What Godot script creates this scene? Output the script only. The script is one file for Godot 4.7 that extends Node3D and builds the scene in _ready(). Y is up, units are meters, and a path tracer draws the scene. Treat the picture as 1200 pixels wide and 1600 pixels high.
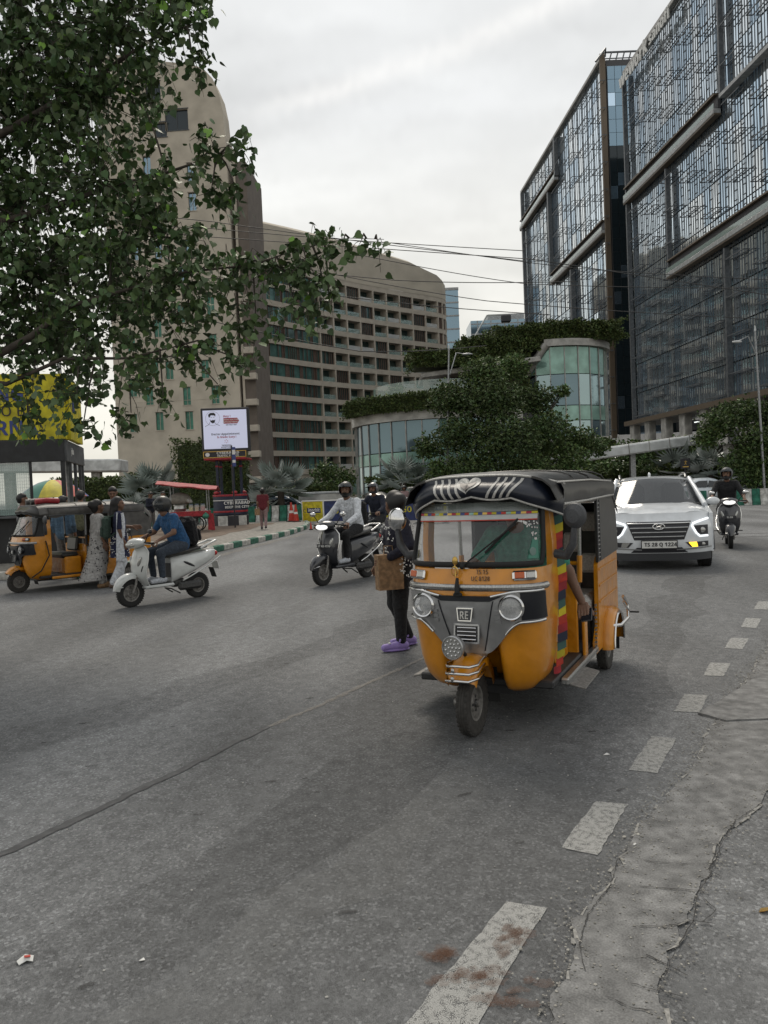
extends Node3D

var M := {}
var T := {}
var taken := {}
var rng := RandomNumberGenerator.new()


# ------------------------------------------------------------------ mesh building
class Geo:
	var st := SurfaceTool.new()

	func _init() -> void:
		st.begin(Mesh.PRIMITIVE_TRIANGLES)
		st.set_smooth_group(-1)

	func sm(on := true) -> Geo:
		st.set_smooth_group(0 if on else -1)
		return self

	func group(n: int) -> Geo:
		st.set_smooth_group(n)
		return self

	func tri(a: Vector3, b: Vector3, c: Vector3) -> void:
		st.add_vertex(a)
		st.add_vertex(c)
		st.add_vertex(b)

	func quad(a: Vector3, b: Vector3, c: Vector3, d: Vector3) -> void:
		tri(a, b, c)
		tri(a, c, d)

	func oquad(a: Vector3, b: Vector3, c: Vector3, d: Vector3, out: Vector3) -> void:
		if (b - a).cross(c - a).dot(out) < 0.0:
			quad(a, d, c, b)
		else:
			quad(a, b, c, d)

	func box(c: Vector3, s: Vector3, b := Basis(), bev := 0.0) -> Geo:
		sm(false)
		var h := s * 0.5
		var e: float = minf(bev, minf(h.x, minf(h.y, h.z)) * 0.9)
		for ax in 3:
			var u := (ax + 1) % 3
			var v := (ax + 2) % 3
			for sg in [-1.0, 1.0]:
				var o := Vector3.ZERO
				o[ax] = sg
				var q: Array[Vector3] = []
				for k in [[-1, -1], [1, -1], [1, 1], [-1, 1]]:
					var p := Vector3.ZERO
					p[ax] = sg * h[ax]
					p[u] = k[0] * (h[u] - e)
					p[v] = k[1] * (h[v] - e)
					q.append(c + b * p)
				oquad(q[0], q[1], q[2], q[3], b * o)
				if e > 0.0:
					for sv in [-1.0, 1.0]:
						var r: Array[Vector3] = []
						for k in [[0, -1], [0, 1], [1, 1], [1, -1]]:
							var p2 := Vector3.ZERO
							p2[ax] = sg * (h[ax] - (0.0 if k[0] == 0 else e))
							p2[u] = sv * (h[u] - (e if k[0] == 0 else 0.0))
							p2[v] = k[1] * (h[v] - e)
							r.append(c + b * p2)
						var o2 := Vector3.ZERO
						o2[ax] = sg
						o2[u] = sv
						oquad(r[0], r[1], r[2], r[3], b * o2)
		if e > 0.0:
			for sx in [-1.0, 1.0]:
				for sy in [-1.0, 1.0]:
					for sz in [-1.0, 1.0]:
						var p0 := c + b * Vector3(sx * h.x, sy * (h.y - e), sz * (h.z - e))
						var p1 := c + b * Vector3(sx * (h.x - e), sy * h.y, sz * (h.z - e))
						var p2 := c + b * Vector3(sx * (h.x - e), sy * (h.y - e), sz * h.z)
						if sx * sy * sz > 0:
							tri(p0, p1, p2)
						else:
							tri(p0, p2, p1)
		return self

	func tube(pts: Array, rad, sides := 8, caps := true) -> Geo:
		sm(true)
		var n := pts.size()
		var rings: Array = []
		var up := Vector3.UP
		for i in n:
			var t: Vector3 = (pts[mini(i + 1, n - 1)] - pts[maxi(i - 1, 0)]).normalized()
			if i == 0 and absf(t.dot(up)) > 0.9:
				up = Vector3.RIGHT
			var s := t.cross(up).normalized()
			up = s.cross(t).normalized()
			var r: float = rad[i] if rad is Array else rad
			var ring := PackedVector3Array()
			for k in sides:
				var a := TAU * k / sides
				ring.append(pts[i] + (s * cos(a) + up * sin(a)) * r)
			rings.append(ring)
		loft(rings, true, caps)
		return self

	# rings of equal length, joined one after the other
	func loft(rings: Array, closed := true, caps := false) -> Geo:
		var m: int = rings[0].size()
		for i in rings.size() - 1:
			var p: PackedVector3Array = rings[i]
			var q: PackedVector3Array = rings[i + 1]
			for k in (m if closed else m - 1):
				var k2 := (k + 1) % m
				quad(p[k], p[k2], q[k2], q[k])
		if caps:
			for e in [0, rings.size() - 1]:
				var p: PackedVector3Array = rings[e]
				var c := Vector3.ZERO
				for x in p:
					c += x
				c /= m
				st.set_smooth_group(-1)
				for k in m:
					if e == 0:
						tri(c, p[(k + 1) % m], p[k])
					else:
						tri(c, p[k], p[(k + 1) % m])
			sm(true)
		return self

	# profile of (radius, height) spun round the y axis of xf
	func lathe(pr: Array, sides: int, xf := Transform3D(), smooth := false) -> Geo:
		for i in pr.size() - 1:
			st.set_smooth_group(1 if smooth else 10 + i)
			for k in sides:
				var a := TAU * k / sides
				var b := TAU * (k + 1) / sides
				var p0: Vector2 = pr[i]
				var p1: Vector2 = pr[i + 1]
				quad(xf * Vector3(p0.x * cos(a), p0.y, -p0.x * sin(a)), xf * Vector3(p0.x * cos(b), p0.y, -p0.x * sin(b)), xf * Vector3(p1.x * cos(b), p1.y, -p1.x * sin(b)), xf * Vector3(p1.x * cos(a), p1.y, -p1.x * sin(a)))
		return self

	func ball(c: Vector3, r: Vector3, b := Basis(), nu := 14, nv := 9) -> Geo:
		var pr: Array = []
		for i in nv + 1:
			var a := PI * i / nv - PI / 2
			pr.append(Vector2(cos(a), sin(a)))
		return lathe(pr, nu, Transform3D(b * Basis.from_scale(r), c), true)

	# flat polygon (x, y) pushed from z0 to z1, then placed by xf
	func prism(poly: PackedVector2Array, z0: float, z1: float, xf := Transform3D()) -> Geo:
		sm(false)
		var ids := Geometry2D.triangulate_polygon(poly)
		for i in range(0, ids.size(), 3):
			var a := poly[ids[i]]
			var b := poly[ids[i + 1]]
			var c := poly[ids[i + 2]]
			if (b - a).cross(c - a) < 0:
				var w := b
				b = c
				c = w
			tri(xf * Vector3(a.x, a.y, z1), xf * Vector3(b.x, b.y, z1), xf * Vector3(c.x, c.y, z1))
			tri(xf * Vector3(a.x, a.y, z0), xf * Vector3(c.x, c.y, z0), xf * Vector3(b.x, b.y, z0))
		var ccw := not Geometry2D.is_polygon_clockwise(poly)
		for i in poly.size():
			var a := poly[i]
			var b := poly[(i + 1) % poly.size()]
			if not ccw:
				var w := a
				a = b
				b = w
			quad(xf * Vector3(a.x, a.y, z0), xf * Vector3(b.x, b.y, z0), xf * Vector3(b.x, b.y, z1), xf * Vector3(a.x, a.y, z1))
		return self

	# a sheet over a grid of points with a thickness along each row's own offset
	func sheet(rows: Array, thick := Vector3.ZERO) -> Geo:
		sm(true)
		loft(rows, false)
		if thick != Vector3.ZERO:
			st.set_smooth_group(2)
			var back: Array = []
			for r in rows:
				var q := PackedVector3Array()
				for p in r:
					q.append(p + thick)
				q.reverse()
				back.append(q)
			loft(back, false)
			st.set_smooth_group(-1)
			var m: int = rows[0].size()
			for i in rows.size() - 1:
				quad(rows[i][0], rows[i + 1][0], rows[i + 1][0] + thick, rows[i][0] + thick)
				quad(rows[i + 1][m - 1], rows[i][m - 1], rows[i][m - 1] + thick, rows[i + 1][m - 1] + thick)
			for k in m - 1:
				var l: int = rows.size() - 1
				quad(rows[0][k + 1], rows[0][k], rows[0][k] + thick, rows[0][k + 1] + thick)
				quad(rows[l][k], rows[l][k + 1], rows[l][k + 1] + thick, rows[l][k] + thick)
		return self

	func mesh() -> ArrayMesh:
		st.generate_normals()
		return st.commit()


func V(x: float, y: float, z: float) -> Vector3:
	return Vector3(x, y, z)


func ring(pts: Array) -> PackedVector3Array:
	return PackedVector3Array(pts)


func numbered(called: String) -> String:
	var n: int = taken.get(called, -1) + 1
	taken[called] = n
	return called if n == 0 else "%s_%03d" % [called, n]


func tag(o: Node, label: String, category: String, group := "", kind := "") -> Node:
	if label:
		o.set_meta("label", label)
	if category:
		o.set_meta("category", category)
	if group:
		o.set_meta("group", group)
	if kind:
		o.set_meta("kind", kind)
	return o


func thing(called: String, label: String, category: String, at := Vector3.ZERO, turn := 0.0, group := "") -> Node3D:
	var o := Node3D.new()
	o.name = numbered(called)
	add_child(o)
	o.position = at
	o.rotation.y = turn
	tag(o, label, category, group)
	return o


func part(called: String, g, m: Material, parent: Node, xf := Transform3D()) -> MeshInstance3D:
	var o := MeshInstance3D.new()
	o.name = called if parent != self else numbered(called)
	o.mesh = g.mesh() if g is Geo else g
	o.material_override = m
	parent.add_child(o, true)
	o.transform = xf
	return o


func structure(called: String, g, m: Material) -> MeshInstance3D:
	var o := part(called, g, m, self)
	o.set_meta("kind", "structure")
	return o


func letters(parent: Node, called: String, text: String, size: float, m: Material, xf: Transform3D, deep := 0.01, serif := false, bold := true) -> MeshInstance3D:
	var t := TextMesh.new()
	var f := SystemFont.new()
	f.font_names = PackedStringArray(["Droid Serif" if serif else "Droid Sans"])
	f.font_weight = 700 if bold else 400
	t.font = f
	t.text = text
	t.font_size = 48
	t.pixel_size = size / 36.0
	t.depth = deep
	t.curve_step = 4.0
	return part(called, t, m, parent, xf)


func at(p: Vector3, yaw := 0.0, pitch := 0.0, roll := 0.0) -> Transform3D:
	return Transform3D(Basis.from_euler(Vector3(pitch, yaw, roll)), p)


# ------------------------------------------------------------------ smooth bodies: capsules joined by a smooth minimum, meshed as surface nets
func nets(caps: Array, k: float, cell: float) -> ArrayMesh:
	var lo := Vector3.ONE * 1e9
	var hi := -lo
	for c in caps:
		var rm: float = maxf(c[2], c[3])
		lo = lo.min(c[0] - Vector3.ONE * rm).min(c[1] - Vector3.ONE * rm)
		hi = hi.max(c[0] + Vector3.ONE * rm).max(c[1] + Vector3.ONE * rm)
	lo -= Vector3.ONE * (cell * 2 + k * 0.5)
	hi += Vector3.ONE * (cell * 2 + k * 0.5)
	var nx := int((hi.x - lo.x) / cell) + 2
	var ny := int((hi.y - lo.y) / cell) + 2
	var nz := int((hi.z - lo.z) / cell) + 2
	var f := PackedFloat32Array()
	f.resize(nx * ny * nz)
	f.fill(1.0)
	var sxy := nx * ny
	for c in caps:
		var a: Vector3 = c[0]
		var b: Vector3 = c[1]
		var ra: float = c[2]
		var rb: float = c[3]
		var mg := maxf(ra, rb) + k + cell * 1.5
		var l := (a.min(b) - Vector3.ONE * mg - lo) / cell
		var u := (a.max(b) + Vector3.ONE * mg - lo) / cell
		var x0 := maxi(0, int(l.x))
		var x1 := mini(nx - 1, int(u.x) + 1)
		var ab := b - a
		var inv := 1.0 / maxf(ab.length_squared(), 1e-9)
		var dr := rb - ra
		for z in range(maxi(0, int(l.z)), mini(nz - 1, int(u.z) + 1) + 1):
			for y in range(maxi(0, int(l.y)), mini(ny - 1, int(u.y) + 1) + 1):
				var i := z * sxy + y * nx + x0
				var p := lo + Vector3(x0, y, z) * cell - a
				for x in range(x0, x1 + 1):
					var t := clampf(p.dot(ab) * inv, 0.0, 1.0)
					var d := (p - ab * t).length() - ra - dr * t
					var e := f[i] - d
					if e > k:
						f[i] = d
					elif e > -k:
						var h := 0.5 + 0.5 * e / k
						f[i] = lerpf(f[i], d, h) - k * h * (1.0 - h)
					i += 1
					p.x += cell
	var id := PackedInt32Array()
	id.resize(nx * ny * nz)
	id.fill(-1)
	var vs := PackedVector3Array()
	var cells := PackedInt32Array()
	var off := [0, 1, nx, nx + 1, sxy, sxy + 1, sxy + nx, sxy + nx + 1]
	var edges := [[0, 1], [2, 3], [4, 5], [6, 7], [0, 2], [1, 3], [4, 6], [5, 7], [0, 4], [1, 5], [2, 6], [3, 7]]
	var cp := [Vector3(0, 0, 0), Vector3(1, 0, 0), Vector3(0, 1, 0), Vector3(1, 1, 0), Vector3(0, 0, 1), Vector3(1, 0, 1), Vector3(0, 1, 1), Vector3(1, 1, 1)]
	var near := cell * 2.0
	for z in nz - 1:
		for y in ny - 1:
			var i := z * sxy + y * nx
			for x in nx - 1:
				if absf(f[i]) < near:
					var neg := 0
					for o in off:
						if f[i + o] < 0.0:
							neg += 1
					if neg > 0 and neg < 8:
						var s := Vector3.ZERO
						var n := 0
						for e in edges:
							var v0 := f[i + off[e[0]]]
							var v1 := f[i + off[e[1]]]
							if (v0 < 0.0) != (v1 < 0.0):
								s += cp[e[0]].lerp(cp[e[1]], v0 / (v0 - v1))
								n += 1
						id[i] = vs.size()
						cells.append(i)
						vs.append(lo + (Vector3(x, y, z) + s / n) * cell)
				i += 1
	var ix := PackedInt32Array()
	for i in cells:
		var inside := f[i] < 0.0
		for ax in [[1, nx, sxy], [nx, sxy, 1], [sxy, 1, nx]]:
			if (f[i + ax[0]] < 0.0) != inside:
				var a := id[i]
				var b := id[i - ax[1]]
				var c := id[i - ax[1] - ax[2]]
				var d := id[i - ax[2]]
				if a < 0 or b < 0 or c < 0 or d < 0:
					continue
				if inside:
					ix.append_array(PackedInt32Array([a, b, c, a, c, d]))
				else:
					ix.append_array(PackedInt32Array([a, c, b, a, d, c]))
	var arr := []
	arr.resize(Mesh.ARRAY_MAX)
	arr[Mesh.ARRAY_VERTEX] = vs
	arr[Mesh.ARRAY_INDEX] = ix
	var am := ArrayMesh.new()
	am.add_surface_from_arrays(Mesh.PRIMITIVE_TRIANGLES, arr)
	var st := SurfaceTool.new()
	st.create_from(am, 0)
	st.generate_normals()
	return st.commit()


func join(list: Array) -> ArrayMesh:  # [mesh, transform] pairs as one mesh
	var st := SurfaceTool.new()
	st.begin(Mesh.PRIMITIVE_TRIANGLES)
	for e in list:
		st.append_from(e[0], 0, e[1])
	return st.commit()


# ------------------------------------------------------------------ textures and materials
func noise_image(size: int, freq: float, seed_: int, oct := 4, type := FastNoiseLite.TYPE_SIMPLEX_SMOOTH) -> PackedByteArray:
	var n := FastNoiseLite.new()
	n.seed = seed_
	n.noise_type = type
	n.frequency = freq
	n.fractal_octaves = oct
	n.fractal_type = FastNoiseLite.FRACTAL_FBM if oct > 1 else FastNoiseLite.FRACTAL_NONE
	n.cellular_return_type = FastNoiseLite.RETURN_CELL_VALUE
	var im := n.get_seamless_image(size, size)
	im.convert(Image.FORMAT_L8)
	return im.get_data()


func grey_texture(size: int, data: PackedByteArray) -> ImageTexture:
	return ImageTexture.create_from_image(Image.create_from_data(size, size, false, Image.FORMAT_L8, data))


func levels(d: PackedByteArray, lo: float, hi: float, gain := 1.0) -> PackedByteArray:
	var lut := PackedByteArray()
	for i in 256:
		lut.append(int(255.0 * clampf(lerpf(lo, hi, clampf((i / 255.0 - 0.5) * gain + 0.5, 0, 1)), 0, 1)))
	for i in d.size():
		d[i] = lut[d[i]]
	return d


func make_textures() -> void:
	T.grain = grey_texture(256, levels(noise_image(256, 0.12, 3, 3), 0.78, 1.0, 1.6))
	T.blotch = grey_texture(512, levels(noise_image(512, 0.011, 5, 5), 0.78, 1.0, 1.7))
	T.soft = grey_texture(256, levels(noise_image(256, 0.02, 6, 5), 0.90, 1.0, 1.6))
	T.streak = grey_texture(256, levels(noise_image(256, 0.03, 11, 4), 0.82, 1.0, 1.8))
	# asphalt: stones of their own tone, dark binder between, tiny bright chips
	var n := 1024
	var a := noise_image(n, 0.15, 21, 1, FastNoiseLite.TYPE_CELLULAR)
	var b := noise_image(n, 0.30, 22, 2)
	var c := noise_image(n, 0.012, 23, 4)
	var d := PackedByteArray()
	d.resize(n * n)
	var hgt := PackedByteArray()
	hgt.resize(n * n)
	for i in n * n:
		var av := a[i] * 0.00392
		var bv := b[i] * 0.00392
		var cv := c[i] * 0.00392
		var v := 0.54 + 0.13 * (av - 0.5) + 0.34 * (bv - 0.5) + 0.12 * (cv - 0.5)
		if av > 0.9:
			v += 0.07
		d[i] = int(clampf(v, 0.08, 1.0) * 255.0)
		hgt[i] = int(clampf(0.45 * av + 0.55 * bv, 0, 1) * 255.0)
	T.asphalt = grey_texture(n, d)
	var him := Image.create_from_data(n, n, false, Image.FORMAT_L8, hgt)
	him.convert(Image.FORMAT_RGBA8)
	him.bump_map_to_normal_map(3.0)
	T.asphalt_normal = ImageTexture.create_from_image(him)
	# large soft patches of wear, as a tint laid over by multiplication
	T.wear = grey_texture(512, levels(noise_image(512, 0.006, 31, 6), 0.76, 1.0, 1.9))
	# concrete
	var e := noise_image(512, 0.02, 41, 6)
	var f := noise_image(512, 0.25, 42, 2)
	for i in e.size():
		e[i] = int(clampf(0.78 + 0.32 * (e[i] / 255.0 - 0.5) + 0.28 * (f[i] / 255.0 - 0.5), 0, 1) * 255.0)
	T.concrete = grey_texture(512, e)
	var g := noise_image(512, 0.12, 43, 4)
	var gi := Image.create_from_data(512, 512, false, Image.FORMAT_L8, g)
	gi.convert(Image.FORMAT_RGBA8)
	gi.bump_map_to_normal_map(2.0)
	T.rough_normal = ImageTexture.create_from_image(gi)
	var dn := Image.create_from_data(512, 512, false, Image.FORMAT_L8, noise_image(512, 0.012, 44, 3))
	dn.convert(Image.FORMAT_RGBA8)
	dn.bump_map_to_normal_map(12.0)
	T.dent = ImageTexture.create_from_image(dn)
	# worn paint: white with holes in alpha
	var w1 := noise_image(512, 0.16, 51, 3)
	var w2 := noise_image(512, 0.02, 52, 4)
	var wi := Image.create(512, 512, false, Image.FORMAT_RGBA8)
	for y in 512:
		for x in 512:
			var i := y * 512 + x
			var v := w1[i] / 255.0 + 0.7 * (w2[i] / 255.0 - 0.5)
			var t := 0.72 + 0.28 * w1[i] / 255.0
			wi.set_pixel(x, y, Color(t, t, t, clampf((v - 0.16) * 3.0, 0.0, 0.9)))
	T.worn = ImageTexture.create_from_image(wi)


func mk(key: String, col: Color, rough := 0.6, metal := 0.0, tex := "", scale := 1.0, world := false) -> StandardMaterial3D:
	var m := StandardMaterial3D.new()
	m.resource_name = key
	m.albedo_color = col.linear_to_srgb()
	m.roughness = rough
	m.metallic = metal
	m.cull_mode = BaseMaterial3D.CULL_DISABLED
	if tex:
		m.albedo_texture = T[tex]
		m.uv1_triplanar = true
		m.uv1_world_triplanar = world
		m.uv1_scale = Vector3.ONE * scale
	M[key] = m
	return m


func glass(key: String, col: Color, alpha: float, rough := 0.03) -> StandardMaterial3D:
	var m := mk(key, col, rough)
	m.transparency = BaseMaterial3D.TRANSPARENCY_ALPHA
	m.albedo_color.a = alpha
	return m


func glow(key: String, col: Color, energy: float) -> StandardMaterial3D:
	var m := mk(key, col, 0.3)
	m.emission_enabled = true
	m.emission = col.linear_to_srgb()
	m.emission_energy_multiplier = energy
	return m


func leafy(key: String, col: Color, back := 0.25, rough := 0.55) -> StandardMaterial3D:
	var m := mk(key, col, rough)
	m.vertex_color_use_as_albedo = true
	m.backlight_enabled = true
	m.backlight = Color(col.r * 3, col.g * 3, col.b * 2).clamp() * back
	return m


func make_materials() -> void:
	var r := mk("asphalt", Color(0.655, 0.67, 0.68), 0.88, 0, "asphalt", 0.62, true)
	r.normal_enabled = true
	r.normal_texture = T.asphalt_normal
	r.normal_scale = 0.9
	r.detail_enabled = true
	r.detail_albedo = T.wear
	r.detail_blend_mode = BaseMaterial3D.BLEND_MODE_MUL
	r.detail_uv_layer = BaseMaterial3D.DETAIL_UV_2
	r.uv2_triplanar = true
	r.uv2_world_triplanar = true
	r.uv2_scale = Vector3(0.11, 0.1, 0.035)
	var cr := mk("patch_concrete", Color(0.30, 0.30, 0.295), 0.92, 0, "concrete", 0.8, true)
	cr.detail_enabled = true
	cr.detail_albedo = T.soft
	cr.detail_blend_mode = BaseMaterial3D.BLEND_MODE_MUL
	cr.detail_uv_layer = BaseMaterial3D.DETAIL_UV_2
	cr.uv2_triplanar = true
	cr.uv2_world_triplanar = true
	cr.uv2_scale = Vector3.ONE * 0.9
	var cr2 := mk("rubble", Color(0.46, 0.45, 0.42), 0.95, 0, "concrete", 3.0, true)
	cr2.normal_enabled = true
	cr2.normal_texture = T.rough_normal
	mk("crack", Color(0.035, 0.034, 0.033), 0.95)
	mk("sealant", Color(0.085, 0.086, 0.088), 0.75, 0, "streak", 1.5, true)
	mk("pavement", Color(0.36, 0.34, 0.30), 0.92, 0, "concrete", 0.5, true)
	mk("soil", Color(0.17, 0.125, 0.09), 0.97, 0, "blotch", 0.5, true)
	for w in [["road_paint", Color(0.46, 0.46, 0.44)], ["rust_stain", Color(0.17, 0.085, 0.05)], ["oil_stain", Color(0.05, 0.048, 0.046)], ["dust", Color(0.36, 0.34, 0.31)], ["track_dark", Color(0.06, 0.06, 0.06)], ["track_light", Color(0.34, 0.34, 0.33)]]:
		var p := mk(w[0], w[1], 0.9, 0, "worn", 2.3, true)
		p.transparency = BaseMaterial3D.TRANSPARENCY_ALPHA
	for k in ["track_dark", "track_light"]:
		(M[k] as StandardMaterial3D).albedo_color.a = 0.16
		(M[k] as StandardMaterial3D).uv1_scale = Vector3.ONE * 0.7
	(M.rust_stain as StandardMaterial3D).uv1_scale = Vector3.ONE * 7.0
	(M.rust_stain as StandardMaterial3D).albedo_color.a = 0.3
	(M.oil_stain as StandardMaterial3D).albedo_color.a = 0.55
	(M.dust as StandardMaterial3D).albedo_color.a = 0.7
	mk("kerb_white", Color(0.5, 0.49, 0.45), 0.9, 0, "blotch", 1.3)
	mk("kerb_green", Color(0.05, 0.16, 0.11), 0.9, 0, "blotch", 1.3)
	mk("barrier_white", Color(0.55, 0.55, 0.52), 0.85, 0, "blotch", 0.8)
	mk("barrier_green", Color(0.025, 0.15, 0.10), 0.85, 0, "blotch", 0.8)
	mk("concrete", Color(0.42, 0.41, 0.38), 0.9, 0, "concrete", 0.25)
	mk("beige", Color(0.49, 0.44, 0.36), 0.93, 0, "soft", 0.06)
	mk("beige_band", Color(0.47, 0.42, 0.35), 0.93, 0, "soft", 0.12)
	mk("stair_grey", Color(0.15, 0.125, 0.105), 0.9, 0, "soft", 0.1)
	mk("brown_panel", Color(0.12, 0.078, 0.06), 0.7, 0, "streak", 0.4)
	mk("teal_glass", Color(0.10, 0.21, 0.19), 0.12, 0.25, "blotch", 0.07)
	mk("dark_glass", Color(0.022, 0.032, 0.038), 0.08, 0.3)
	mk("room_glass", Color(0.11, 0.17, 0.16), 0.1, 0.4, "blotch", 0.1)
	mk("curtain_glass", Color(0.20, 0.30, 0.27), 0.25, 0, "streak", 0.2)
	mk("green_panel", Color(0.04, 0.22, 0.15), 0.3, 0, "blotch", 0.2)
	mk("sky_glass", Color(0.74, 0.85, 0.94), 0.03, 0.95)
	mk("sky_glass_b", Color(0.52, 0.66, 0.79), 0.05, 0.92)
	mk("sky_glass_c", Color(0.85, 0.91, 0.95), 0.05, 0.92)
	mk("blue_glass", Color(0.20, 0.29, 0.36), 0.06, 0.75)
	mk("mint_panel", Color(0.24, 0.40, 0.35), 0.12, 0.3, "streak", 0.1)
	mk("drum_glass", Color(0.27, 0.36, 0.38), 0.05, 0.75)
	mk("drum_glass_b", Color(0.13, 0.19, 0.22), 0.06, 0.6)
	mk("fin", Color(0.13, 0.14, 0.15), 0.5, 0.35, "streak", 0.3)
	mk("bronze", Color(0.13, 0.10, 0.07), 0.5, 0.3)
	mk("ledge", Color(0.40, 0.41, 0.41), 0.5, 0.1, "streak", 0.2)
	mk("void", Color(0.075, 0.075, 0.08), 0.7)  # dark colour standing in for shade in ledge recesses and the car park
	mk("white_column", Color(0.5, 0.49, 0.46), 0.85, 0, "blotch", 0.15)
	mk("metal_cap", Color(0.36, 0.35, 0.33), 0.5, 0.3, "streak", 0.2)
	mk("canopy_white", Color(0.55, 0.57, 0.57), 0.5, 0, "streak", 0.15)
	mk("steel", Color(0.34, 0.35, 0.36), 0.45, 0.6, "streak", 1.0)
	mk("wire", Color(0.02, 0.02, 0.02), 0.6)
	mk("bark", Color(0.075, 0.062, 0.05), 0.95, 0, "blotch", 1.2)
	leafy("peepal_leaf", Color(0.06, 0.10, 0.035), 0.4, 0.58)
	leafy("tree_leaf", Color(0.075, 0.125, 0.04), 0.25, 0.6)
	leafy("hedge_leaf", Color(0.07, 0.11, 0.035), 0.15, 0.7)
	leafy("palm_leaf", Color(0.25, 0.29, 0.27), 0.1, 0.55)
	leafy("palm_leaf_b", Color(0.17, 0.21, 0.19), 0.1, 0.55)
	leafy("palm_leaf_c", Color(0.33, 0.36, 0.34), 0.1, 0.55)
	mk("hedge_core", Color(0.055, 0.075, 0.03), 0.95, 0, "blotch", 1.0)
	var au := mk("auto_yellow", Color(0.60, 0.235, 0.008), 0.28, 0, "soft", 0.9)
	au.normal_enabled = true
	au.normal_texture = T.dent
	au.normal_scale = 0.35
	au.clearcoat_enabled = true
	au.clearcoat = 0.5
	au.clearcoat_roughness = 0.15
	mk("auto_black", Color(0.012, 0.014, 0.02), 0.28, 0, "grain", 2.0)
	mk("vinyl_navy", Color(0.010, 0.014, 0.026), 0.32, 0, "grain", 2.0)
	mk("vinyl_mid", Color(0.09, 0.085, 0.08), 0.5, 0, "blotch", 1.0)
	mk("vinyl_black", Color(0.035, 0.034, 0.032), 0.36, 0, "blotch", 1.5)
	mk("vinyl_white", Color(0.55, 0.54, 0.51), 0.5, 0, "grain", 1.5)
	mk("heart_grey", Color(0.15, 0.13, 0.12), 0.5, 0, "grain", 3.0)
	mk("chrome", Color(0.62, 0.62, 0.62), 0.12, 1.0)
	mk("silver_panel", Color(0.42, 0.425, 0.43), 0.28, 0.65, "soft", 2.0)
	mk("bright_metal", Color(0.5, 0.5, 0.49), 0.3, 0.9, "grain", 2.0)
	mk("rubber", Color(0.018, 0.018, 0.018), 0.85, 0, "grain", 4.0)
	mk("tyre_dusty", Color(0.05, 0.047, 0.043), 0.92, 0, "blotch", 4.0)
	mk("rim_grey", Color(0.26, 0.25, 0.235), 0.6, 0.4, "blotch", 5.0)
	mk("plastic_grey", Color(0.07, 0.073, 0.08), 0.55, 0, "grain", 2.0)
	mk("engine", Color(0.10, 0.10, 0.10), 0.5, 0.6, "blotch", 6.0)
	mk("lamp_glass", Color(0.55, 0.55, 0.53), 0.15, 0.6, "grain", 5.0)
	mk("amber", Color(0.45, 0.09, 0.02), 0.25)
	mk("red_lens", Color(0.4, 0.015, 0.012), 0.25)
	glass("windscreen", Color(0.12, 0.15, 0.15), 0.10)
	glass("tint_strip", Color(0.22, 0.25, 0.24), 0.5, 0.2)
	glass("car_glass", Color(0.03, 0.035, 0.04), 0.72)
	glass("clear_plastic", Color(0.75, 0.76, 0.75), 0.35, 0.25)
	glass("rail_glass", Color(0.35, 0.48, 0.45), 0.35)
	glass("head_lens", Color(0.7, 0.72, 0.74), 0.28, 0.06)
	glow("drl", Color(0.75, 0.78, 0.8), 0.9)
	glow("turn_signal", Color(1.0, 0.55, 0.03), 2.0)
	glow("beam_lamp", Color(0.85, 0.84, 0.82), 0.8)
	glow("screen_white", Color(0.46, 0.48, 0.62), 0.4)
	glow("tube_lamp", Color(0.9, 0.95, 0.9), 1.2)
	for c in [["suv_white", Color(0.70, 0.73, 0.76)], ["scooter_white", Color(0.60, 0.62, 0.61)], ["scooter_black", Color(0.022, 0.024, 0.03)], ["scooter_grey", Color(0.06, 0.065, 0.07)], ["car_white", Color(0.55, 0.6, 0.65)], ["car_blue", Color(0.10, 0.15, 0.21)]]:
		var p := mk(c[0], c[1], 0.3, 0, "soft", 0.7)
		p.normal_enabled = true
		p.normal_texture = T.dent
		p.normal_scale = 0.15
		p.clearcoat_enabled = true
		p.clearcoat = 0.8
		p.clearcoat_roughness = 0.06
	var sk := mk("skin", Color(0.20, 0.105, 0.065), 0.6, 0, "grain", 6.0)
	sk.subsurf_scatter_enabled = true
	sk.subsurf_scatter_strength = 0.1
	mk("hair", Color(0.008, 0.007, 0.007), 0.55, 0, "grain", 12.0)
	mk("ink", Color(0.02, 0.02, 0.025), 0.6)
	mk("sign_blue", Color(0.03, 0.05, 0.19), 0.5)
	mk("sign_yellow", Color(0.60, 0.52, 0.008), 0.55, 0, "blotch", 0.4)
	mk("board_yellow", Color(0.62, 0.53, 0.02), 0.6, 0, "blotch", 0.6)
	mk("board_blue", Color(0.02, 0.035, 0.13), 0.6, 0, "blotch", 0.6)
	mk("navy", Color(0.012, 0.02, 0.05), 0.5, 0, "blotch", 0.7)
	mk("red", Color(0.36, 0.02, 0.03), 0.6, 0, "blotch", 1.2)
	mk("cone_red", Color(0.52, 0.04, 0.02), 0.6, 0, "blotch", 2.0)
	mk("cart_canopy", Color(0.40, 0.055, 0.06), 0.7, 0, "blotch", 0.8)
	mk("white_print", Color(0.62, 0.62, 0.6), 0.6)
	mk("maroon_print", Color(0.33, 0.02, 0.05), 0.6)
	mk("kiosk_dark", Color(0.02, 0.021, 0.023), 0.55, 0, "blotch", 0.6)
	mk("kiosk_grey", Color(0.09, 0.095, 0.10), 0.6, 0, "blotch", 0.6)
	mk("paper_bag", Color(0.29, 0.18, 0.095), 0.85, 0, "blotch", 3.0)
	mk("croc_lilac", Color(0.33, 0.24, 0.60), 0.6, 0, "grain", 6.0)
	mk("gold", Color(0.55, 0.36, 0.10), 0.35, 0.8)


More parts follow.
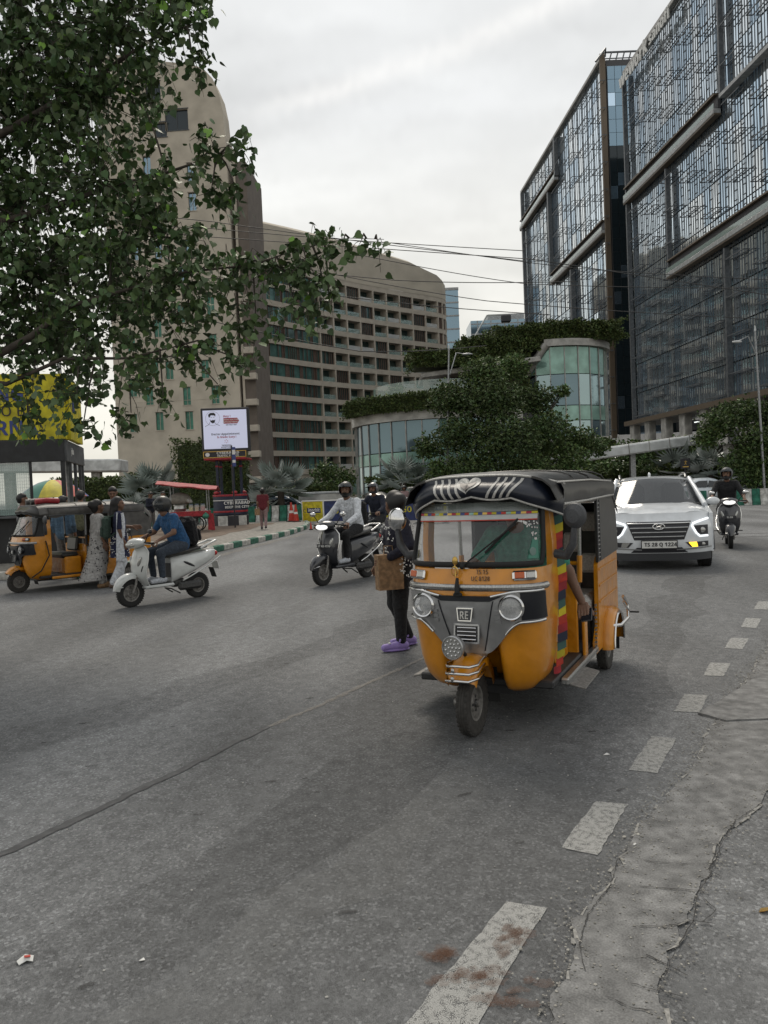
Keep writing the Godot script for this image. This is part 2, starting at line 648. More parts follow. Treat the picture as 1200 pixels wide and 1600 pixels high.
func cloth(key: String, col: Color, tex := "blotch", scale := 3.0) -> StandardMaterial3D:
	if M.has(key):
		return M[key]
	var m := mk(key, col, 0.9, 0, tex, scale)
	m.normal_enabled = true
	m.normal_texture = T.dent
	m.normal_scale = 1.6
	m.rim_enabled = true
	m.rim = 0.25
	return m


# ------------------------------------------------------------------ the scene
func _ready() -> void:
	rng.seed = 7
	var cam := Camera3D.new()
	cam.name = "camera"
	add_child(cam)
	cam.transform = Transform3D(Basis(Vector3(0.99912, -0.04197, 0.00129), Vector3(0.04199, 0.99864, -0.03079), Vector3(-0.00000, 0.03082, 0.99952)), V(0.0, 1.6, 0.0))
	cam.fov = 67.38
	cam.near = 0.05
	cam.far = 2000.0
	cam.current = true
	sky_and_sun()
	make_textures()
	make_materials()
	print("materials ", Time.get_ticks_msec())
	ground()
	near_tower()
	far_tower()
	beige_tower()
	hotel()
	pavilion()
	far_buildings()
	print("buildings ", Time.get_ticks_msec())
	vegetation()
	print("vegetation ", Time.get_ticks_msec())
	auto_rickshaws()
	print("autos ", Time.get_ticks_msec())
	other_vehicles()
	print("vehicles ", Time.get_ticks_msec())
	people()
	print("people ", Time.get_ticks_msec())
	street_things()
	small_things()
	print("done ", Time.get_ticks_msec())


func sky_and_sun() -> void:
	var w := 1024
	var h := 512
	var im := Image.create(w, h, false, Image.FORMAT_RGBF)
	var n := FastNoiseLite.new()
	n.seed = 4
	n.frequency = 1.0
	n.fractal_octaves = 5
	n.domain_warp_enabled = true
	n.domain_warp_amplitude = 0.35
	n.domain_warp_frequency = 1.2
	var fine := FastNoiseLite.new()
	fine.seed = 9
	fine.frequency = 5.0
	fine.fractal_octaves = 3
	var t0: Vector2 = Vector2(-0.1977, 0.4390)
	var t1: Vector2 = Vector2(0.2701, 0.5416)
	var dirt := (t1 - t0).normalized()
	for y in h:
		var el := (0.5 - (y + 0.5) / h) * PI
		for x in w:
			var az := wrapf((x + 0.5) / w * TAU, -PI, PI)   # the first column looks along -z
			if el < -0.06:
				im.set_pixel(x, y, Color(0.16, 0.155, 0.15))
				continue
			var d := Vector3(sin(az) * cos(el), sin(el), -cos(az) * cos(el))
			var q := d / (maxf(d.y, 0.0) + 0.22)
			var c := n.get_noise_3d(q.x * 0.75, 0.0, q.z * 1.7)
			var c2 := fine.get_noise_3d(q.x * 0.5, 3.0, q.z * 1.6)
			var warm := clampf(el / 0.45, 0.0, 1.0)
			var up := clampf(el / 0.9, 0.0, 1.0)
			var b := lerpf(0.78, 0.575, pow(up, 0.55)) + 0.20 * c + 0.045 * c2
			# the thin cloud is brightest round the veiled sun, high ahead
			b += 0.16 * exp(-pow(d.angle_to(Vector3(-0.05, 0.66, -0.75).normalized()) / 0.30, 2.0))
			var col := Color(b * lerpf(1.0, 0.965, warm), b * lerpf(0.965, 0.98, warm), b * lerpf(0.845, 0.985, warm))
			# an old vapour trail
			var r := Vector2(az, el) - t0
			var along := r.dot(dirt)
			if along > 0.0 and along < 0.75 and absf(az) < 1.2:
				var off := r.dot(Vector2(-dirt.y, dirt.x)) + 0.006 * fine.get_noise_2d(along * 9.0, 1.0)
				var k := exp(-pow(off / (0.008 + 0.01 * along), 2.0)) * smoothstep(0.0, 0.14, along) * (0.75 + 0.5 * fine.get_noise_2d(along * 30.0, off * 40.0))
				col = col.lerp(Color(0.86, 0.85, 0.83), clampf(k * 0.62, 0, 1))
			im.set_pixel(x, y, col)
	var pm := PanoramaSkyMaterial.new()
	pm.panorama = ImageTexture.create_from_image(im)
	var sk := Sky.new()
	sk.sky_material = pm
	var env := Environment.new()
	env.background_mode = Environment.BG_SKY
	env.sky = sk
	env.background_energy_multiplier = 1.0
	env.tonemap_mode = Environment.TONE_MAPPER_LINEAR
	env.tonemap_exposure = 1.28
	env.sdfgi_enabled = true
	env.ssao_enabled = true
	env.ssil_enabled = true
	var we := WorldEnvironment.new()
	we.name = "world_environment"
	we.environment = env
	add_child(we)
	var sun := DirectionalLight3D.new()
	sun.name = "sun"
	sun.light_energy = 0.5
	sun.light_angular_distance = 24.0
	sun.light_color = Color(1.0, 0.96, 0.9)
	sun.shadow_enabled = true
	add_child(sun)
	sun.look_at_from_position(Vector3(-0.05, 0.75, -0.6), Vector3.ZERO)


# ------------------------------------------------------------------ ground
func ribbon(pts: Array, width: float, y: float, seed_: int, rough_edge := 0.3) -> Geo:
	var r := RandomNumberGenerator.new()
	r.seed = seed_
	var g := Geo.new()
	var rows: Array = []
	for i in pts.size() - 1:
		var a: Vector3 = pts[i]
		var b: Vector3 = pts[i + 1]
		var n := maxi(1, int(a.distance_to(b) / (0.018 if width < 0.01 else maxf(width * 0.8, 0.05))))
		for k in n + (1 if i == pts.size() - 2 else 0):
			var p := a.lerp(b, float(k) / n)
			var s := (b - a).cross(Vector3.UP).normalized()
			var w0 := width * 0.5 * (1.0 + r.randf_range(-rough_edge, rough_edge))
			var w1 := width * 0.5 * (1.0 + r.randf_range(-rough_edge, rough_edge))
			var j := s * r.randf_range(-0.15, 0.15) * (width if width > 0.01 else 0.02)
			rows.append(ring([p + s * w0 + j + V(0, y - p.y, 0), p - s * w1 + j + V(0, y - p.y, 0)]))
	g.sheet(rows)
	return g


func blot(c: Vector3, rx: float, rz: float, y: float, seed_: int, turn := 0.0) -> Geo:
	var r := RandomNumberGenerator.new()
	r.seed = seed_
	var g := Geo.new()
	var n := 18
	var prev := Vector3.ZERO
	var first := Vector3.ZERO
	for i in n + 1:
		var a := TAU * i / n
		var k := r.randf_range(0.65, 1.15)
		var p := c + (V(cos(a) * rx * k, 0, sin(a) * rz * k)).rotated(Vector3.UP, turn) + V(0, y, 0)
		if i == 0:
			first = p
		elif i == n:
			g.tri(c + V(0, y, 0), first, prev)
		else:
			g.tri(c + V(0, y, 0), p, prev)
		prev = p
	return g


func stone_mesh(seed_: int) -> ArrayMesh:
	var r := RandomNumberGenerator.new()
	r.seed = seed_
	var g := Geo.new()
	var rows: Array = []
	for i in 4:
		var q := PackedVector3Array()
		for k in 6:
			var a := TAU * k / 6
			var w: float = [0.75, 1.0, 0.8, 0.25][i] * r.randf_range(0.8, 1.15)
			q.append(V(cos(a) * w, [-0.35, 0.0, 0.35, 0.55][i], sin(a) * w))
		rows.append(q)
	g.loft(rows, true, true)
	return g.mesh()


func scatter(called: String, mesh: Mesh, mat: Material, xfs: Array, tints: Array, parent: Node) -> MultiMeshInstance3D:
	var mm := MultiMesh.new()
	mm.transform_format = MultiMesh.TRANSFORM_3D
	mm.use_colors = not tints.is_empty()
	mm.mesh = mesh
	mm.instance_count = xfs.size()
	for i in xfs.size():
		mm.set_instance_transform(i, xfs[i])
		if mm.use_colors:
			mm.set_instance_color(i, tints[i])
	var o := MultiMeshInstance3D.new()
	o.name = called if parent != self else numbered(called)
	o.multimesh = mm
	o.material_override = mat
	o.set_meta("kind", "stuff")
	parent.add_child(o, true)
	return o


func jag(pts: Array, amount: float, step: float, r: RandomNumberGenerator) -> PackedVector2Array:
	var out := PackedVector2Array()
	for i in pts.size() - 1:
		var a := Vector2(pts[i].x, pts[i].z)
		var b := Vector2(pts[i + 1].x, pts[i + 1].z)
		var n := maxi(1, int(a.distance_to(b) / step))
		for k in n:
			out.append(a.lerp(b, float(k) / n) + Vector2(r.randf_range(-1, 1), r.randf_range(-1, 1)) * amount)
	out.append(Vector2(pts[-1].x, pts[-1].z))
	return out


func flat_poly(poly: PackedVector2Array, y: float) -> Geo:
	var g := Geo.new()
	var ids := Geometry2D.triangulate_polygon(poly)
	for i in range(0, ids.size(), 3):
		var a := poly[ids[i]]
		var b := poly[ids[i + 1]]
		var c := poly[ids[i + 2]]
		var p := [V(a.x, y, a.y), V(b.x, y, b.y), V(c.x, y, c.y)]
		if (p[1] - p[0]).cross(p[2] - p[0]).y < 0:
			g.tri(p[0], p[2], p[1])
		else:
			g.tri(p[0], p[1], p[2])
	return g


func raised(poly: PackedVector2Array, y: float) -> Geo:
	var g := flat_poly(poly, y)
	for i in poly.size():
		var a := poly[i]
		var b := poly[(i + 1) % poly.size()]
		g.quad(V(a.x, -0.02, a.y), V(b.x, -0.02, b.y), V(b.x, y, b.y), V(a.x, y, a.y))
	return g


func ground() -> void:
	var r := RandomNumberGenerator.new()
	r.seed = 12
	var g := Geo.new()
	g.quad(V(-600, 0, 60), V(600, 0, 60), V(600, 0, -900), V(-600, 0, -900))
	var road := structure("road", g, M.asphalt)
	# broken concrete strip beside the lane
	var left := jag([V(0.409, -0.000, -2.117), V(0.467, 0.000, -2.330), V(0.606, 0.000, -2.586), V(0.618, 0.000, -2.741), V(0.845, 0.000, -3.019), V(1.117, 0.000, -3.488), V(1.333, 0.000, -3.756), V(1.657, 0.000, -4.202), V(1.984, 0.000, -4.779), V(2.495, 0.000, -5.524), V(3.569, 0.000, -7.143), V(4.760, 0.000, -8.703)], 0.014, 0.045, r)
	var right := jag([V(4.974, 0.000, -8.216), V(2.931, 0.000, -5.371), V(2.191, 0.000, -4.239), V(1.732, 0.000, -3.624), V(1.425, 0.000, -3.330), V(1.164, 0.000, -2.920), V(1.022, 0.000, -2.711), V(0.814, 0.000, -2.401), V(0.720, 0.000, -2.099)], 0.016, 0.05, r)
	var poly := PackedVector2Array(left)
	poly.append_array(right)
	var strip := structure("concrete_strip", flat_poly(poly, 0.005), M.patch_concrete)
	var lip := Geo.new()   # the strip's broken lip, pieces of crust that stand a little proud
	for edge in [left, right]:
		for i in edge.size() - 1:
			if r.randf() < 0.4:
				var a: Vector2 = edge[i]
				var b: Vector2 = edge[i + 1]
				var d := (b - a).normalized()
				var nn := Vector2(-d.y, d.x) * r.randf_range(0.004, 0.018) * (1 if r.randf() < 0.5 else -1)
				var h0 := r.randf_range(0.006, 0.011)
				lip.quad(V(a.x, 0.006, a.y), V(b.x, 0.006, b.y), V(b.x + nn.x * 0.6, h0, b.y + nn.y * 0.6), V(a.x + nn.x, h0 * 0.7, a.y + nn.y))
	part("crust", lip, M.rubble, strip)
	var xs: Array = []
	var ts: Array = []
	for edge in [left, right]:
		for i in edge.size() - 1:
			for k in 16:
				var p: Vector2 = edge[i].lerp(edge[i + 1], r.randf()) + Vector2(r.randfn(), r.randfn()) * (0.028 if k < 7 else 0.09)
				var s := r.randf_range(0.0015, 0.005) * (1.8 if r.randf() < 0.06 else 1.0)
				xs.append(Transform3D(Basis.from_euler(Vector3(r.randf() * 0.5, r.randf() * TAU, 0)).scaled(V(s, s * 0.7, s)), V(p.x, 0.006 + s * 0.2, p.y)))
				var q := r.randf_range(0.5, 1.3)
				ts.append(Color(q, q * 0.98, q * 0.94))
	for i in 500:
		var p := Vector2(r.randf_range(-4, 3), r.randf_range(-9, -2.2))
		var s := r.randf_range(0.002, 0.006)
		xs.append(Transform3D(Basis.from_euler(Vector3(0, r.randf() * TAU, 0)).scaled(V(s, s, s)), V(p.x, s * 0.3, p.y)))
		var q := r.randf_range(0.5, 1.5)
		ts.append(Color(q, q, q))
	var chip := M.rubble.duplicate() as StandardMaterial3D
	chip.vertex_color_use_as_albedo = true
	var grav := scatter("gravel", stone_mesh(3), chip, xs, ts, self)
	tag(grav, "loose grit and chips along the broken concrete strip", "gravel", "", "stuff")
	# cracks across and along the strip
	var cracks := [[V(0.920, 0.000, -3.227), V(1.029, 0.000, -3.144), V(1.147, 0.000, -3.107), V(1.352, 0.000, -3.095)], [V(0.936, 0.000, -2.948), V(1.073, 0.000, -2.913), V(1.186, 0.000, -2.890)], [V(0.848, 0.000, -2.684), V(0.922, 0.000, -2.670), V(1.037, 0.000, -2.702), V(1.113, 0.000, -2.676)], [V(0.714, 0.000, -2.376), V(0.789, 0.000, -2.331), V(0.849, 0.000, -2.306)], [V(0.814, 0.000, -2.518), V(0.858, -0.000, -2.463), V(0.906, 0.000, -2.401)], [V(1.758, 0.000, -3.651), V(1.555, 0.000, -3.479), V(1.399, 0.000, -3.272), V(1.238, 0.000, -3.011), V(1.131, 0.000, -2.876), V(1.051, 0.000, -2.709), V(0.891, 0.000, -2.495), V(0.834, -0.000, -2.399)], [V(0.917, 0.000, -3.171), V(0.830, 0.000, -2.971), V(0.690, 0.000, -2.777), V(0.606, 0.000, -2.586), V(0.592, 0.000, -2.448)], [V(0.627, 0.000, -2.320), V(0.686, -0.000, -2.259), V(0.740, 0.000, -2.247)], [V(1.353, 0.000, -3.217), V(1.250, 0.000, -3.051), V(1.273, 0.000, -2.998)], [V(1.140, 0.000, -2.839), V(1.156, 0.000, -2.763), V(1.074, 0.000, -2.691)]]
	for c in cracks:
		part("crack", ribbon(c, 0.0032, 0.0095, r.randi(), 0.9), M.crack, strip)
	part("lifted_slab", raised(jag([V(2.037, 0.000, -5.085), V(2.147, 0.000, -4.902), V(2.334, 0.000, -4.903), V(2.690, 0.000, -4.950), V(3.873, 0.000, -6.412), V(3.309, 0.000, -6.518), V(2.663, 0.000, -5.731), V(2.263, 0.000, -5.310), V(2.037, 0.000, -5.085)], 0.010, 0.06, r).slice(0, -1), 0.016), M.patch_concrete, strip)
	# lane dashes
	for d in [[V(-0.064, 0.000, -2.144), V(0.163, 0.000, -2.131), V(0.544, 0.000, -2.832), V(0.402, 0.000, -2.887)], [V(0.707, 0.000, -3.298), V(0.850, 0.000, -3.221), V(1.133, 0.000, -3.715), V(0.988, 0.000, -3.768)], [V(1.278, 0.000, -4.159), V(1.411, 0.000, -4.097), V(1.721, 0.000, -4.628), V(1.591, 0.000, -4.693)], [V(1.913, -0.000, -5.177), V(2.066, 0.000, -5.125), V(2.294, 0.000, -5.521), V(2.145, 0.000, -5.579)], [V(2.489, 0.000, -6.076), V(2.628, 0.000, -6.032), V(2.869, 0.000, -6.431), V(2.719, 0.000, -6.483)], [V(3.074, 0.000, -7.012), V(3.201, 0.000, -6.931), V(3.472, 0.000, -7.378), V(3.327, 0.000, -7.441)], [V(3.664, 0.000, -7.949), V(3.776, 0.000, -7.850), V(4.078, 0.000, -8.357), V(3.939, -0.000, -8.433)], [V(4.289, 0.000, -8.968), V(4.427, 0.000, -8.884), V(4.758, 0.000, -9.446), V(4.598, 0.000, -9.491)]]:
		var rows: Array = []
		for i in 13:
			var q := PackedVector3Array()
			for k in 2:
				var p: Vector3 = d[k].lerp(d[3 - k], i / 12.0) + V(r.randf_range(-0.006, 0.006), 0.004, 0)
				q.append(p)
			rows.append(q)
		var ln := Geo.new().sheet(rows)
		part("lane_dash", ln, M.road_paint, road)
	for s in [[V(0.359, 0.000, -2.622), 0.09, 0.02, 0.9], [V(0.196, 0.000, -2.448), 0.07, 0.02, 0.3], [V(0.340, -0.000, -2.375), 0.075, 0.045, 0.2], [V(0.132, 0.000, -2.565), 0.03, 0.02, 0.0]]:
		var gs := Geo.new()
		for k in 24:
			var dd := V(r.randfn() * s[1] * 0.75, 0, r.randfn() * s[2] * 0.9).rotated(Vector3.UP, s[3])
			var rr := r.randf_range(0.006, 0.026)
			gs.st.append_from(blot(s[0] + dd, rr * 1.5, rr, 0.0085 + k * 0.00002, r.randi(), s[3]).mesh(), 0, Transform3D())
		var sp := part("rust_stain", gs.st.commit(), M.rust_stain, road)
		sp.set_meta("kind", "stuff")
	part("sealed_joint", ribbon([V(-1.903, 0.000, -3.294), V(-1.816, 0.000, -3.456), V(-1.644, 0.000, -3.744), V(-1.447, 0.000, -4.103), V(-1.234, 0.000, -4.487), V(-0.985, 0.000, -4.989), V(-0.850, 0.000, -5.214)], 0.055, 0.004, 44, 0.25), M.sealant, road)
	part("scraped_line", ribbon([V(-0.850, 0.000, -5.214), V(-0.539, 0.000, -5.695), V(-0.216, 0.000, -6.241), V(0.235, 0.000, -6.993), V(0.728, 0.000, -7.799)], 0.045, 0.004, 45, 0.5), M.dust, road)
	for i in 46:
		var c := V(r.randf_range(-3.2, 2.0), 0, r.randf_range(-7.5, -2.3))
		var s := r.randf_range(0.008, 0.03)
		part("oil_spot", blot(c, s * r.randf_range(1, 2.0), s * 0.6, 0.004, r.randi(), r.randf() * 0.6), M.oil_stain, road)
	# tyre-polished tracks and the oily band between them
	for q in [[M.track_dark, 0.55, [V(-1.389, 0.000, -2.220), V(-0.911, 0.000, -2.855), V(-0.317, 0.000, -3.770), V(0.308, 0.000, -4.872)]], [M.track_light, 0.35, [V(-0.810, -0.000, -2.187), V(-0.359, 0.000, -2.901), V(0.271, 0.000, -3.948), V(0.918, 0.000, -5.057)]], [M.track_dark, 0.5, [V(-2.712, 0.000, -4.768), V(-1.856, 0.000, -6.109), V(-0.821, 0.000, -7.584), V(0.277, 0.000, -9.880)]], [M.track_light, 0.4, [V(-3.717, 0.000, -6.600), V(-2.727, -0.000, -7.958), V(-1.539, 0.000, -9.842), V(-0.050, 0.000, -13.493)]], [M.track_dark, 0.6, [V(1.037, 0.000, -4.656), V(1.678, 0.000, -5.742), V(2.876, 0.000, -8.132), V(4.845, 0.000, -12.186)]]]:
		part("tyre_track", ribbon(q[2], q[1], 0.0025, r.randi(), 0.45), q[0], road)
	# far carriageway joints
	for c in [[V(8.391, 0.000, -19.403), V(9.555, 0.000, -19.138)], [V(8.757, 0.000, -21.706), V(9.327, 0.000, -20.382), V(10.184, -0.000, -20.057)]]:
		part("sealed_joint", ribbon(c, 0.10, 0.004, r.randi(), 0.4), M.sealant, road)
	# traffic island with painted kerb
	var kerb_line := [V(-6.363, 0.000, -15.735), V(-5.874, 0.000, -17.003), V(-5.475, 0.000, -18.567), V(-4.867, 0.000, -21.398), V(-4.220, 0.000, -25.053), V(-3.635, 0.000, -28.777), V(-3.405, 0.000, -32.652), V(-3.619, 0.000, -36.222), V(-4.248, 0.000, -40.244)]
	var pv := PackedVector2Array()
	for p in kerb_line:
		pv.append(Vector2(p.x, p.z))
	pv.append_array(PackedVector2Array([Vector2(-5.5, -44), Vector2(-60, -44), Vector2(-60, -17.2), Vector2(-9.2, -16.6)]))
	structure("pavement", raised(pv, 0.15), M.pavement)
	var kerb := Node3D.new()
	kerb.name = "kerb"
	add_child(kerb)
	kerb.set_meta("kind", "structure")
	var i := 0
	var kl: Array = [V(-24, 0, -17.0), V(-9.2, 0, -16.55)]
	kl.append_array(kerb_line)
	for s in kl.size() - 1:
		var a: Vector3 = kl[s]
		var b: Vector3 = kl[s + 1]
		var n := maxi(1, roundi(a.distance_to(b) / 0.75))
		for k in n:
			var p := a.lerp(b, (k + 0.5) / n)
			var q := Geo.new().box(V(0, 0.085, 0), V(a.distance_to(b) / n - 0.015, 0.19 + r.randf_range(-0.01, 0.01), 0.2), Basis(), 0.025)
			part("kerb_stone", q, M.kerb_green if i % 2 == 0 else M.kerb_white, kerb, at(p, atan2(-(b - a).z, (b - a).x) + r.randf_range(-0.02, 0.02)))
			i += 1
	part("dust_line", ribbon([V(-5.534, 0.000, -16.006), V(-4.520, 0.000, -19.845), V(-3.050, 0.000, -29.174)], 0.30, 0.004, 77, 0.5), M.dust, road)
	var so := structure("soil", flat_poly(jag([V(-13, 0, -26), V(-5.9, 0, -25.5), V(-5.7, 0, -30), V(-5.2, 0, -37.2), V(-14, 0, -37.2), V(-13, 0, -26)], 0.25, 0.8, r), 0.156), M.soil)
	so.set_meta("kind", "structure")
	# planted ground beyond the barriers
	structure("garden", raised(PackedVector2Array([Vector2(-70, -44.2), Vector2(-5.3, -44.2), Vector2(-3.5, -70), Vector2(-70, -70)]), 0.2), M.soil)
	structure("garden_bank", raised(PackedVector2Array([Vector2(-1.5, -45), Vector2(12, -43), Vector2(40, -48), Vector2(40, -62), Vector2(-1.5, -62)]), 0.25), M.soil)


# ------------------------------------------------------------------ buildings
# a flat frame on a facade: x runs along it, y is up, z looks outward
func facade(parent: Node, a: Vector3, b: Vector3) -> Transform3D:
	var t := (b - a).normalized()
	return Transform3D(Basis(t, Vector3.UP, t.cross(Vector3.UP)), a)


func lattice_tower(o: Node3D, f: Transform3D, length: float, y0: float, y1: float, floors: int, bays: int, shelf_step: float, r: RandomNumberGenerator) -> void:
	var fh := (y1 - y0) / floors
	var bw := length / bays
	var panes := [Geo.new().box(V(0, 0, 0), V(bw - 0.06, fh - 0.14, 0.05)).mesh()]
	for i in floors:
		for k in bays:
			var m: Material = [M.sky_glass, M.sky_glass_b, M.sky_glass_c, M.sky_glass][r.randi() % 4]
			part("pane", panes[0], m, o, f * at(V((k + 0.5) * bw, y0 + (i + 0.5) * fh, 0.0), r.randfn() * 0.006, r.randfn() * 0.006))
	# ladder-like fins in front of every joint
	var lad := Geo.new()
	for s in [-0.30, 0.30]:
		lad.box(V(s, (y1 - y0) / 2, 0.0), V(0.045, y1 - y0, 0.06))
	var n := int((y1 - y0) / (fh / 4.0))
	for k in n:
		lad.box(V(0, (k + 0.5) * fh / 4.0, 0.0), V(0.55, 0.045, 0.04))
	var lm := lad.mesh()
	for k in bays + 1:
		part("fin", lm, M.fin, o, f * at(V(k * bw, y0, 0.07)))
	var mul := Geo.new().box(V(0, (y1 - y0) / 2, 0), V(0.04, y1 - y0, 0.05)).mesh()
	for k in bays:
		part("mullion", mul, M.fin, o, f * at(V((k + 0.5) * bw, y0, 0.05)))
	var sh := Geo.new()   # hollow sunshade frame
	var w := bw * 2.0
	for s in [-0.5, 0.5]:
		sh.box(V(s * w, 0, 0.32), V(0.07, 0.09, 0.60))
		sh.box(V(0, 0, 0.32 + s * 0.60), V(w + 0.07, 0.09, 0.07))
	var sm := sh.mesh()
	var count := 0
	for i in floors * 2:
		for k in bays:
			if (k + i * 3) % 6 == 1 and count < 295:
				part("sunshade", sm, M.fin, o, f * at(V((k + 0.5) * bw, y0 + (i + 0.35) * fh * 0.5, 0.16)))
				count += 1
	part("roof_edge", Geo.new().box(V(length / 2, y1 + 0.25, 0.1), V(length + 0.4, 0.5, 1.0), Basis(), 0.05), M.metal_cap, o, f)


func ledge(o: Node3D, f: Transform3D, s0: float, s1: float, y: float) -> void:
	var c := (s0 + s1) / 2
	var l := s1 - s0
	var e := part("ledge", Geo.new().box(V(c, y, 0.6), V(l, 0.5, 0.8), Basis(), 0.05), M.ledge, o, f)
	part("recess_shade", Geo.new().box(V(c, y + 0.9, 0.36), V(l, 1.2, 0.3)), M.void, e)  # solid dark strip, shade of a recess put into its colour
	part("edge_trim", Geo.new().box(V(c, y + 1.6, 0.6), V(l, 0.16, 0.6)).box(V(c, y - 0.33, 0.58), V(l + 0.1, 0.14, 0.72)), M.bronze, e)
	part("railing", Geo.new().box(V(c, y + 0.5, 0.95), V(l, 0.48, 0.03)), M.rail_glass, e)


func near_tower() -> void:
	var r := RandomNumberGenerator.new()
	r.seed = 3
	var o := thing("office_tower", "tall glass office tower with grey sunshade lattice at the upper right edge", "building", V(33.5, 0, -100))
	var f := facade(o, V(0, 0, 0), V(0.058, 0, 1.0) * 40.0)
	lattice_tower(o, f, 40.0, 8.8, 53.2, 12, 25, 0, r)
	part("core", Geo.new().box(V(20, 30.9, -12.6), V(39.9, 44.2, 25)), M.dark_glass, o, f)
	ledge(o, f, -0.3, 23.6, 37.2)
	ledge(o, f, 11.8, 40.0, 24.4)
	part("thin_ledge", Geo.new().box(V(32.5, 38.0, 0.6), V(15.5, 0.35, 0.8)), M.ledge, o, f)
	for p in [[11.8, 25.0, 36.4], [24.4, 38.0, 53.0], [24.4, 8.8, 23.6], [0.0, 8.8, 53.0]]:
		part("pier", Geo.new().box(V(p[0], (p[1] + p[2]) / 2, 0.5), V(0.3, p[2] - p[1], 0.5)), M.fin, o, f)
	letters(o, "lettering", "wework", 1.75, M.white_print, f * at(V(4.3, 52.1, 1.05)), 0.12)
	letters(o, "lettering", "sanofi", 1.4, M.white_print, f * at(V(12.0, 52.2, 1.05)), 0.12)
	# car park podium under the glass
	part("soffit", Geo.new().box(V(20, 8.55, -1.0), V(41, 0.4, 5.2)), M.metal_cap, o, f)
	part("soffit_trim", Geo.new().box(V(20, 8.62, 1.66), V(41, 0.55, 0.12)), M.bronze, o, f)
	for lv in [[5.2, 1.5], [1.9, 1.4]]:
		part("parapet", Geo.new().box(V(20, lv[0], 1.5), V(41, lv[1], 0.3), Basis(), 0.03), M.white_column, o, f)
		part("deck", Geo.new().box(V(20, lv[0] - 0.55, -9.0), V(41, 0.35, 20.5)), M.concrete, o, f)
	for k in 9:
		part("column", Geo.new().box(V(0.7 + k * 4.8, 4.2, 0.75), V(1.35, 8.4, 0.9), Basis(), 0.06), M.white_column, o, f)
		var sg := part("parapet_panel", Geo.new().box(V(3.0 + k * 4.8, 5.2, 1.68), V(1.9, 1.25, 0.05)), M.kiosk_grey, o, f)
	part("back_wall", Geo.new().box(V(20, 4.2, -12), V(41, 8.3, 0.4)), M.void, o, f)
	for k in 3:
		part("tube_lamp", Geo.new().box(V(9.0 + 9.0 * k, 7.9, -3.5), V(1.2, 0.1, 0.16)), M.tube_lamp, o, f)


func far_tower() -> void:
	var r := RandomNumberGenerator.new()
	r.seed = 5
	var o := thing("office_tower", "taller glass office tower behind, with a bronze corner and dark end wall", "building", V(31.8, 0, -162))
	var e := V(31.8 - 29.3, 0, 49.0)
	var f := facade(o, Vector3.ZERO, e)
	var l := e.length()
	lattice_tower(o, f, l, 8.0, 61.8, 14, 20, 0, r)
	part("core", Geo.new().box(V(l / 2 - 0.3, 34.9, -12.7), V(l - 0.8, 53.6, 25)), M.dark_glass, o, f)
	ledge(o, f, -0.4, 26.0, 54.5)
	ledge(o, f, 21.0, l, 37.6)
	for p in [[25.8, 55.0, 61.5], [20.8, 39.0, 54.0], [33.0, 8.0, 36.6], [1.0, 8, 61.5]]:
		part("pier", Geo.new().box(V(p[0], (p[1] + p[2]) / 2, 0.5), V(0.7, p[2] - p[1], 0.7)), M.fin, o, f)
	part("corner_fin", Geo.new().box(V(l + 0.2, 35.2, 0.1), V(0.32, 55.4, 0.8), Basis(), 0.05), M.bronze, o, f)
	var h := facade(o, e + V(0.5, 0, 0.15), e + V(18, 0, 0.15))
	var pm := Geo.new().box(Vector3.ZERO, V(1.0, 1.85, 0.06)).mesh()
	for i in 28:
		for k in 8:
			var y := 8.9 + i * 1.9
			part("end_pane", pm, (M.blue_glass if y > 50 else M.dark_glass) if r.randf() < 0.93 else M.sky_glass_b, o, h * at(V(0.6 + k * 1.06, y, 0), r.randfn() * 0.004, r.randfn() * 0.004))  # upper panes bluer, sky reflection put into their colour; lower panes dark glass
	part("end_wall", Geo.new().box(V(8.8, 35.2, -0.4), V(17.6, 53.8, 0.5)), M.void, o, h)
	for k in 6:
		part("roof_louvre", Geo.new().box(V(1.2 + k * 0.95, 63.4, -2.0), V(0.18, 1.7, 0.18), Basis.from_euler(Vector3(0, 0, -0.3))), M.fin, o, h)
	part("roof_rail", Geo.new().box(V(3.6, 64.2, -2.0), V(6.8, 0.2, 0.2)).box(V(3.6, 63.3, -2.0), V(6.8, 0.12, 0.12)), M.fin, o, h)
	part("roof_arm", Geo.new().tube([V(-0.3, 62.2, 0.5), V(-0.3, 63.2, 0.9), V(-2.0, 61.0, 1.6)], 0.14, 6), M.fin, o, h)


# a wall in a facade frame with rectangular holes and their reveals
func holed_wall(x0: float, x1: float, y0: float, y1: float, holes: Array, deep: float) -> Geo:
	var xs := [x0, x1]
	var ys := [y0, y1]
	for q in holes:
		xs.append_array([q.position.x, q.end.x])
		ys.append_array([q.position.y, q.end.y])
	xs.sort()
	ys.sort()
	var g := Geo.new()
	for i in xs.size() - 1:
		for k in ys.size() - 1:
			if xs[i + 1] - xs[i] < 1e-4 or ys[k + 1] - ys[k] < 1e-4:
				continue
			var c := Vector2((xs[i] + xs[i + 1]) / 2, (ys[k] + ys[k + 1]) / 2)
			var open := false
			for q in holes:
				if q.has_point(c):
					open = true
			if not open:
				g.quad(V(xs[i], ys[k], 0), V(xs[i + 1], ys[k], 0), V(xs[i + 1], ys[k + 1], 0), V(xs[i], ys[k + 1], 0))
	for q in holes:
		var a := V(q.position.x, q.position.y, 0)
		var b := V(q.end.x, q.position.y, 0)
		var c := V(q.end.x, q.end.y, 0)
		var d := V(q.position.x, q.end.y, 0)
		var z := V(0, 0, -deep)
		for e in [[a, b], [b, c], [c, d], [d, a]]:
			g.quad(e[0] + z, e[1] + z, e[1], e[0])
	return g


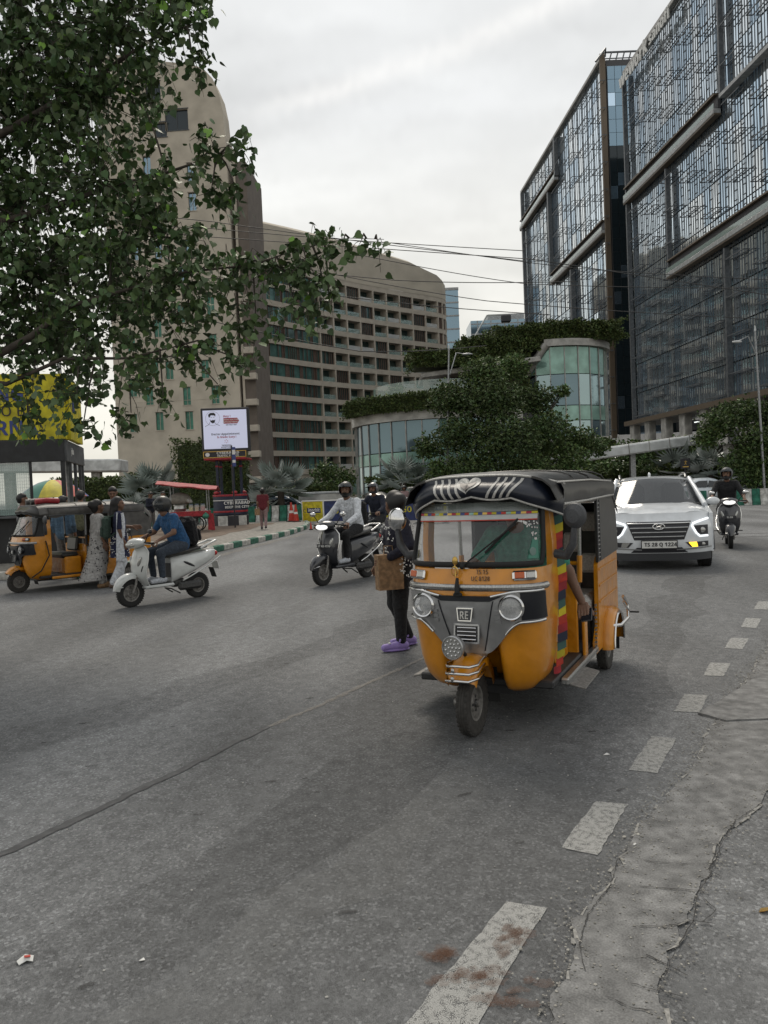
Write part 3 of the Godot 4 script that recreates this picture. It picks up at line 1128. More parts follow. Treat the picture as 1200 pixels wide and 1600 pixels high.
func beige_tower() -> void:
	var o := thing("concrete_tower", "tall beige concrete tower with a rounded top corner and green window slots", "building", V(-34.2, 0, -100))
	# front face: x from 0 (its left edge) to 18 m
	var f := facade(o, Vector3.ZERO, V(18.0, 0, 1.2))
	var holes: Array = []
	var shutters: Array = []
	for p in [[339, 548], [325, 587], [295, 627], [339, 627], [237, 624], [251, 664], [297, 665], [270, 586], [247, 581], [318, 285], [251, 270], [318, 330], [296, 440], [225, 335], [230, 400], [338, 490], [292, 500], [255, 520], [213, 540], [212, 610], [210, 665], [235, 475], [310, 400], [262, 400]]:
		var x: float = (p[0] - 187.0) / 12.0 * 1.02 + 0.3
		var y: float = 1.6 + (783.0 - p[1]) / 12.05
		holes.append(Rect2(x - 0.5, y - 1.15, 1.0, 2.3))
		shutters.append(p[1] > 480)
	var dark := [[266, 158, 2.0, 2.2], [300, 205, 3.0, 2.6], [275, 218, 1.6, 1.8]]
	for p in dark:
		var x: float = (p[0] - 187.0) / 12.0 * 1.02 + 0.3
		var y: float = 1.6 + (783.0 - p[1]) / 12.05
		holes.append(Rect2(x - p[2] / 2, y - p[3] / 2, p[2], p[3]))
		shutters.append(false)
	var wl := part("wall", holed_wall(0, 13.8, 0, 55.0, holes, 0.35), M.beige, o, f)
	for i in holes.size():
		var q: Rect2 = holes[i]
		var c := q.get_center()
		var w := part("window", Geo.new().box(V(c.x, c.y, -0.32), V(q.size.x - 0.02, q.size.y - 0.02, 0.06)), M.green_panel if shutters[i] else (M.blue_glass if i < 24 else M.dark_glass), o, f)
		part("frame", Geo.new().box(V(c.x, c.y, -0.25), V(0.05, q.size.y - 0.04, 0.06)).box(V(c.x, q.end.y + 0.08, 0.03), V(q.size.x + 0.2, 0.1, 0.1)).box(V(c.x, q.position.y - 0.06, 0.03), V(q.size.x + 0.2, 0.08, 0.1)), M.kiosk_grey if i >= 24 else M.beige_band, w)
	# the top sweeps over in a big curve at the right and rises to the left
	var top := PackedVector2Array([Vector2(13.8, 0), Vector2(13.8, 55.0), Vector2(0, 55.0), Vector2(0, 58.6), Vector2(4.2, 58.1), Vector2(8.5, 57.0), Vector2(12.2, 56.4), Vector2(13.7, 55.7), Vector2(14.8, 54.4), Vector2(15.5, 52.6), Vector2(15.9, 50.3), Vector2(16.1, 47.0), Vector2(16.3, 30.0), Vector2(16.6, 0)])
	part("crown_wall", Geo.new().prism(top, -3.0, 0.0), M.beige, o, f)
	part("side_wall", Geo.new().box(V(6.9, 25.9, -8.3), V(13.4, 51.8, 15.6)), M.beige_band, o, f)
	for y in [14.0, 27.5, 41.0]:
		part("joint", Geo.new().box(V(6.8, y, 0.01), V(13.6, 0.05, 0.03)), M.beige_band, o, f)
	# recessed stair slab on the right flank
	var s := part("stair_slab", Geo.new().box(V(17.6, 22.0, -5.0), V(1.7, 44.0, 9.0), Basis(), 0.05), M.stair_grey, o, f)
	part("slot", Geo.new().box(V(16.9, 22.0, -0.42), V(0.3, 44.2, 0.2)), M.beige, s)
	for k in 8:
		part("flank_balcony", Geo.new().box(V(18.0, 3.4 + k * 3.3, 0.1), V(1.5, 0.8, 1.0), Basis(), 0.03), M.beige_band, o, f)


func hotel() -> void:
	var r := RandomNumberGenerator.new()
	r.seed = 8
	var o := thing("hotel_block", "curved beige hotel block with stacked balconies and brown louvres", "building", V(-21.5, 0, -128))
	# plan: a slack curve receding to the right, then a tight rounded end
	var plan: Array[Vector3] = []
	for k in 15:
		var t := k / 14.0
		plan.append(V(0, 0, 0).lerp(V(34.5, 0, -34.0), t) + V(0.68, 0, 0.73) * (3.0 * sin(t * PI) * -0.6))
	var c0 := V(34.5, 0, -34.0)
	for k in 7:
		var a := deg_to_rad(40.0 - (k + 1) * 17.0)
		plan.append(c0 + V(-3.9, 0, -4.6) + V(sin(deg_to_rad(40.0)) * 0, 0, 0) + V(6.0 * cos(deg_to_rad(50) - deg_to_rad(17.0) * (k + 1)), 0, 6.0 * sin(deg_to_rad(50) - deg_to_rad(17.0) * (k + 1))))
	var bays := plan.size() - 1
	var fh := 3.22
	var base := 5.2
	var floors := 11
	var path := func(off: float) -> Array[Vector3]:
		var q: Array[Vector3] = []
		for i in plan.size():
			var t := (plan[mini(i + 1, bays)] - plan[maxi(i - 1, 0)]).normalized()
			q.append(plan[i] + t.cross(Vector3.UP) * off)
		return q
	var band := func(y0: float, y1: float, out: float, deep: float) -> Geo:
		var g := Geo.new()
		var a: Array[Vector3] = path.call(out)
		var b: Array[Vector3] = path.call(out - deep)
		for i in bays:
			g.quad(a[i] + V(0, y0, 0), a[i + 1] + V(0, y0, 0), a[i + 1] + V(0, y1, 0), a[i] + V(0, y1, 0))
			g.quad(a[i] + V(0, y1, 0), a[i + 1] + V(0, y1, 0), b[i + 1] + V(0, y1, 0), b[i] + V(0, y1, 0))
			g.quad(b[i] + V(0, y0, 0), b[i + 1] + V(0, y0, 0), a[i + 1] + V(0, y0, 0), a[i] + V(0, y0, 0))
			g.quad(b[i + 1] + V(0, y0, 0), b[i] + V(0, y0, 0), b[i] + V(0, y1, 0), b[i + 1] + V(0, y1, 0))
		for e in [0, bays]:
			g.quad(a[e] + V(0, y0, 0), a[e] + V(0, y1, 0), b[e] + V(0, y1, 0), b[e] + V(0, y0, 0))
		return g
	for i in floors + 1:
		part("floor_band", band.call(base + i * fh - 0.5, base + i * fh + 0.42, 0.05, 2.2), M.beige_band, o)
	# high blank parapet, its outline dipping to the right end
	var pg := Geo.new()
	var pa: Array[Vector3] = path.call(0.1)
	var pb: Array[Vector3] = path.call(-9.0)
	var py := base + floors * fh + 0.42
	for i in bays:
		var h0 := 6.6 + 1.2 * sin(i * 0.25) - maxf(0.0, i - 12) * 0.55
		var h1 := 6.6 + 1.2 * sin((i + 1) * 0.25) - maxf(0.0, i - 11) * 0.55
		pg.quad(pa[i] + V(0, py, 0), pa[i + 1] + V(0, py, 0), pa[i + 1] + V(0, py + h1 * 0.9, 0), pa[i] + V(0, py + h0 * 0.9, 0))
		var m0 := pa[i].lerp(pb[i], 0.12) + V(0, py + h0, 0)
		var m1 := pa[i + 1].lerp(pb[i + 1], 0.12) + V(0, py + h1, 0)
		pg.quad(pa[i] + V(0, py + h0 * 0.9, 0), pa[i + 1] + V(0, py + h1 * 0.9, 0), m1, m0)
		pg.quad(m0, m1, pb[i + 1] + V(0, py + h1, 0), pb[i] + V(0, py + h0, 0))
	part("parapet", pg, M.beige, o)
	part("base_wall", band.call(0.0, base - 0.5, -0.3, 6.0), M.beige, o)
	var wall: Array[Vector3] = path.call(-1.75)
	var front: Array[Vector3] = path.call(-0.12)
	for i in floors:
		var y0 := base + i * fh + 0.42
		var y1 := base + (i + 1) * fh - 0.5
		var k := 0
		while k < bays:
			var a := front[k]
			var b := front[k + 1]
			var kind := "louvre"
			if k >= 5 and k < 14:
				kind = "balcony" if ((k + (i / 2)) % 4 != 0) else "louvre"
			elif k < 5:
				kind = "curtain"
			if kind == "balcony":
				var f := facade(o, wall[k], wall[k + 1])
				var l := wall[k].distance_to(wall[k + 1])
				var w := part("window", Geo.new().box(V(l / 2, (y0 + y1) / 2, 0), V(l, y1 - y0, 0.05)), M.room_glass, o, f)
				part("curtain", Geo.new().box(V(l * r.randf_range(0.2, 0.4), (y0 + y1) / 2, 0.06), V(l * 0.3, y1 - y0 - 0.1, 0.04)), M.teal_glass if r.randf() < 0.7 else M.curtain_glass, w)
				var f2 := facade(o, a, b)
				var l2 := a.distance_to(b)
				part("railing", Geo.new().box(V(l2 / 2, y0 + 0.42, 0), V(l2 - 0.3, 0.84, 0.03)), M.rail_glass if r.randf() < 0.8 else M.clear_plastic, o, f2)
				part("side_wall", Geo.new().box(V(0.0, (y0 + y1) / 2, -0.75), V(0.32, y1 - y0 + 0.02, 1.9)), M.beige_band, o, f2)
			else:
				var f := facade(o, a - (b - a).normalized().cross(Vector3.UP) * 0.35, b - (b - a).normalized().cross(Vector3.UP) * 0.35)
				var l := a.distance_to(b)
				var w := part("window", Geo.new().box(V(l / 2, (y0 + y1) / 2, 0), V(l, y1 - y0, 0.05)), M.teal_glass if kind == "curtain" and r.randf() < 0.8 else M.room_glass, o, f)
				var g := Geo.new()
				var n := 7
				for s in n:
					if r.randf() < (0.92 if kind == "louvre" else 0.5):
						g.box(V(l * (s + 0.5) / n, (y0 + y1) / 2, 0.22), V(0.16 if kind == "louvre" else 0.1, y1 - y0, 0.14))
				if kind == "curtain":
					g.box(V(l * r.randf_range(0.3, 0.7), (y0 + y1) / 2, 0.08), V(l * r.randf_range(0.1, 0.3), y1 - y0, 0.06))
				part("louvre", g, M.brown_panel, w).set_meta("kind", "stuff")
				if k == 5 or k == 14 or kind == "louvre":
					var f3 := facade(o, a, b)
					part("side_wall", Geo.new().box(V(0.0, (y0 + y1) / 2, -0.75), V(0.3, y1 - y0 + 0.02, 1.9)), M.beige_band, o, f3)
			k += 1
	# entrance canopy under the block
	part("entrance_hood", Geo.new().box(V(17.0, 3.9, -5.0), V(9.0, 0.9, 6.0), Basis.from_euler(Vector3(0, 0.7, 0)), 0.3), M.beige_band, o)
	part("entrance_shade", Geo.new().box(V(15.8, 2.0, -8.5), V(7.0, 2.6, 1.0), Basis.from_euler(Vector3(0, 0.7, 0))), M.teal_glass, o)  # teal glass box put in to stand for the shade under the hood
	part("back_block", Geo.new().prism(PackedVector2Array([Vector2(-1, 1), Vector2(20, -24), Vector2(27, -36), Vector2(26, -46), Vector2(-2, -40)]), -0.02, py + 4.0, Transform3D(Basis(Vector3.RIGHT, V(0, 0, 1), V(0, 1, 0)), V(-2.4, 0, -4.4))), M.beige_band, o)


func drum_wall(o: Node3D, c: Vector3, rad: float, a0: float, a1: float, n: int, rows: Array, cut: Callable) -> void:
	# rows: [y0, y1, [materials]]
	var r := RandomNumberGenerator.new()
	r.seed = 31 + n
	for k in n:
		var t0 := lerpf(a0, a1, float(k) / n)
		var t1 := lerpf(a0, a1, (k + 1.0) / n)
		var p0 := c + V(sin(t0), 0, cos(t0)) * rad
		var p1 := c + V(sin(t1), 0, cos(t1)) * rad
		var s := (p1 - p0).normalized() * 0.03
		var dn := s.cross(Vector3.UP).normalized() * 0.04
		for w in rows:
			var ya: float = minf(w[1], cut.call(t0))
			var yb: float = minf(w[1], cut.call(t1))
			if maxf(ya, yb) <= w[0] + 0.05:
				continue
			ya = maxf(ya, w[0])
			yb = maxf(yb, w[0])
			var g := Geo.new()
			var e := 0.03
			var q := [p0 + s + V(0, w[0] + e, 0), p1 - s + V(0, w[0] + e, 0), p1 - s + V(0, yb - e, 0), p0 + s + V(0, ya - e, 0)]
			var tilt := dn * r.randfn() * 0.35
			g.quad(q[0], q[1], q[2] + tilt, q[3] + tilt)
			g.quad(q[1] - dn, q[0] - dn, q[3] - dn, q[2] - dn)
			part("pane", g, w[2][r.randi() % w[2].size()], o)
	var mul := Geo.new()
	for k in n + 1:
		var t := lerpf(a0, a1, float(k) / n)
		var p := c + V(sin(t), 0, cos(t)) * (rad + 0.02)
		var yt: float = minf(rows[0][1], cut.call(t))
		mul.box(p + V(0, (rows[-1][0] + yt) / 2, 0), V(0.07, yt - rows[-1][0], 0.12), Basis(Vector3.UP, t))
	part("mullion", mul, M.metal_cap, o)


func arc_band(c: Vector3, rad: float, a0: float, a1: float, n: int, y0: float, y1: float, deep: float) -> Geo:
	var g := Geo.new()
	var rows: Array = []
	for k in n + 1:
		var t := lerpf(a0, a1, float(k) / n)
		var d := V(sin(t), 0, cos(t))
		rows.append(ring([c + d * rad + V(0, y0, 0), c + d * rad + V(0, y1, 0), c + d * (rad - deep) + V(0, y1, 0), c + d * (rad - deep) + V(0, y0, 0)]))
	g.loft(rows, true, true)
	return g


func pavilion() -> void:
	var o := thing("glass_pavilion", "rounded mint glass pavilion under a planted roof", "building", V(14.7, 0, -66))
	var never := func(_t: float) -> float: return 99.0
	var cut := func(t: float) -> float: return 12.3 if t > -0.26 else 12.3 - (-0.26 - t) * 6.2
	drum_wall(o, Vector3.ZERO, 4.6, -1.2, 1.75, 12, [[10.1, 12.3, [M.mint_panel]], [7.6, 10.1, [M.drum_glass, M.drum_glass, M.drum_glass_b]], [6.4, 7.6, [M.mint_panel]], [5.1, 6.4, [M.drum_glass_b, M.drum_glass]]], cut)
	part("eaves", arc_band(Vector3.ZERO, 4.95, -0.30, 1.8, 14, 12.3, 12.85, 5.0), M.metal_cap, o)
	part("sill_band", arc_band(Vector3.ZERO, 4.85, -1.3, 1.8, 14, 4.6, 5.1, 5.0), M.white_column, o)
	var sl: Array = []
	for k in 7:
		var t := lerpf(-0.27, -1.2, k / 6.0)
		sl.append(V(sin(t), 0, cos(t)) * 4.75 + V(0, 12.45 - (-0.27 - t) * 6.2, 0))
	part("sloping_edge", Geo.new().tube(sl, 0.32, 6), M.metal_cap, o)
	part("core", Geo.new().lathe([Vector2(0, 0), Vector2(4.2, 0), Vector2(4.2, 12.0), Vector2(0, 12.0)], 24), M.kiosk_dark, o)
	# the lower wing with a terrace: mint glass drum at street level
	var w := thing("glass_wing", "low mint glass wing with a rounded end below a hedge terrace", "building", V(4.2, 0, -55.0))
	drum_wall(w, Vector3.ZERO, 6.0, -1.7, 1.0, 15, [[3.9, 5.9, [M.drum_glass_b, M.drum_glass_b, M.mint_panel]], [3.1, 3.9, [M.mint_panel]], [1.2, 3.1, [M.drum_glass_b, M.drum_glass]], [0.7, 1.2, [M.mint_panel]], [0.2, 0.7, [M.drum_glass_b]]], never)
	part("eaves", arc_band(Vector3.ZERO, 6.25, -1.75, 1.05, 18, 5.9, 6.5, 6.2), M.white_column, w)
	part("core", Geo.new().lathe([Vector2(0, 0), Vector2(5.6, 0), Vector2(5.6, 6.0), Vector2(0, 6.0)], 28), M.kiosk_dark, w)
	for k in 8:
		var t0 := lerpf(-1.5, 0.9, k / 8.0)
		var t1 := lerpf(-1.5, 0.9, (k + 1) / 8.0)
		var g := Geo.new()
		var a := V(sin(t0), 0, cos(t0)) * 4.6
		var b := V(sin(t1), 0, cos(t1)) * 4.6
		g.quad(a + V(0, 7.6, 0), b + V(0, 7.6, 0), b + V(0, 8.6, 0), a + V(0, 8.6, 0))
		part("terrace_glass", g, M.rail_glass, w)
	part("terrace_deck", arc_band(Vector3.ZERO, 5.2, -1.6, 1.0, 16, 6.5, 7.5, 5.1), M.concrete, w)
	# covered terrace behind: slab, brown soffit, column
	var u := thing("roof_terrace", "brown covered terrace on a concrete column beneath the planted roof", "building", V(6.2, 0, -62.5))
	part("slab", Geo.new().box(V(1.8, 10.7, 0), V(9.4, 0.4, 5.0), Basis.from_euler(Vector3(0, 0, 0.10)), 0.05), M.metal_cap, u)
	part("back_wall", Geo.new().box(V(2.6, 8.6, -1.2), V(7.4, 3.4, 2.2)), M.brown_panel, u)
	part("column", Geo.new().box(V(-2.45, 8.8, 2.0), V(0.5, 3.0, 0.5), Basis(), 0.03), M.pavement, u)
	part("plinth", Geo.new().box(V(2.0, 3.6, -0.6), V(9.0, 7.2, 4.0)), M.kiosk_dark, u)


func far_buildings() -> void:
	var o := thing("distant_block", "small blue glass block far behind the planted roof", "building", V(38, 0, -235))
	part("glass_front", Geo.new().box(V(0, 25, 0), V(20, 50, 12)), M.blue_glass, o)
	for i in 8:
		part("floor_line", Geo.new().box(V(0, 28.0 + i * 3.0, 6.05), V(20.1, 0.3, 0.2)), M.ledge, o)
	for i in 5:
		part("mullion", Geo.new().box(V(-8 + i * 4.0, 25, 6.08), V(0.25, 50, 0.2)), M.ledge, o)
	part("roof_plant", Geo.new().box(V(1, 51.2, 0), V(11, 2.4, 6), Basis(), 0.1), M.ledge, o)
	var p := thing("distant_block", "narrow blue-grey tower edge just right of the hotel block", "building", V(19.2, 0, -205))
	part("glass_front", Geo.new().box(V(0, 26, 0), V(4.6, 52, 10)), M.blue_glass, p)
	part("roof_plant", Geo.new().box(V(0, 52.3, 0), V(4.8, 0.7, 10.2)), M.ledge, p)
	for i in 14:
		part("floor_line", Geo.new().box(V(0, 8.0 + i * 3.4, 5.05), V(4.7, 0.35, 0.2)), M.ledge, p)
	var wlk := thing("skywalk", "pale raised walkway seen between the kiosk and the beige tower", "bridge", V(-30, 0, -62))
	part("deck", Geo.new().box(V(0, 4.6, 0), V(18, 1.0, 3), Basis.from_euler(Vector3(0, 0.1, -0.03)), 0.1), M.canopy_white, wlk)
	for k in 3:
		part("pier", Geo.new().box(V(-7 + k * 7.0, 2.05, 0), V(0.7, 4.1, 0.7), Basis(), 0.05), M.concrete, wlk)
	var cv := thing("entrance_canopy", "long white cantilever canopy rising to the right behind the white SUV", "canopy", V(14.6, 0, -46.5))
	part("beam", Geo.new().box(V(0, 3.3, 0), V(8.6, 0.62, 2.2), Basis.from_euler(Vector3(0, 0.25, 0.10)), 0.08), M.canopy_white, cv)
	for k in 7:
		part("joint", Geo.new().box(V(-3.6 + k * 1.2, 3.3 - 0.36 + k * 0.12, 1.16 - k * 0.0), V(0.03, 0.6, 0.05), Basis.from_euler(Vector3(0, 0.25, 0.1))), M.metal_cap, cv)
	for k in 2:
		part("post", Geo.new().box(V(-2.6 + k * 3.2, 1.5 + k * 0.15, -0.2), V(0.3, 2.9 + k * 0.3, 0.3)), M.steel, cv)


# ------------------------------------------------------------------ vegetation
func heart_leaf() -> ArrayMesh:   # hangs from its stalk at the origin, tip down, about one unit long
	var g := Geo.new()
	g.sm(true)
	var side := [Vector2(0.0, -0.02), Vector2(0.20, 0.05), Vector2(0.40, -0.08), Vector2(0.45, -0.30), Vector2(0.30, -0.58), Vector2(0.10, -0.80), Vector2(0.0, -1.06)]
	var mid := [V(0, -0.02, 0), V(0, -0.30, 0.03), V(0, -0.62, 0.02), V(0, -1.06, -0.06)]
	for s in [-1.0, 1.0]:
		var p: Array = []
		for q in side:
			p.append(V(q.x * s, q.y, 0.16 * absf(q.x) + (-0.06 if q.y < -1.0 else 0.0)))
		for t in [[p[0], p[1], mid[1]], [p[1], p[2], mid[1]], [p[2], p[3], mid[1]], [p[3], p[4], mid[2]], [p[3], mid[2], mid[1]], [p[4], p[5], mid[2]], [p[5], mid[3], mid[2]]]:
			if s > 0:
				g.tri(t[0], t[2], t[1])
			else:
				g.tri(t[0], t[1], t[2])
	return g.mesh()


func oval_leaf(wide := 0.4) -> ArrayMesh:
	var g := Geo.new()
	g.sm(true)
	for s in [-1.0, 1.0]:
		var a := V(0, 0, 0)
		var b := V(wide * s, 0.4, 0.12)
		var c := V(0, 1.0, -0.08)
		var m := V(0, 0.45, 0)
		g.tri(a, b, m)
		g.tri(b, c, m)
	return g.mesh()


func leaf_turn(r: RandomNumberGenerator, droop: float) -> Basis:
	return Basis.from_euler(Vector3(r.randfn() * droop, r.randf() * TAU, r.randfn() * droop))


# clumps: [centre, radii, number of leaves]
func clump_leaves(clumps: Array, size0: float, size1: float, r: RandomNumberGenerator, flat := 1.4) -> Array:
	var xs: Array = []
	var ts: Array = []
	for c in clumps:
		var tone := r.randf_range(0.75, 1.25)
		for i in c[2]:
			var d := V(r.randfn(), r.randfn(), r.randfn()).normalized() * pow(r.randf(), 0.45)
			var p: Vector3 = c[0] + d * c[1] * (1.0 + 0.12 * r.randfn())
			var s := r.randf_range(size0, size1)
			xs.append(Transform3D(leaf_turn(r, flat).scaled(Vector3.ONE * s), p))
			var q := tone * r.randf_range(0.65, 1.35)
			ts.append(Color(q * r.randf_range(0.85, 1.25), q, q * r.randf_range(0.7, 1.1)))
	return [xs, ts]


func tree(called: String, label: String, base: Vector3, trunk_r: float, clumps: Array, s0: float, s1: float, seed_: int, group := "") -> Node3D:
	var r := RandomNumberGenerator.new()
	r.seed = seed_
	var o := thing(called, label, "tree", base, 0.0, group)
	var g := Geo.new()
	var top := Vector3.ZERO
	for c in clumps:
		top += c[0] / clumps.size()
	top -= base
	var fork := V(top.x * 0.25, top.y * 0.32, top.z * 0.25)
	g.tube([Vector3.ZERO, fork * 0.5 + V(r.randfn() * 0.08, 0, r.randfn() * 0.08), fork], [trunk_r * 1.25, trunk_r, trunk_r * 0.8], 9)
	part("trunk", g, M.bark, o)
	var limbs := Geo.new()
	for c in clumps:
		var e: Vector3 = c[0] - base
		var m := fork.lerp(e, 0.5) + V(r.randfn() * 0.2, 0.15, r.randfn() * 0.2)
		limbs.tube([fork, m, e], [trunk_r * 0.34, trunk_r * 0.18, 0.012], 6, false)
		for k in 4:
			var d = V(r.randfn(), r.randf_range(-0.2, 0.9), r.randfn()).normalized() * (c[1].x * 0.8)
			limbs.tube([m.lerp(e, r.randf_range(0.4, 1.0)), e + d * 0.5, e + d], [0.03, 0.02, 0.008], 4, false)
	part("limb", limbs, M.bark, o)
	var lv := clump_leaves(clumps, s0, s1, r)
	for i in lv[0].size():
		lv[0][i].origin -= base
	scatter("crown", oval_leaf(0.36), M.tree_leaf, lv[0], lv[1], o)
	return o


func hedge(called: String, label: String, category: String, boxes: Array, per: float, seed_: int, mat: Material, size := 0.12) -> Node3D:
	# boxes: [centre, half extents, yaw]; a dark twiggy core with leaves all over it
	var r := RandomNumberGenerator.new()
	r.seed = seed_
	var o := thing(called, label, category, boxes[0][0] - V(0, boxes[0][1].y, 0))
	var core := Geo.new()
	var xs: Array = []
	var ts: Array = []
	for b in boxes:
		var c: Vector3 = b[0] - o.position
		var h: Vector3 = b[1]
		var bs := Basis(Vector3.UP, b[2])
		core.box(c, h * 1.84, bs, 0.1)
		var n := int(3.2 * per * (h.x * h.y * 2 + h.x * h.z * 2 + h.y * h.z * 2) * 2)
		for i in n:
			var p := V(r.randf_range(-1, 1), r.randf_range(-1, 1), r.randf_range(-1, 1))
			var ax := r.randi() % 3
			if ax == 2 or r.randf() < 0.4:
				p.z = 1.0
			elif ax == 1:
				p.y = 1.0
			else:
				p.x = signf(p.x)
			var bump := 1.0 + 0.10 * sin(p.x * 5.0 + c.x) * cos(p.y * 3.0 + p.x * 9.0) + r.randfn() * 0.05
			var s := r.randf_range(0.6, 1.3) * size
			xs.append(Transform3D(leaf_turn(r, 1.3).scaled(Vector3.ONE * s), c + bs * (p * h * bump)))
			var q := r.randf_range(0.5, 1.45)
			ts.append(Color(q * r.randf_range(0.9, 1.3), q, q * r.randf_range(0.6, 1.0)))
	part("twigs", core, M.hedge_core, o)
	scatter("foliage", oval_leaf(0.4), mat, xs, ts, o)
	return o


func fan_frond() -> ArrayMesh:   # a pleated fan of stiff blades on a stalk; blade radius 1, grows along +y
	var g := Geo.new()
	var n := 17
	g.tube([V(0, 0, 0), V(0, 0.45, 0.03), V(0, 0.95, 0)], [0.035, 0.025, 0.02], 5, false)
	g.sm(false)
	for i in n:
		var a := lerpf(-2.15, 2.15, (i + 0.5) / n)
		var w := 2.15 / n
		var l := 1.0 - 0.12 * absf(a) / 2.15 + 0.05 * sin(i * 12.9)
		var hub := V(0, 0.95, 0)
		var p := func(ang: float, rad: float, z: float) -> Vector3:
			return hub + V(sin(ang) * rad, cos(ang) * rad, z - 0.10 * rad * rad + 0.10 * absf(ang) * rad * 0.4)
		var l0: Vector3 = p.call(a - w * 0.85, 0.40 * l, -0.07)
		var r0: Vector3 = p.call(a + w * 0.85, 0.40 * l, -0.07)
		var m0: Vector3 = p.call(a, 0.44 * l, 0.06)
		var tip: Vector3 = p.call(a, l, -0.04)
		g.tri(hub, m0, l0)
		g.tri(hub, r0, m0)
		g.tri(l0, m0, tip)
		g.tri(m0, r0, tip)
	return g.mesh()


func fan_palm(label: String, base: Vector3, height: float, size: float, fronds: int, seed_: int) -> void:
	var r := RandomNumberGenerator.new()
	r.seed = seed_
	var o := thing("fan_palm", label, "palm", base, r.randf() * TAU, "silvery fan palms in the planting beds")
	var pr: Array = []
	for k in 9:
		pr.append(Vector2(0.22 - 0.06 * k / 8.0 + (0.02 if k % 2 else 0.0), height * k / 8.0))
	part("trunk", Geo.new().lathe(pr, 10), M.bark, o)
	if not T.has("frond"):
		T.frond = fan_frond()
	for k in fronds:
		var up := lerpf(1.45, -0.35, pow((k + 0.5) / fronds, 0.8)) + r.randfn() * 0.08
		var yaw := k * 2.399 + r.randfn() * 0.1
		var b := Basis(Vector3.UP, yaw) * Basis(Vector3.RIGHT, PI / 2 - up) * Basis(Vector3.UP, r.randfn() * 0.25)
		var s := size * r.randf_range(0.85, 1.1)
		var f := MeshInstance3D.new()
		f.name = "frond"
		f.mesh = T.frond
		f.material_override = [M.palm_leaf, M.palm_leaf_b, M.palm_leaf_c][r.randi() % 3]
		o.add_child(f, true)
		f.transform = Transform3D(b.scaled(Vector3.ONE * s), V(0, height, 0))


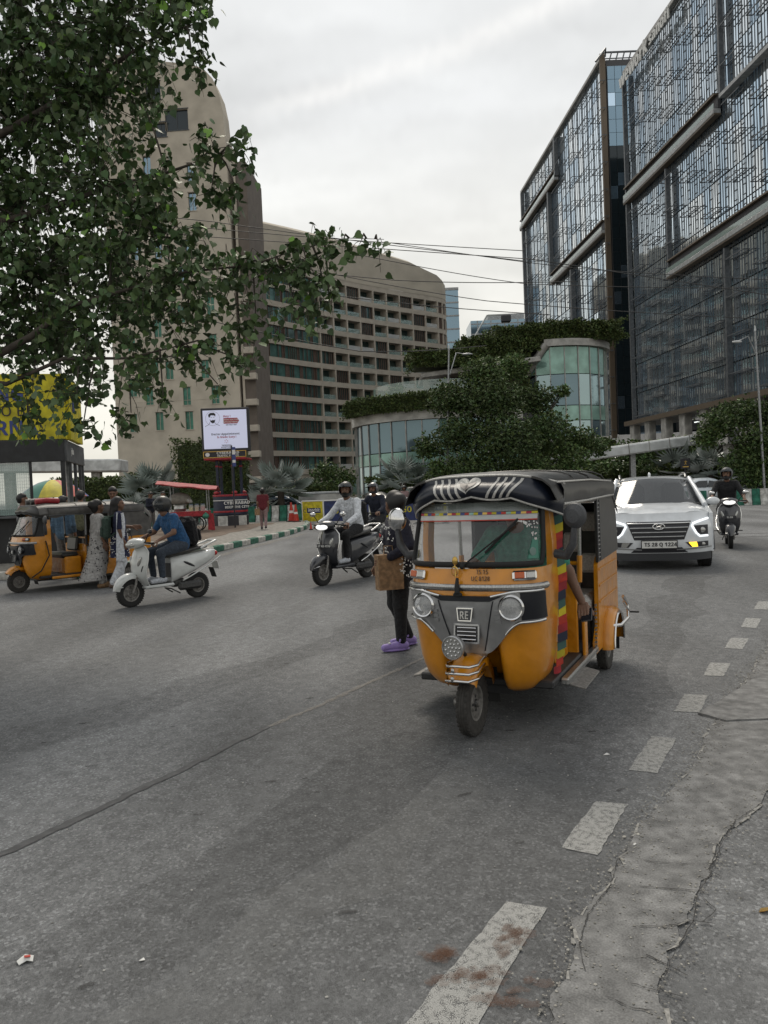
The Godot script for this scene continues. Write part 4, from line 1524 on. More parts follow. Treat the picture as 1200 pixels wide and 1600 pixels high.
func peepal() -> void:
	var r := RandomNumberGenerator.new()
	r.seed = 61
	var base := V(-7.6, 0, -9.2)
	var o := thing("peepal_tree", "large overhanging tree with dark heart-shaped leaves at the upper left", "tree", base)
	var cl := []
	for c in [[V(-3.987, 7.366, -9.600), 110], [V(-2.924, 7.080, -9.000), 92], [V(-2.146, 6.844, -8.600), 52], [V(-1.754, 6.708, -8.400), 26], [V(-4.207, 6.642, -10.000), 120], [V(-3.260, 6.362, -9.200), 88], [V(-2.483, 5.973, -8.700), 30], [V(-1.876, 6.398, -8.500), 24], [V(-2.386, 6.460, -8.700), 26], [V(-4.261, 5.514, -9.800), 120], [V(-3.164, 5.349, -9.100), 98], [V(-2.385, 5.087, -8.700), 48], [V(-1.682, 5.380, -8.500), 42], [V(-1.385, 5.352, -8.400), 22], [V(-4.148, 4.493, -9.600), 105], [V(-3.028, 4.423, -9.000), 90], [V(-2.317, 4.585, -8.800), 62], [V(-1.740, 4.913, -8.500), 30], [V(-1.491, 5.007, -8.500), 18], [V(-4.109, 3.586, -9.400), 80], [V(-3.256, 3.621, -9.000), 70], [V(-2.551, 3.839, -8.800), 70], [V(-2.020, 4.015, -8.600), 60], [V(-1.563, 3.934, -8.500), 52], [V(-1.066, 4.059, -8.400), 48], [V(-0.721, 4.084, -8.300), 36], [V(-0.554, 3.866, -8.400), 34], [V(-0.319, 4.218, -8.200), 15], [V(-0.116, 4.230, -8.200), 9], [V(0.052, 4.203, -8.200), 8], [V(-0.863, 3.637, -8.400), 34], [V(-1.315, 3.540, -8.500), 36], [V(-0.488, 3.632, -8.300), 18], [V(-0.593, 4.350, -8.300), 20], [V(-4.118, 2.878, -9.000), 52], [V(-3.365, 2.798, -8.600), 46], [V(-2.855, 2.989, -8.600), 46], [V(-2.419, 3.149, -8.600), 40], [V(-2.034, 3.221, -8.500), 30], [V(-1.716, 3.242, -8.500), 24], [V(-1.474, 3.061, -8.400), 20], [V(-3.275, 2.430, -8.500), 26], [V(-2.739, 2.548, -8.500), 22], [V(-1.751, 2.810, -8.400), 7], [V(-2.377, 2.709, -8.500), 12], [V(-5.213, 7.139, -9.800), 120], [V(-5.308, 5.557, -9.800), 120], [V(-5.150, 4.039, -9.500), 100], [V(-3.514, 7.991, -9.300), 110], [V(-2.305, 7.667, -9.000), 70]]:
		var rad: float = c[1] / 1200.0 * 9.0
		cl.append([c[0] - base, rad, int(c[1] * c[1] * 0.125 * r.randf_range(0.55, 1.25) * (0.6 if c[0].x > -2.9 or c[0].y < 3.4 else 1.0)) + 12])
	part("trunk", Geo.new().tube([Vector3.ZERO, V(0.15, 1.5, 0.1), V(0.3, 3.2, 0), V(0.9, 5.0, -0.1), V(1.4, 7.0, 0)], [0.5, 0.4, 0.34, 0.24, 0.14], 12), M.bark, o)
	var limbs := [[V(0.3, 3.2, 0), V(-4.801, 3.235, -9.200) - base, V(-3.962, 3.520, -8.900) - base, V(-3.462, 3.819, -8.800) - base, V(-2.840, 3.934, -8.700) - base, V(-2.063, 4.060, -8.500) - base, V(-1.308, 4.076, -8.400) - base, V(-0.780, 4.232, -8.400) - base, V(-0.253, 4.288, -8.300) - base, V(0.121, 4.227, -8.200) - base], [V(0.9, 5.0, -0.1), V(-4.276, 6.124, -9.400) - base, V(-3.406, 6.442, -9.200) - base, V(-2.392, 6.820, -8.900) - base, V(-1.790, 6.736, -8.500) - base], [V(0.7, 4.5, 0), V(-4.259, 5.055, -9.400) - base, V(-3.244, 5.243, -9.200) - base, V(-2.297, 5.265, -8.800) - base, V(-1.438, 5.370, -8.500) - base], [V(0.4, 3.4, 0), V(-4.335, 2.999, -9.000) - base, V(-3.567, 3.230, -8.800) - base, V(-2.807, 3.182, -8.700) - base, V(-2.055, 3.310, -8.600) - base]]
	var lr := [[0.12, 0.055, 0.04, 0.028, 0.021, 0.015, 0.010, 0.006, 0.004, 0.003], [0.12, 0.045, 0.032, 0.018, 0.006], [0.12, 0.042, 0.03, 0.018, 0.006], [0.08, 0.028, 0.022, 0.014, 0.005]]
	for i in limbs.size():
		part("limb", Geo.new().tube(limbs[i], lr[i], 8), M.bark, o)
	var joints: Array[Vector3] = []
	for l in limbs:
		for i in range(1, l.size() - 1):
			for k in 4:
				joints.append(l[i].lerp(l[i + 1], k / 4.0))
	var tw := Geo.new()
	var xs: Array = []
	var ts: Array = []
	for c in cl:
		var e: Vector3 = c[0]
		var best := joints[0]
		for j in joints:
			if j.distance_to(e) < best.distance_to(e):
				best = j
		tw.tube([best, best.lerp(e, 0.5) + V(0, 0.06, 0), e], [0.014, 0.010, 0.006], 5, false)
		var left: int = c[2]
		var rad: float = c[1]
		while left > 0:
			# a twig that leaves the clump's heart, arches and hangs, leaves all along it
			var d := V(r.randfn(), r.randfn() * 0.9, r.randfn()).normalized()
			var a := e + d * rad * r.randf_range(0.0, 0.45)
			var b := e + d * rad * r.randf_range(0.8, 1.1)
			var c2 := b + V(d.x * 0.1, -r.randf_range(0.05, 0.30), d.z * 0.1)
			tw.tube([a, b, c2], [0.005, 0.004, 0.002], 3, false)
			var n := mini(left, r.randi_range(9, 18))
			left -= n
			for k in n:
				var t := r.randf()
				var p := a.lerp(b, t * 2) if t < 0.5 else b.lerp(c2, t * 2 - 1)
				p += V(r.randfn(), r.randfn() * 0.7 - 0.3, r.randfn()) * 0.055
				var s := 0.036 + 0.072 * sqrt(r.randf())
				xs.append(Transform3D(Basis.from_euler(V(r.randfn() * 0.75, r.randf() * TAU, r.randfn() * 0.6)).scaled(Vector3.ONE * s), p))
				var q := r.randf_range(0.6, 1.5)
				var young := r.randf() < 0.025
				ts.append(Color(q * 2.2, q * 2.6, q) if young else Color(q * r.randf_range(0.8, 1.15), q, q * r.randf_range(0.75, 1.1)))
	part("twig", tw, M.bark, o)
	# the nearest three hundred leaves stand alone, the others are one mass
	var order := range(xs.size())
	order.sort_custom(func(i, j): return xs[i].origin.z > xs[j].origin.z)
	var mesh := heart_leaf()
	var mats: Array = []
	for q in [0.7, 0.95, 1.2, 1.5]:
		var m := M.peepal_leaf.duplicate() as StandardMaterial3D
		m.vertex_color_use_as_albedo = false
		m.albedo_color = Color(0.06 * q, 0.10 * q, 0.035 * q).linear_to_srgb()
		mats.append(m)
	var rest_x: Array = []
	var rest_t: Array = []
	for i in order.size():
		if i < 300:
			part("leaf", mesh, mats[r.randi() % 4], o, xs[order[i]])
		else:
			rest_x.append(xs[order[i]])
			rest_t.append(ts[order[i]])
	scatter("crown", mesh, M.peepal_leaf, rest_x, rest_t, o)


func px_clumps(list: Array, depth: float, density: float) -> Array:   # [centre, radius in photo pixels at that depth]
	var out: Array = []
	for c in list:
		var rad: float = c[1] * depth / 1200.0
		out.append([c[0], V(rad, rad * 0.75, rad), int(density * c[1] * c[1])])
	return out


func vegetation() -> void:
	peepal()
	tree("street_tree", "broad dark green tree in front of the glass pavilion", V(6.559, -0.233, -41.500) * V(1, 0, 1), 0.22, px_clumps([[V(5.437, 7.280, -40.000), 38], [V(7.287, 7.844, -42.000), 30], [V(3.727, 6.029, -40.000), 38], [V(5.731, 5.669, -39.000), 50], [V(8.412, 5.947, -41.000), 34], [V(9.550, 6.215, -40.000), 14], [V(4.050, 4.123, -39.000), 40], [V(6.144, 3.651, -38.000), 52], [V(8.646, 4.165, -40.000), 44], [V(10.548, 3.648, -41.000), 34], [V(2.466, 3.594, -40.000), 26], [V(4.511, 2.298, -38.000), 40], [V(7.220, 2.045, -39.000), 44], [V(9.758, 2.623, -40.000), 34], [V(11.841, 3.306, -42.000), 20], [V(3.008, 2.384, -39.000), 25]], 40.0, 1.1), 0.13, 0.26, 71)
	tree("street_tree", "spreading green tree at the right edge behind the striped barrier", V(21.921, -0.725, -45.500) * V(1, 0, 1), 0.2, px_clumps([[V(19.397, 4.482, -44.000), 34], [V(20.877, 5.040, -44.000), 32], [V(22.334, 4.797, -44.000), 34], [V(18.641, 3.674, -44.000), 22], [V(20.895, 3.336, -43.000), 36], [V(22.128, 2.569, -43.000), 40], [V(20.145, 2.116, -43.000), 34], [V(21.197, 1.248, -43.000), 34], [V(20.235, 5.352, -45.000), 16]], 44.0, 1.1), 0.14, 0.26, 72)
	var far := [["dark tree directly behind the white canopy", [[V(17.781, 3.373, -55.000), 28], [V(19.382, 3.306, -55.000), 26], [V(18.093, 2.101, -54.000), 34]], 990, 73], ["dark tree below the car park beside the fan palms", [[V(21.602, 3.398, -56.000), 28], [V(23.100, 3.568, -56.000), 24], [V(22.266, 2.206, -56.000), 34], [V(20.255, 1.896, -55.000), 26]], 1060, 74], ["dense dark tree between the pavilion and the canopy", [[V(14.460, 2.035, -50.000), 26], [V(15.385, 1.690, -49.000), 30], [V(16.804, 1.345, -49.000), 26], [V(13.142, 1.784, -49.000), 26]], 960, 75]]
	tree("backdrop_tree", far[0][0], V(17.890, -0.389, -55.000) * V(1, 0, 1), 0.15, px_clumps(far[0][1], 55, 1.1), 0.2, 0.36, 73)
	tree("backdrop_tree", far[1][0], V(21.716, -0.572, -56.000) * V(1, 0, 1), 0.15, px_clumps(far[1][1], 56, 1.1), 0.2, 0.36, 74)
	tree("backdrop_tree", far[2][0], V(15.070, -0.147, -49.500) * V(1, 0, 1), 0.15, px_clumps(far[2][1], 50, 1.1), 0.2, 0.34, 75)
	tree("flowering_tree", "dark rounded tree dotted with white flowers beside the glass wing", V(-3.328, 0.291, -47.000) * V(1, 0, 1), 0.12, px_clumps([[V(-3.419, 2.645, -47.000), 26], [V(-2.308, 2.298, -48.000), 20], [V(-4.154, 1.699, -46.000), 22], [V(-2.820, 1.528, -46.000), 26]], 47, 1.2), 0.14, 0.26, 76)
	tree("terrace_tree", "small bright green tree on the hedge terrace beside the column", V(3.0, 7.4, -56.0), 0.07, px_clumps([[V(1.295, 8.566, -56.000), 15], [V(0.496, 8.368, -56.000), 10], [V(2.209, 8.158, -56.000), 10]], 56, 1.2), 0.14, 0.24, 77)
	# planted roof and green walls of the pavilion
	hedge("planted_roof", "shaggy green planted roof sweeping over the glass pavilion", "plants", [[V(5.4, 11.4, -61.0), V(2.8, 0.6, 1.8), 0.0], [V(8.3, 12.2, -62.0), V(2.0, 0.8, 1.8), 0.1], [V(11.4, 13.0, -63.5), V(2.4, 0.9, 2.2), 0.2], [V(15.6, 13.55, -65.3), V(3.9, 0.75, 3.4), 0.0], [V(9.6, 9.6, -61.9), V(2.2, 2.4, 1.2), 0.2]], 34.0, 81, M.hedge_leaf, 0.24)
	hedge("green_wall", "leafy green wall below the rounded glass pavilion", "plants", [[V(14.6, 2.4, -63.4), V(3.9, 2.2, 2.6), 0.0]], 26.0, 82, M.hedge_leaf, 0.26)
	hedge("terrace_hedge", "trimmed hedge along the edge of the low glass wing's roof", "hedge", [[V(1.4, 7.0, -50.4), V(2.4, 0.55, 1.1), -0.45], [V(5.6, 7.05, -49.4), V(2.4, 0.55, 1.1), 0.15], [V(-0.9, 7.0, -52.6), V(1.2, 0.55, 1.1), -1.0]], 60.0, 83, M.hedge_leaf, 0.16)
	hedge("tall_hedge", "tall clipped green hedge behind the traffic booth", "hedge", [[V(-9.524, 2.631, -42.000), V(1.6, 1.9, 0.6), 0.0], [V(-8.097, 2.466, -42.000), V(0.8, 1.7, 0.6), 0.0]], 60.0, 84, M.hedge_leaf, 0.14)
	hedge("shrub_bed", "dark shrubs behind the striped barrier near the kiosk", "shrub", [[V(-15.155, 1.798, -44.000), V(3.0, 1.0, 0.8), 0.0], [V(-12.347, 1.107, -45.000), V(3.5, 0.7, 0.8), 0.0]], 40.0, 85, M.hedge_leaf, 0.2)
	hedge("shrub_bed", "low dark shrubs between the fan palm and the white wall", "shrub", [[V(-6.103, 1.014, -46.000), V(3.5, 0.8, 0.6), 0.0]], 40.0, 86, M.hedge_leaf, 0.2)
	hedge("shrub_bed", "dark bushes at the foot of the pavilion behind the barrier boards", "shrub", [[V(1.963, 1.250, -46.000), V(2.6, 0.9, 0.8), 0.0], [V(5.289, 1.041, -45.000), V(3.0, 1.1, 0.8), 0.0]], 40.0, 87, M.hedge_leaf, 0.2)
	hedge("shrub_bed", "dark undergrowth behind the parked cars and the rider in black", "shrub", [[V(16.379, 0.832, -49.000), V(4.0, 1.1, 0.8), 0.0], [V(21.592, 0.890, -47.000), V(4.2, 1.3, 0.8), 0.0]], 40.0, 88, M.hedge_leaf, 0.22)
	hedge("clipped_edge", "low clipped hedge strip above the barrier beside the food cart", "hedge", [[V(-13.088, 0.946, -42.500), V(4.0, 0.25, 0.4), 0.0]], 60.0, 89, M.hedge_leaf, 0.1)
	fan_palm("large silvery fan palm directly left of the lit screen", V(-12.590, 0.834, -42.000) * V(1, 0, 1), 1.9, 1.05, 20, 91)
	fan_palm("smaller silvery fan palm low at the kiosk side of the large one", V(-13.084, 0.901, -40.500) * V(1, 0, 1), 0.5, 0.8, 13, 92)
	fan_palm("silvery fan palm directly right of the lit screen", V(-5.463, 0.566, -41.000) * V(1, 0, 1), 1.7, 1.0, 20, 93)
	fan_palm("low silvery fan palm squeezed between the booth and a taller palm", V(-6.740, 0.604, -41.500) * V(1, 0, 1), 0.7, 0.75, 12, 94)
	fan_palm("silvery fan palm in front of the low glass wing", V(1.120, 0.258, -42.000) * V(1, 0, 1), 1.9, 0.95, 16, 95)
	fan_palm("grey fan palm above the two parked white cars, nearer the canopy", V(18.097, -0.610, -47.000) * V(1, 0, 1), 1.9, 1.05, 17, 96)
	fan_palm("grey fan palm under the spreading tree beside the rider in black", V(19.630, -0.644, -46.000) * V(1, 0, 1), 1.6, 1.0, 17, 97)
	fan_palm("fan palm half hidden in the dark shade under the broad tree", V(3.582, 0.124, -43.000) * V(1, 0, 1), 1.6, 0.9, 14, 98)


# ------------------------------------------------------------------ auto-rickshaws
# front shell as a table of height: half width, foremost z
var SHELL := [[0.235, 0.38, -0.22], [0.27, 0.445, -0.13], [0.33, 0.505, -0.075], [0.44, 0.545, -0.03], [0.60, 0.565, 0.0], [0.73, 0.575, 0.035], [0.83, 0.58, 0.055], [0.93, 0.582, 0.055], [0.97, 0.578, 0.04], [1.065, 0.572, 0.005], [1.20, 0.575, -0.075], [1.52, 0.545, -0.22]]
var SHELL_BACK := -0.46


func shell_at(y: float) -> Vector2:
	for i in SHELL.size() - 1:
		if y <= SHELL[i + 1][0]:
			var t := clampf((y - SHELL[i][0]) / (SHELL[i + 1][0] - SHELL[i][0]), 0, 1)
			return Vector2(lerpf(SHELL[i][1], SHELL[i + 1][1], t), lerpf(SHELL[i][2], SHELL[i + 1][2], t))
	return Vector2(SHELL[-1][1], SHELL[-1][2])


func shell_z(x: float, y: float) -> float:
	var s := shell_at(y)
	var q := clampf(absf(x) / s.x, 0.0, 1.0)
	var sn := pow(q, 1.0 / 0.8)
	return SHELL_BACK + (s.y - SHELL_BACK) * pow(maxf(0.0, 1.0 - sn * sn), 0.5 * 0.42)


func shell_p(x: float, y: float, off := 0.0) -> Vector3:   # a point on the front shell, moved out by off
	var p := V(x, y, shell_z(x, y))
	if off != 0.0:
		var e := 0.01
		var w := shell_at(y).x * 0.995
		var dx := V(clampf(x + e, -w, w), y, shell_z(clampf(x + e, -w, w), y)) - V(clampf(x - e, -w, w), y, shell_z(clampf(x - e, -w, w), y))
		var dy := V(x, y + e, shell_z(x, y + e)) - V(x, y - e, shell_z(x, y - e))
		p += dx.cross(dy).normalized() * off
	return p


func shell_patch(x0: Callable, x1: Callable, y0: Callable, y1: Callable, nx: int, ny: int, off: float) -> Geo:
	# x0/x1: left and right edge as functions of 0..1 up the patch; y0/y1: bottom and top as functions of x
	var rows: Array = []
	for j in ny + 1:
		var q := PackedVector3Array()
		for i in nx + 1:
			var t := float(j) / ny
			var x := lerpf(x0.call(t), x1.call(t), float(i) / nx)
			q.append(shell_p(x, lerpf(y0.call(x), y1.call(x), t), off))
		rows.append(q)
	return Geo.new().sheet(rows, V(0, 0, -0.012))


func K(v: float) -> Callable:
	return func(_t): return v


func wheel(parent: Node, at_: Vector3, rad: float, width: float, rim: float, spokes: int, turn := 0.0, dusty := true, called := "wheel") -> Node3D:
	var w := MeshInstance3D.new()
	w.name = called
	parent.add_child(w, true)
	w.transform = at(at_, turn)
	var ax := Transform3D(Basis(V(0, 1, 0), V(1, 0, 0), V(0, 0, -1)), Vector3.ZERO)
	var h := width / 2
	var r0 := rad
	var g := Geo.new().lathe([Vector2(rim, -h * 0.72), Vector2(rad * 0.86, -h), Vector2(r0 * 0.955, -h * 0.92), Vector2(r0, -h * 0.55), Vector2(r0, h * 0.55), Vector2(r0 * 0.955, h * 0.92), Vector2(rad * 0.86, h), Vector2(rim, h * 0.72)], 36, ax, true)
	for k in 36:   # tread blocks round the shoulder
		var a := TAU * k / 36
		for s in [-1, 1]:
			g.box(V(s * h * 0.70, cos(a) * r0 * 0.985, sin(a) * r0 * 0.985), V(h * 0.42, r0 * 0.05, r0 * 0.09), Basis(V(1, 0, 0), a))
	for s in [-0.22, 0.22]:
		g.lathe([Vector2(r0 * 1.0, (s - 0.14) * h), Vector2(r0 * 1.012, (s - 0.12) * h), Vector2(r0 * 1.012, (s + 0.12) * h), Vector2(r0, (s + 0.14) * h)], 36, ax)
	w.mesh = g.mesh()
	w.material_override = M.tyre_dusty if dusty else M.rubber
	var rg := Geo.new().lathe([Vector2(rim * 0.2, h * 0.55), Vector2(rim * 0.45, h * 0.5), Vector2(rim * 0.55, h * 0.15), Vector2(rim * 0.86, h * 0.12), Vector2(rim * 0.92, h * 0.7), Vector2(rim * 1.04, h * 0.78), Vector2(rim * 1.04, -h * 0.78), Vector2(rim * 0.92, -h * 0.7), Vector2(rim * 0.86, -h * 0.12), Vector2(rim * 0.5, -h * 0.2), Vector2(0, -h * 0.3)], 28, ax)
	part("rim", rg, M.rim_grey, w)
	var hub := Geo.new().lathe([Vector2(0, h * 0.95), Vector2(rim * 0.22, h * 0.9), Vector2(rim * 0.26, h * 0.5), Vector2(rim * 0.26, -h * 0.5), Vector2(rim * 0.22, -h * 0.9), Vector2(0, -h * 0.95)], 14, ax)
	for k in spokes:
		var a := TAU * k / spokes
		hub.box(V(0, cos(a), sin(a)) * rim * 0.40 + V(h * 0.5, 0, 0), V(h * 0.3, rim * 0.14, rim * 0.14), Basis(V(1, 0, 0), a))
		if not dusty:
			for s in [-1, 1]:
				hub.box(V(0, cos(a), sin(a)) * rim * 0.55, V(h * 0.5, rim * 0.8, rim * 0.2), Basis(V(1, 0, 0), a))
	part("hub", hub, M.engine if dusty else M.rim_grey, w)
	return w


func visor_p(u: float, v: float, off := 0.0) -> Vector3:
	var b := 1.475 + 0.045 * cos(u * 1.5) - 0.02 * absf(sin(u * PI * 2.0)) - 0.10 * pow(absf(u), 5.0)
	var tp := 1.655 - 0.075 * pow(absf(u), 3.5)
	var z := -0.155 + 0.07 * sin(clampf(v * 1.15 + 0.1, 0, 1) * PI) - 0.30 * pow(absf(u), 5.0) - 0.05 * v
	return V(u * (0.655 + 0.015 * sin(v * PI)), lerpf(b, tp, v), z + off)


func build_auto(o: Node3D, fancy: bool) -> void:
	var yellow: Material = M.auto_yellow
	# ---- front shell with a channel for the wheel between two round lobes
	var rows: Array = []
	var ys := [0.235, 0.25, 0.27, 0.30, 0.34, 0.40, 0.46, 0.52, 0.58, 0.64, 0.70, 0.76, 0.82, 0.88, 0.93, 0.97, 1.01, 1.065]
	for y in ys:
		var s := shell_at(y)
		var q := PackedVector3Array()
		for i in 61:
			var th := lerpf(-PI / 2, PI / 2, i / 60.0)
			var x: float = s.x * signf(sin(th)) * pow(absf(sin(th)), 0.8)
			var z: float = SHELL_BACK + (s.y - SHELL_BACK) * pow(absf(cos(th)), 0.42)
			var ch := (1.0 - smoothstep(0.10, 0.26, absf(x))) * (1.0 - smoothstep(0.46, 0.68, y))
			q.append(V(x, y, z - 0.30 * ch))
		rows.append(q)
	var fs := Geo.new().sheet(rows)
	var shell := part("front_shell", fs, yellow, o)
	# mask panel with the headlamps
	var btm := func(x: float) -> float: return 0.53 + 0.20 * smoothstep(0.13, 0.42, absf(x))
	var top := func(x: float) -> float: return 0.900 + 0.03 * smoothstep(0.15, 0.4, absf(x))
	var mask := part("headlamp_mask", shell_patch(K(-0.555), K(0.555), btm, top, 56, 8, 0.016), M.silver_panel if fancy else M.auto_black, o)
	part("dark_wing", shell_patch(K(0.42), K(0.558), func(x): return 0.75, func(x): return 0.92, 10, 4, 0.022), M.auto_black, mask)
	part("upper_wedge", shell_patch(func(t): return -0.20 - 0.10 * t, func(t): return 0.20 + 0.10 * t, func(x): return 0.868, func(x): return 0.902, 16, 3, 0.022), M.auto_black, mask)
	for s in [-1.0, 1.0]:
		part("seam", shell_patch(func(t): return s * lerpf(0.125, 0.225, t) - 0.004, func(t): return s * lerpf(0.125, 0.225, t) + 0.004, K(0.55), K(0.872), 1, 8, 0.022), M.auto_black, mask)
	part("chin_plate", shell_patch(func(t): return -0.10 - 0.06 * t, func(t): return 0.10 + 0.06 * t, K(0.475), K(0.55), 8, 3, 0.012), M.bright_metal if fancy else M.auto_black, mask)
	# bright edge strips of the mask
	for s in [-1.0, 1.0]:
		var e1: Array = []
		var e2: Array = []
		for i in 13:
			var x: float = s * lerpf(0.21, 0.55, i / 12.0)
			e1.append(shell_p(x, top.call(x) - 0.004, 0.026))
			var x2: float = s * lerpf(0.30, 0.55, i / 12.0)
			e2.append(shell_p(x2, btm.call(x2) + 0.008, 0.026))
		for e in [e1, e2]:
			part("mask_trim", Geo.new().tube(e, 0.009, 6), M.chrome if fancy else M.auto_black, mask)
		# headlamp
		part("lamp_pod", shell_patch(K(s * (0.285 if s > 0 else 0.44)), K(s * (0.44 if s > 0 else 0.285)), K(0.752), K(0.905), 8, 6, 0.021), M.bright_metal if fancy else M.auto_black, mask)
		var c := shell_p(s * 0.36, 0.832, 0.012)
		var f := Transform3D(Basis.from_scale(V(0.84, 0.67, 0.75)) * Basis(V(0, 1, 0), s * 0.12) * Basis(V(1, 0, 0), PI / 2), c)
		var hl := part("headlight", Geo.new().lathe([Vector2(0.118, -0.02), Vector2(0.122, 0.035), Vector2(0.108, 0.052), Vector2(0.096, 0.046), Vector2(0.094, 0.02)], 32, f), M.chrome if fancy else M.auto_black, o)
		part("reflector", Geo.new().lathe([Vector2(0, -0.035), Vector2(0.03, -0.03), Vector2(0.07, -0.01), Vector2(0.095, 0.03)], 24, f, true), M.chrome, hl)
		part("bulb_cap", Geo.new().lathe([Vector2(0, 0.012), Vector2(0.02, 0.008), Vector2(0.022, -0.03)], 12, f), M.chrome, hl)
		part("lens", Geo.new().lathe([Vector2(0, 0.056), Vector2(0.05, 0.052), Vector2(0.097, 0.036)], 24, f, true), M.head_lens, hl)
		for k in 3:
			part("mask_clip", shell_patch(K(s * 0.235), K(s * 0.275), K(0.735 + k * 0.03), K(0.757 + k * 0.03), 2, 1, 0.028), M.silver_panel, mask)
		# side indicator
		var ic := shell_p(s * 0.445, 1.02, 0.012)
		var ib := Basis(V(0, 1, 0), s * 0.42) * Basis(V(1, 0, 0), -0.25)
		var ind := part("indicator", Geo.new().box(ic, V(0.185, 0.062, 0.03), ib, 0.012), M.chrome if fancy else M.auto_black, o)
		part("amber_lens", Geo.new().box(ic + ib * V(-0.038, 0, 0.014), V(0.075, 0.04, 0.012), ib, 0.004), M.amber, ind)
		part("clear_lens", Geo.new().box(ic + ib * V(0.045, 0, 0.014), V(0.07, 0.04, 0.012), ib, 0.004), M.lamp_glass, ind)
	# badge and vent
	var bp := shell_p(0, 0.79, 0.028)
	var bt := Transform3D(Basis(V(1, 0, 0), -0.12), bp)
	var badge := part("badge", Geo.new().prism(PackedVector2Array([Vector2(-0.055, -0.042), Vector2(0.055, -0.042), Vector2(0.068, 0.042), Vector2(-0.068, 0.042)]), 0, 0.012, bt), M.chrome if fancy else M.plastic_grey, o)
	part("badge_face", Geo.new().prism(PackedVector2Array([Vector2(-0.047, -0.035), Vector2(0.047, -0.035), Vector2(0.058, 0.035), Vector2(-0.058, 0.035)]), 0.012, 0.015, bt), M.plastic_grey, badge)
	letters(badge, "lettering", "RE", 0.05, M.bright_metal if fancy else M.white_print, bt * at(V(0, -0.004, 0.017)), 0.006)
	var vp := Transform3D(Basis(V(1, 0, 0), -0.15), shell_p(0, 0.665, 0.026))
	var vent := part("vent", Geo.new().box(V(0, 0, 0), V(0.20, 0.115, 0.02), Basis(), 0.012), M.auto_black, o, vp)
	var fr := Geo.new()
	for s in [-1.0, 1.0]:
		fr.box(V(0, s * 0.056, 0.012), V(0.205, 0.012, 0.018)).box(V(s * 0.1, 0, 0.012), V(0.012, 0.124, 0.018))
	part("vent_frame", fr, M.silver_panel if fancy else M.plastic_grey, vent)
	for k in 4:
		part("slat", Geo.new().box(V(0, -0.036 + k * 0.024, 0.016), V(0.16, 0.011, 0.014), Basis(V(1, 0, 0), 0.4), 0.003), M.chrome if fancy else M.plastic_grey, vent)
	# belt moulding
	var bm: Array = []
	for i in 31:
		var th := lerpf(-PI / 2 * 0.99, PI / 2 * 0.99, i / 30.0)
		var x := 0.57 * signf(sin(th)) * pow(absf(sin(th)), 0.8)
		var p := shell_p(x, 0.948, 0.010)
		var nn := (shell_p(x, 0.948, 0.03) - p).normalized()
		bm.append(ring([p + V(0, -0.022, 0), p + V(0, -0.014, 0) + nn * 0.016, p + nn * 0.02, p + V(0, 0.014, 0) + nn * 0.012, p + V(0, 0.022, 0)]))
	part("belt_moulding", Geo.new().sm(true).loft(bm, false), M.bright_metal if fancy else M.silver_panel, o)
	# number on the nose panel
	if fancy:
		var nt := Basis(V(0, 1, 0), 0.10) * Basis(V(1, 0, 0), -0.32)
		letters(o, "number", "TS 15", 0.030, M.ink, Transform3D(nt, shell_p(0.13, 1.045, 0.010)), 0.004, false, false)
		letters(o, "number", "UC 8128", 0.030, M.ink, Transform3D(nt, shell_p(0.12, 1.004, 0.010)), 0.004, false, false)
	# ---- windscreen
	var wr: Array = []
	var sun_rows: Array = []
	for j in 9:
		var y := lerpf(1.09, 1.50, j / 8.0)
		var q := PackedVector3Array()
		for i in 25:
			q.append(shell_p(lerpf(-1, 1, i / 24.0) * shell_at(y).x * 0.955, y, 0.0))
		wr.append(q)
	part("windscreen", Geo.new().sheet(wr), M.windscreen, o)
	var rim: Array = []
	for i in 25:
		rim.append(wr[0][i] + V(0, 0.0, 0.006))
	for j in range(1, 9):
		rim.append(wr[j][24] + V(0.004, 0, 0.006))
	for i in range(23, -1, -1):
		rim.append(wr[8][i])
	for j in range(7, -1, -1):
		rim.append(wr[j][0] + V(-0.004, 0, 0.006))
	part("windscreen_seal", Geo.new().tube(rim, 0.019, 8, false), M.rubber, o)
	# pillars
	for s in [-1.0, 1.0]:
		var pl: Array = []
		for y in [0.26, 0.5, 0.9, 1.03, 1.2, 1.4, 1.55]:
			var w := shell_at(y).x
			pl.append(ring([V(s * (w - 0.002), y, SHELL_BACK + 0.09), V(s * (w + 0.006), y, SHELL_BACK - 0.01), V(s * (w - 0.05), y, SHELL_BACK - 0.02), V(s * (w - 0.05), y, SHELL_BACK + 0.09)]))
		part("pillar", Geo.new().loft(pl, true, true), yellow, o)
	# wiper
	var wa := shell_p(-0.03, 1.07, 0.03)
	var wb := shell_p(0.36, 1.33, 0.03)
	var wp := part("wiper", Geo.new().tube([wa, wa.lerp(wb, 0.5) + V(0, 0, 0.012), wb], 0.006, 5).tube([wa.lerp(wb, 0.38) + V(0.015, -0.02, -0.008), wb + V(0.012, 0.03, -0.01)], 0.009, 5), M.rubber, o)
	part("wiper_pivot", Geo.new().ball(wa, V(0.02, 0.02, 0.02)), M.rubber, wp)
	# ---- floor, tub, seats
	part("floor", Geo.new().box(V(0, 0.285, -1.35), V(1.16, 0.05, 2.2), Basis(), 0.01).box(V(0, 0.235, -1.3), V(0.5, 0.08, 2.0)), M.kiosk_dark, o)
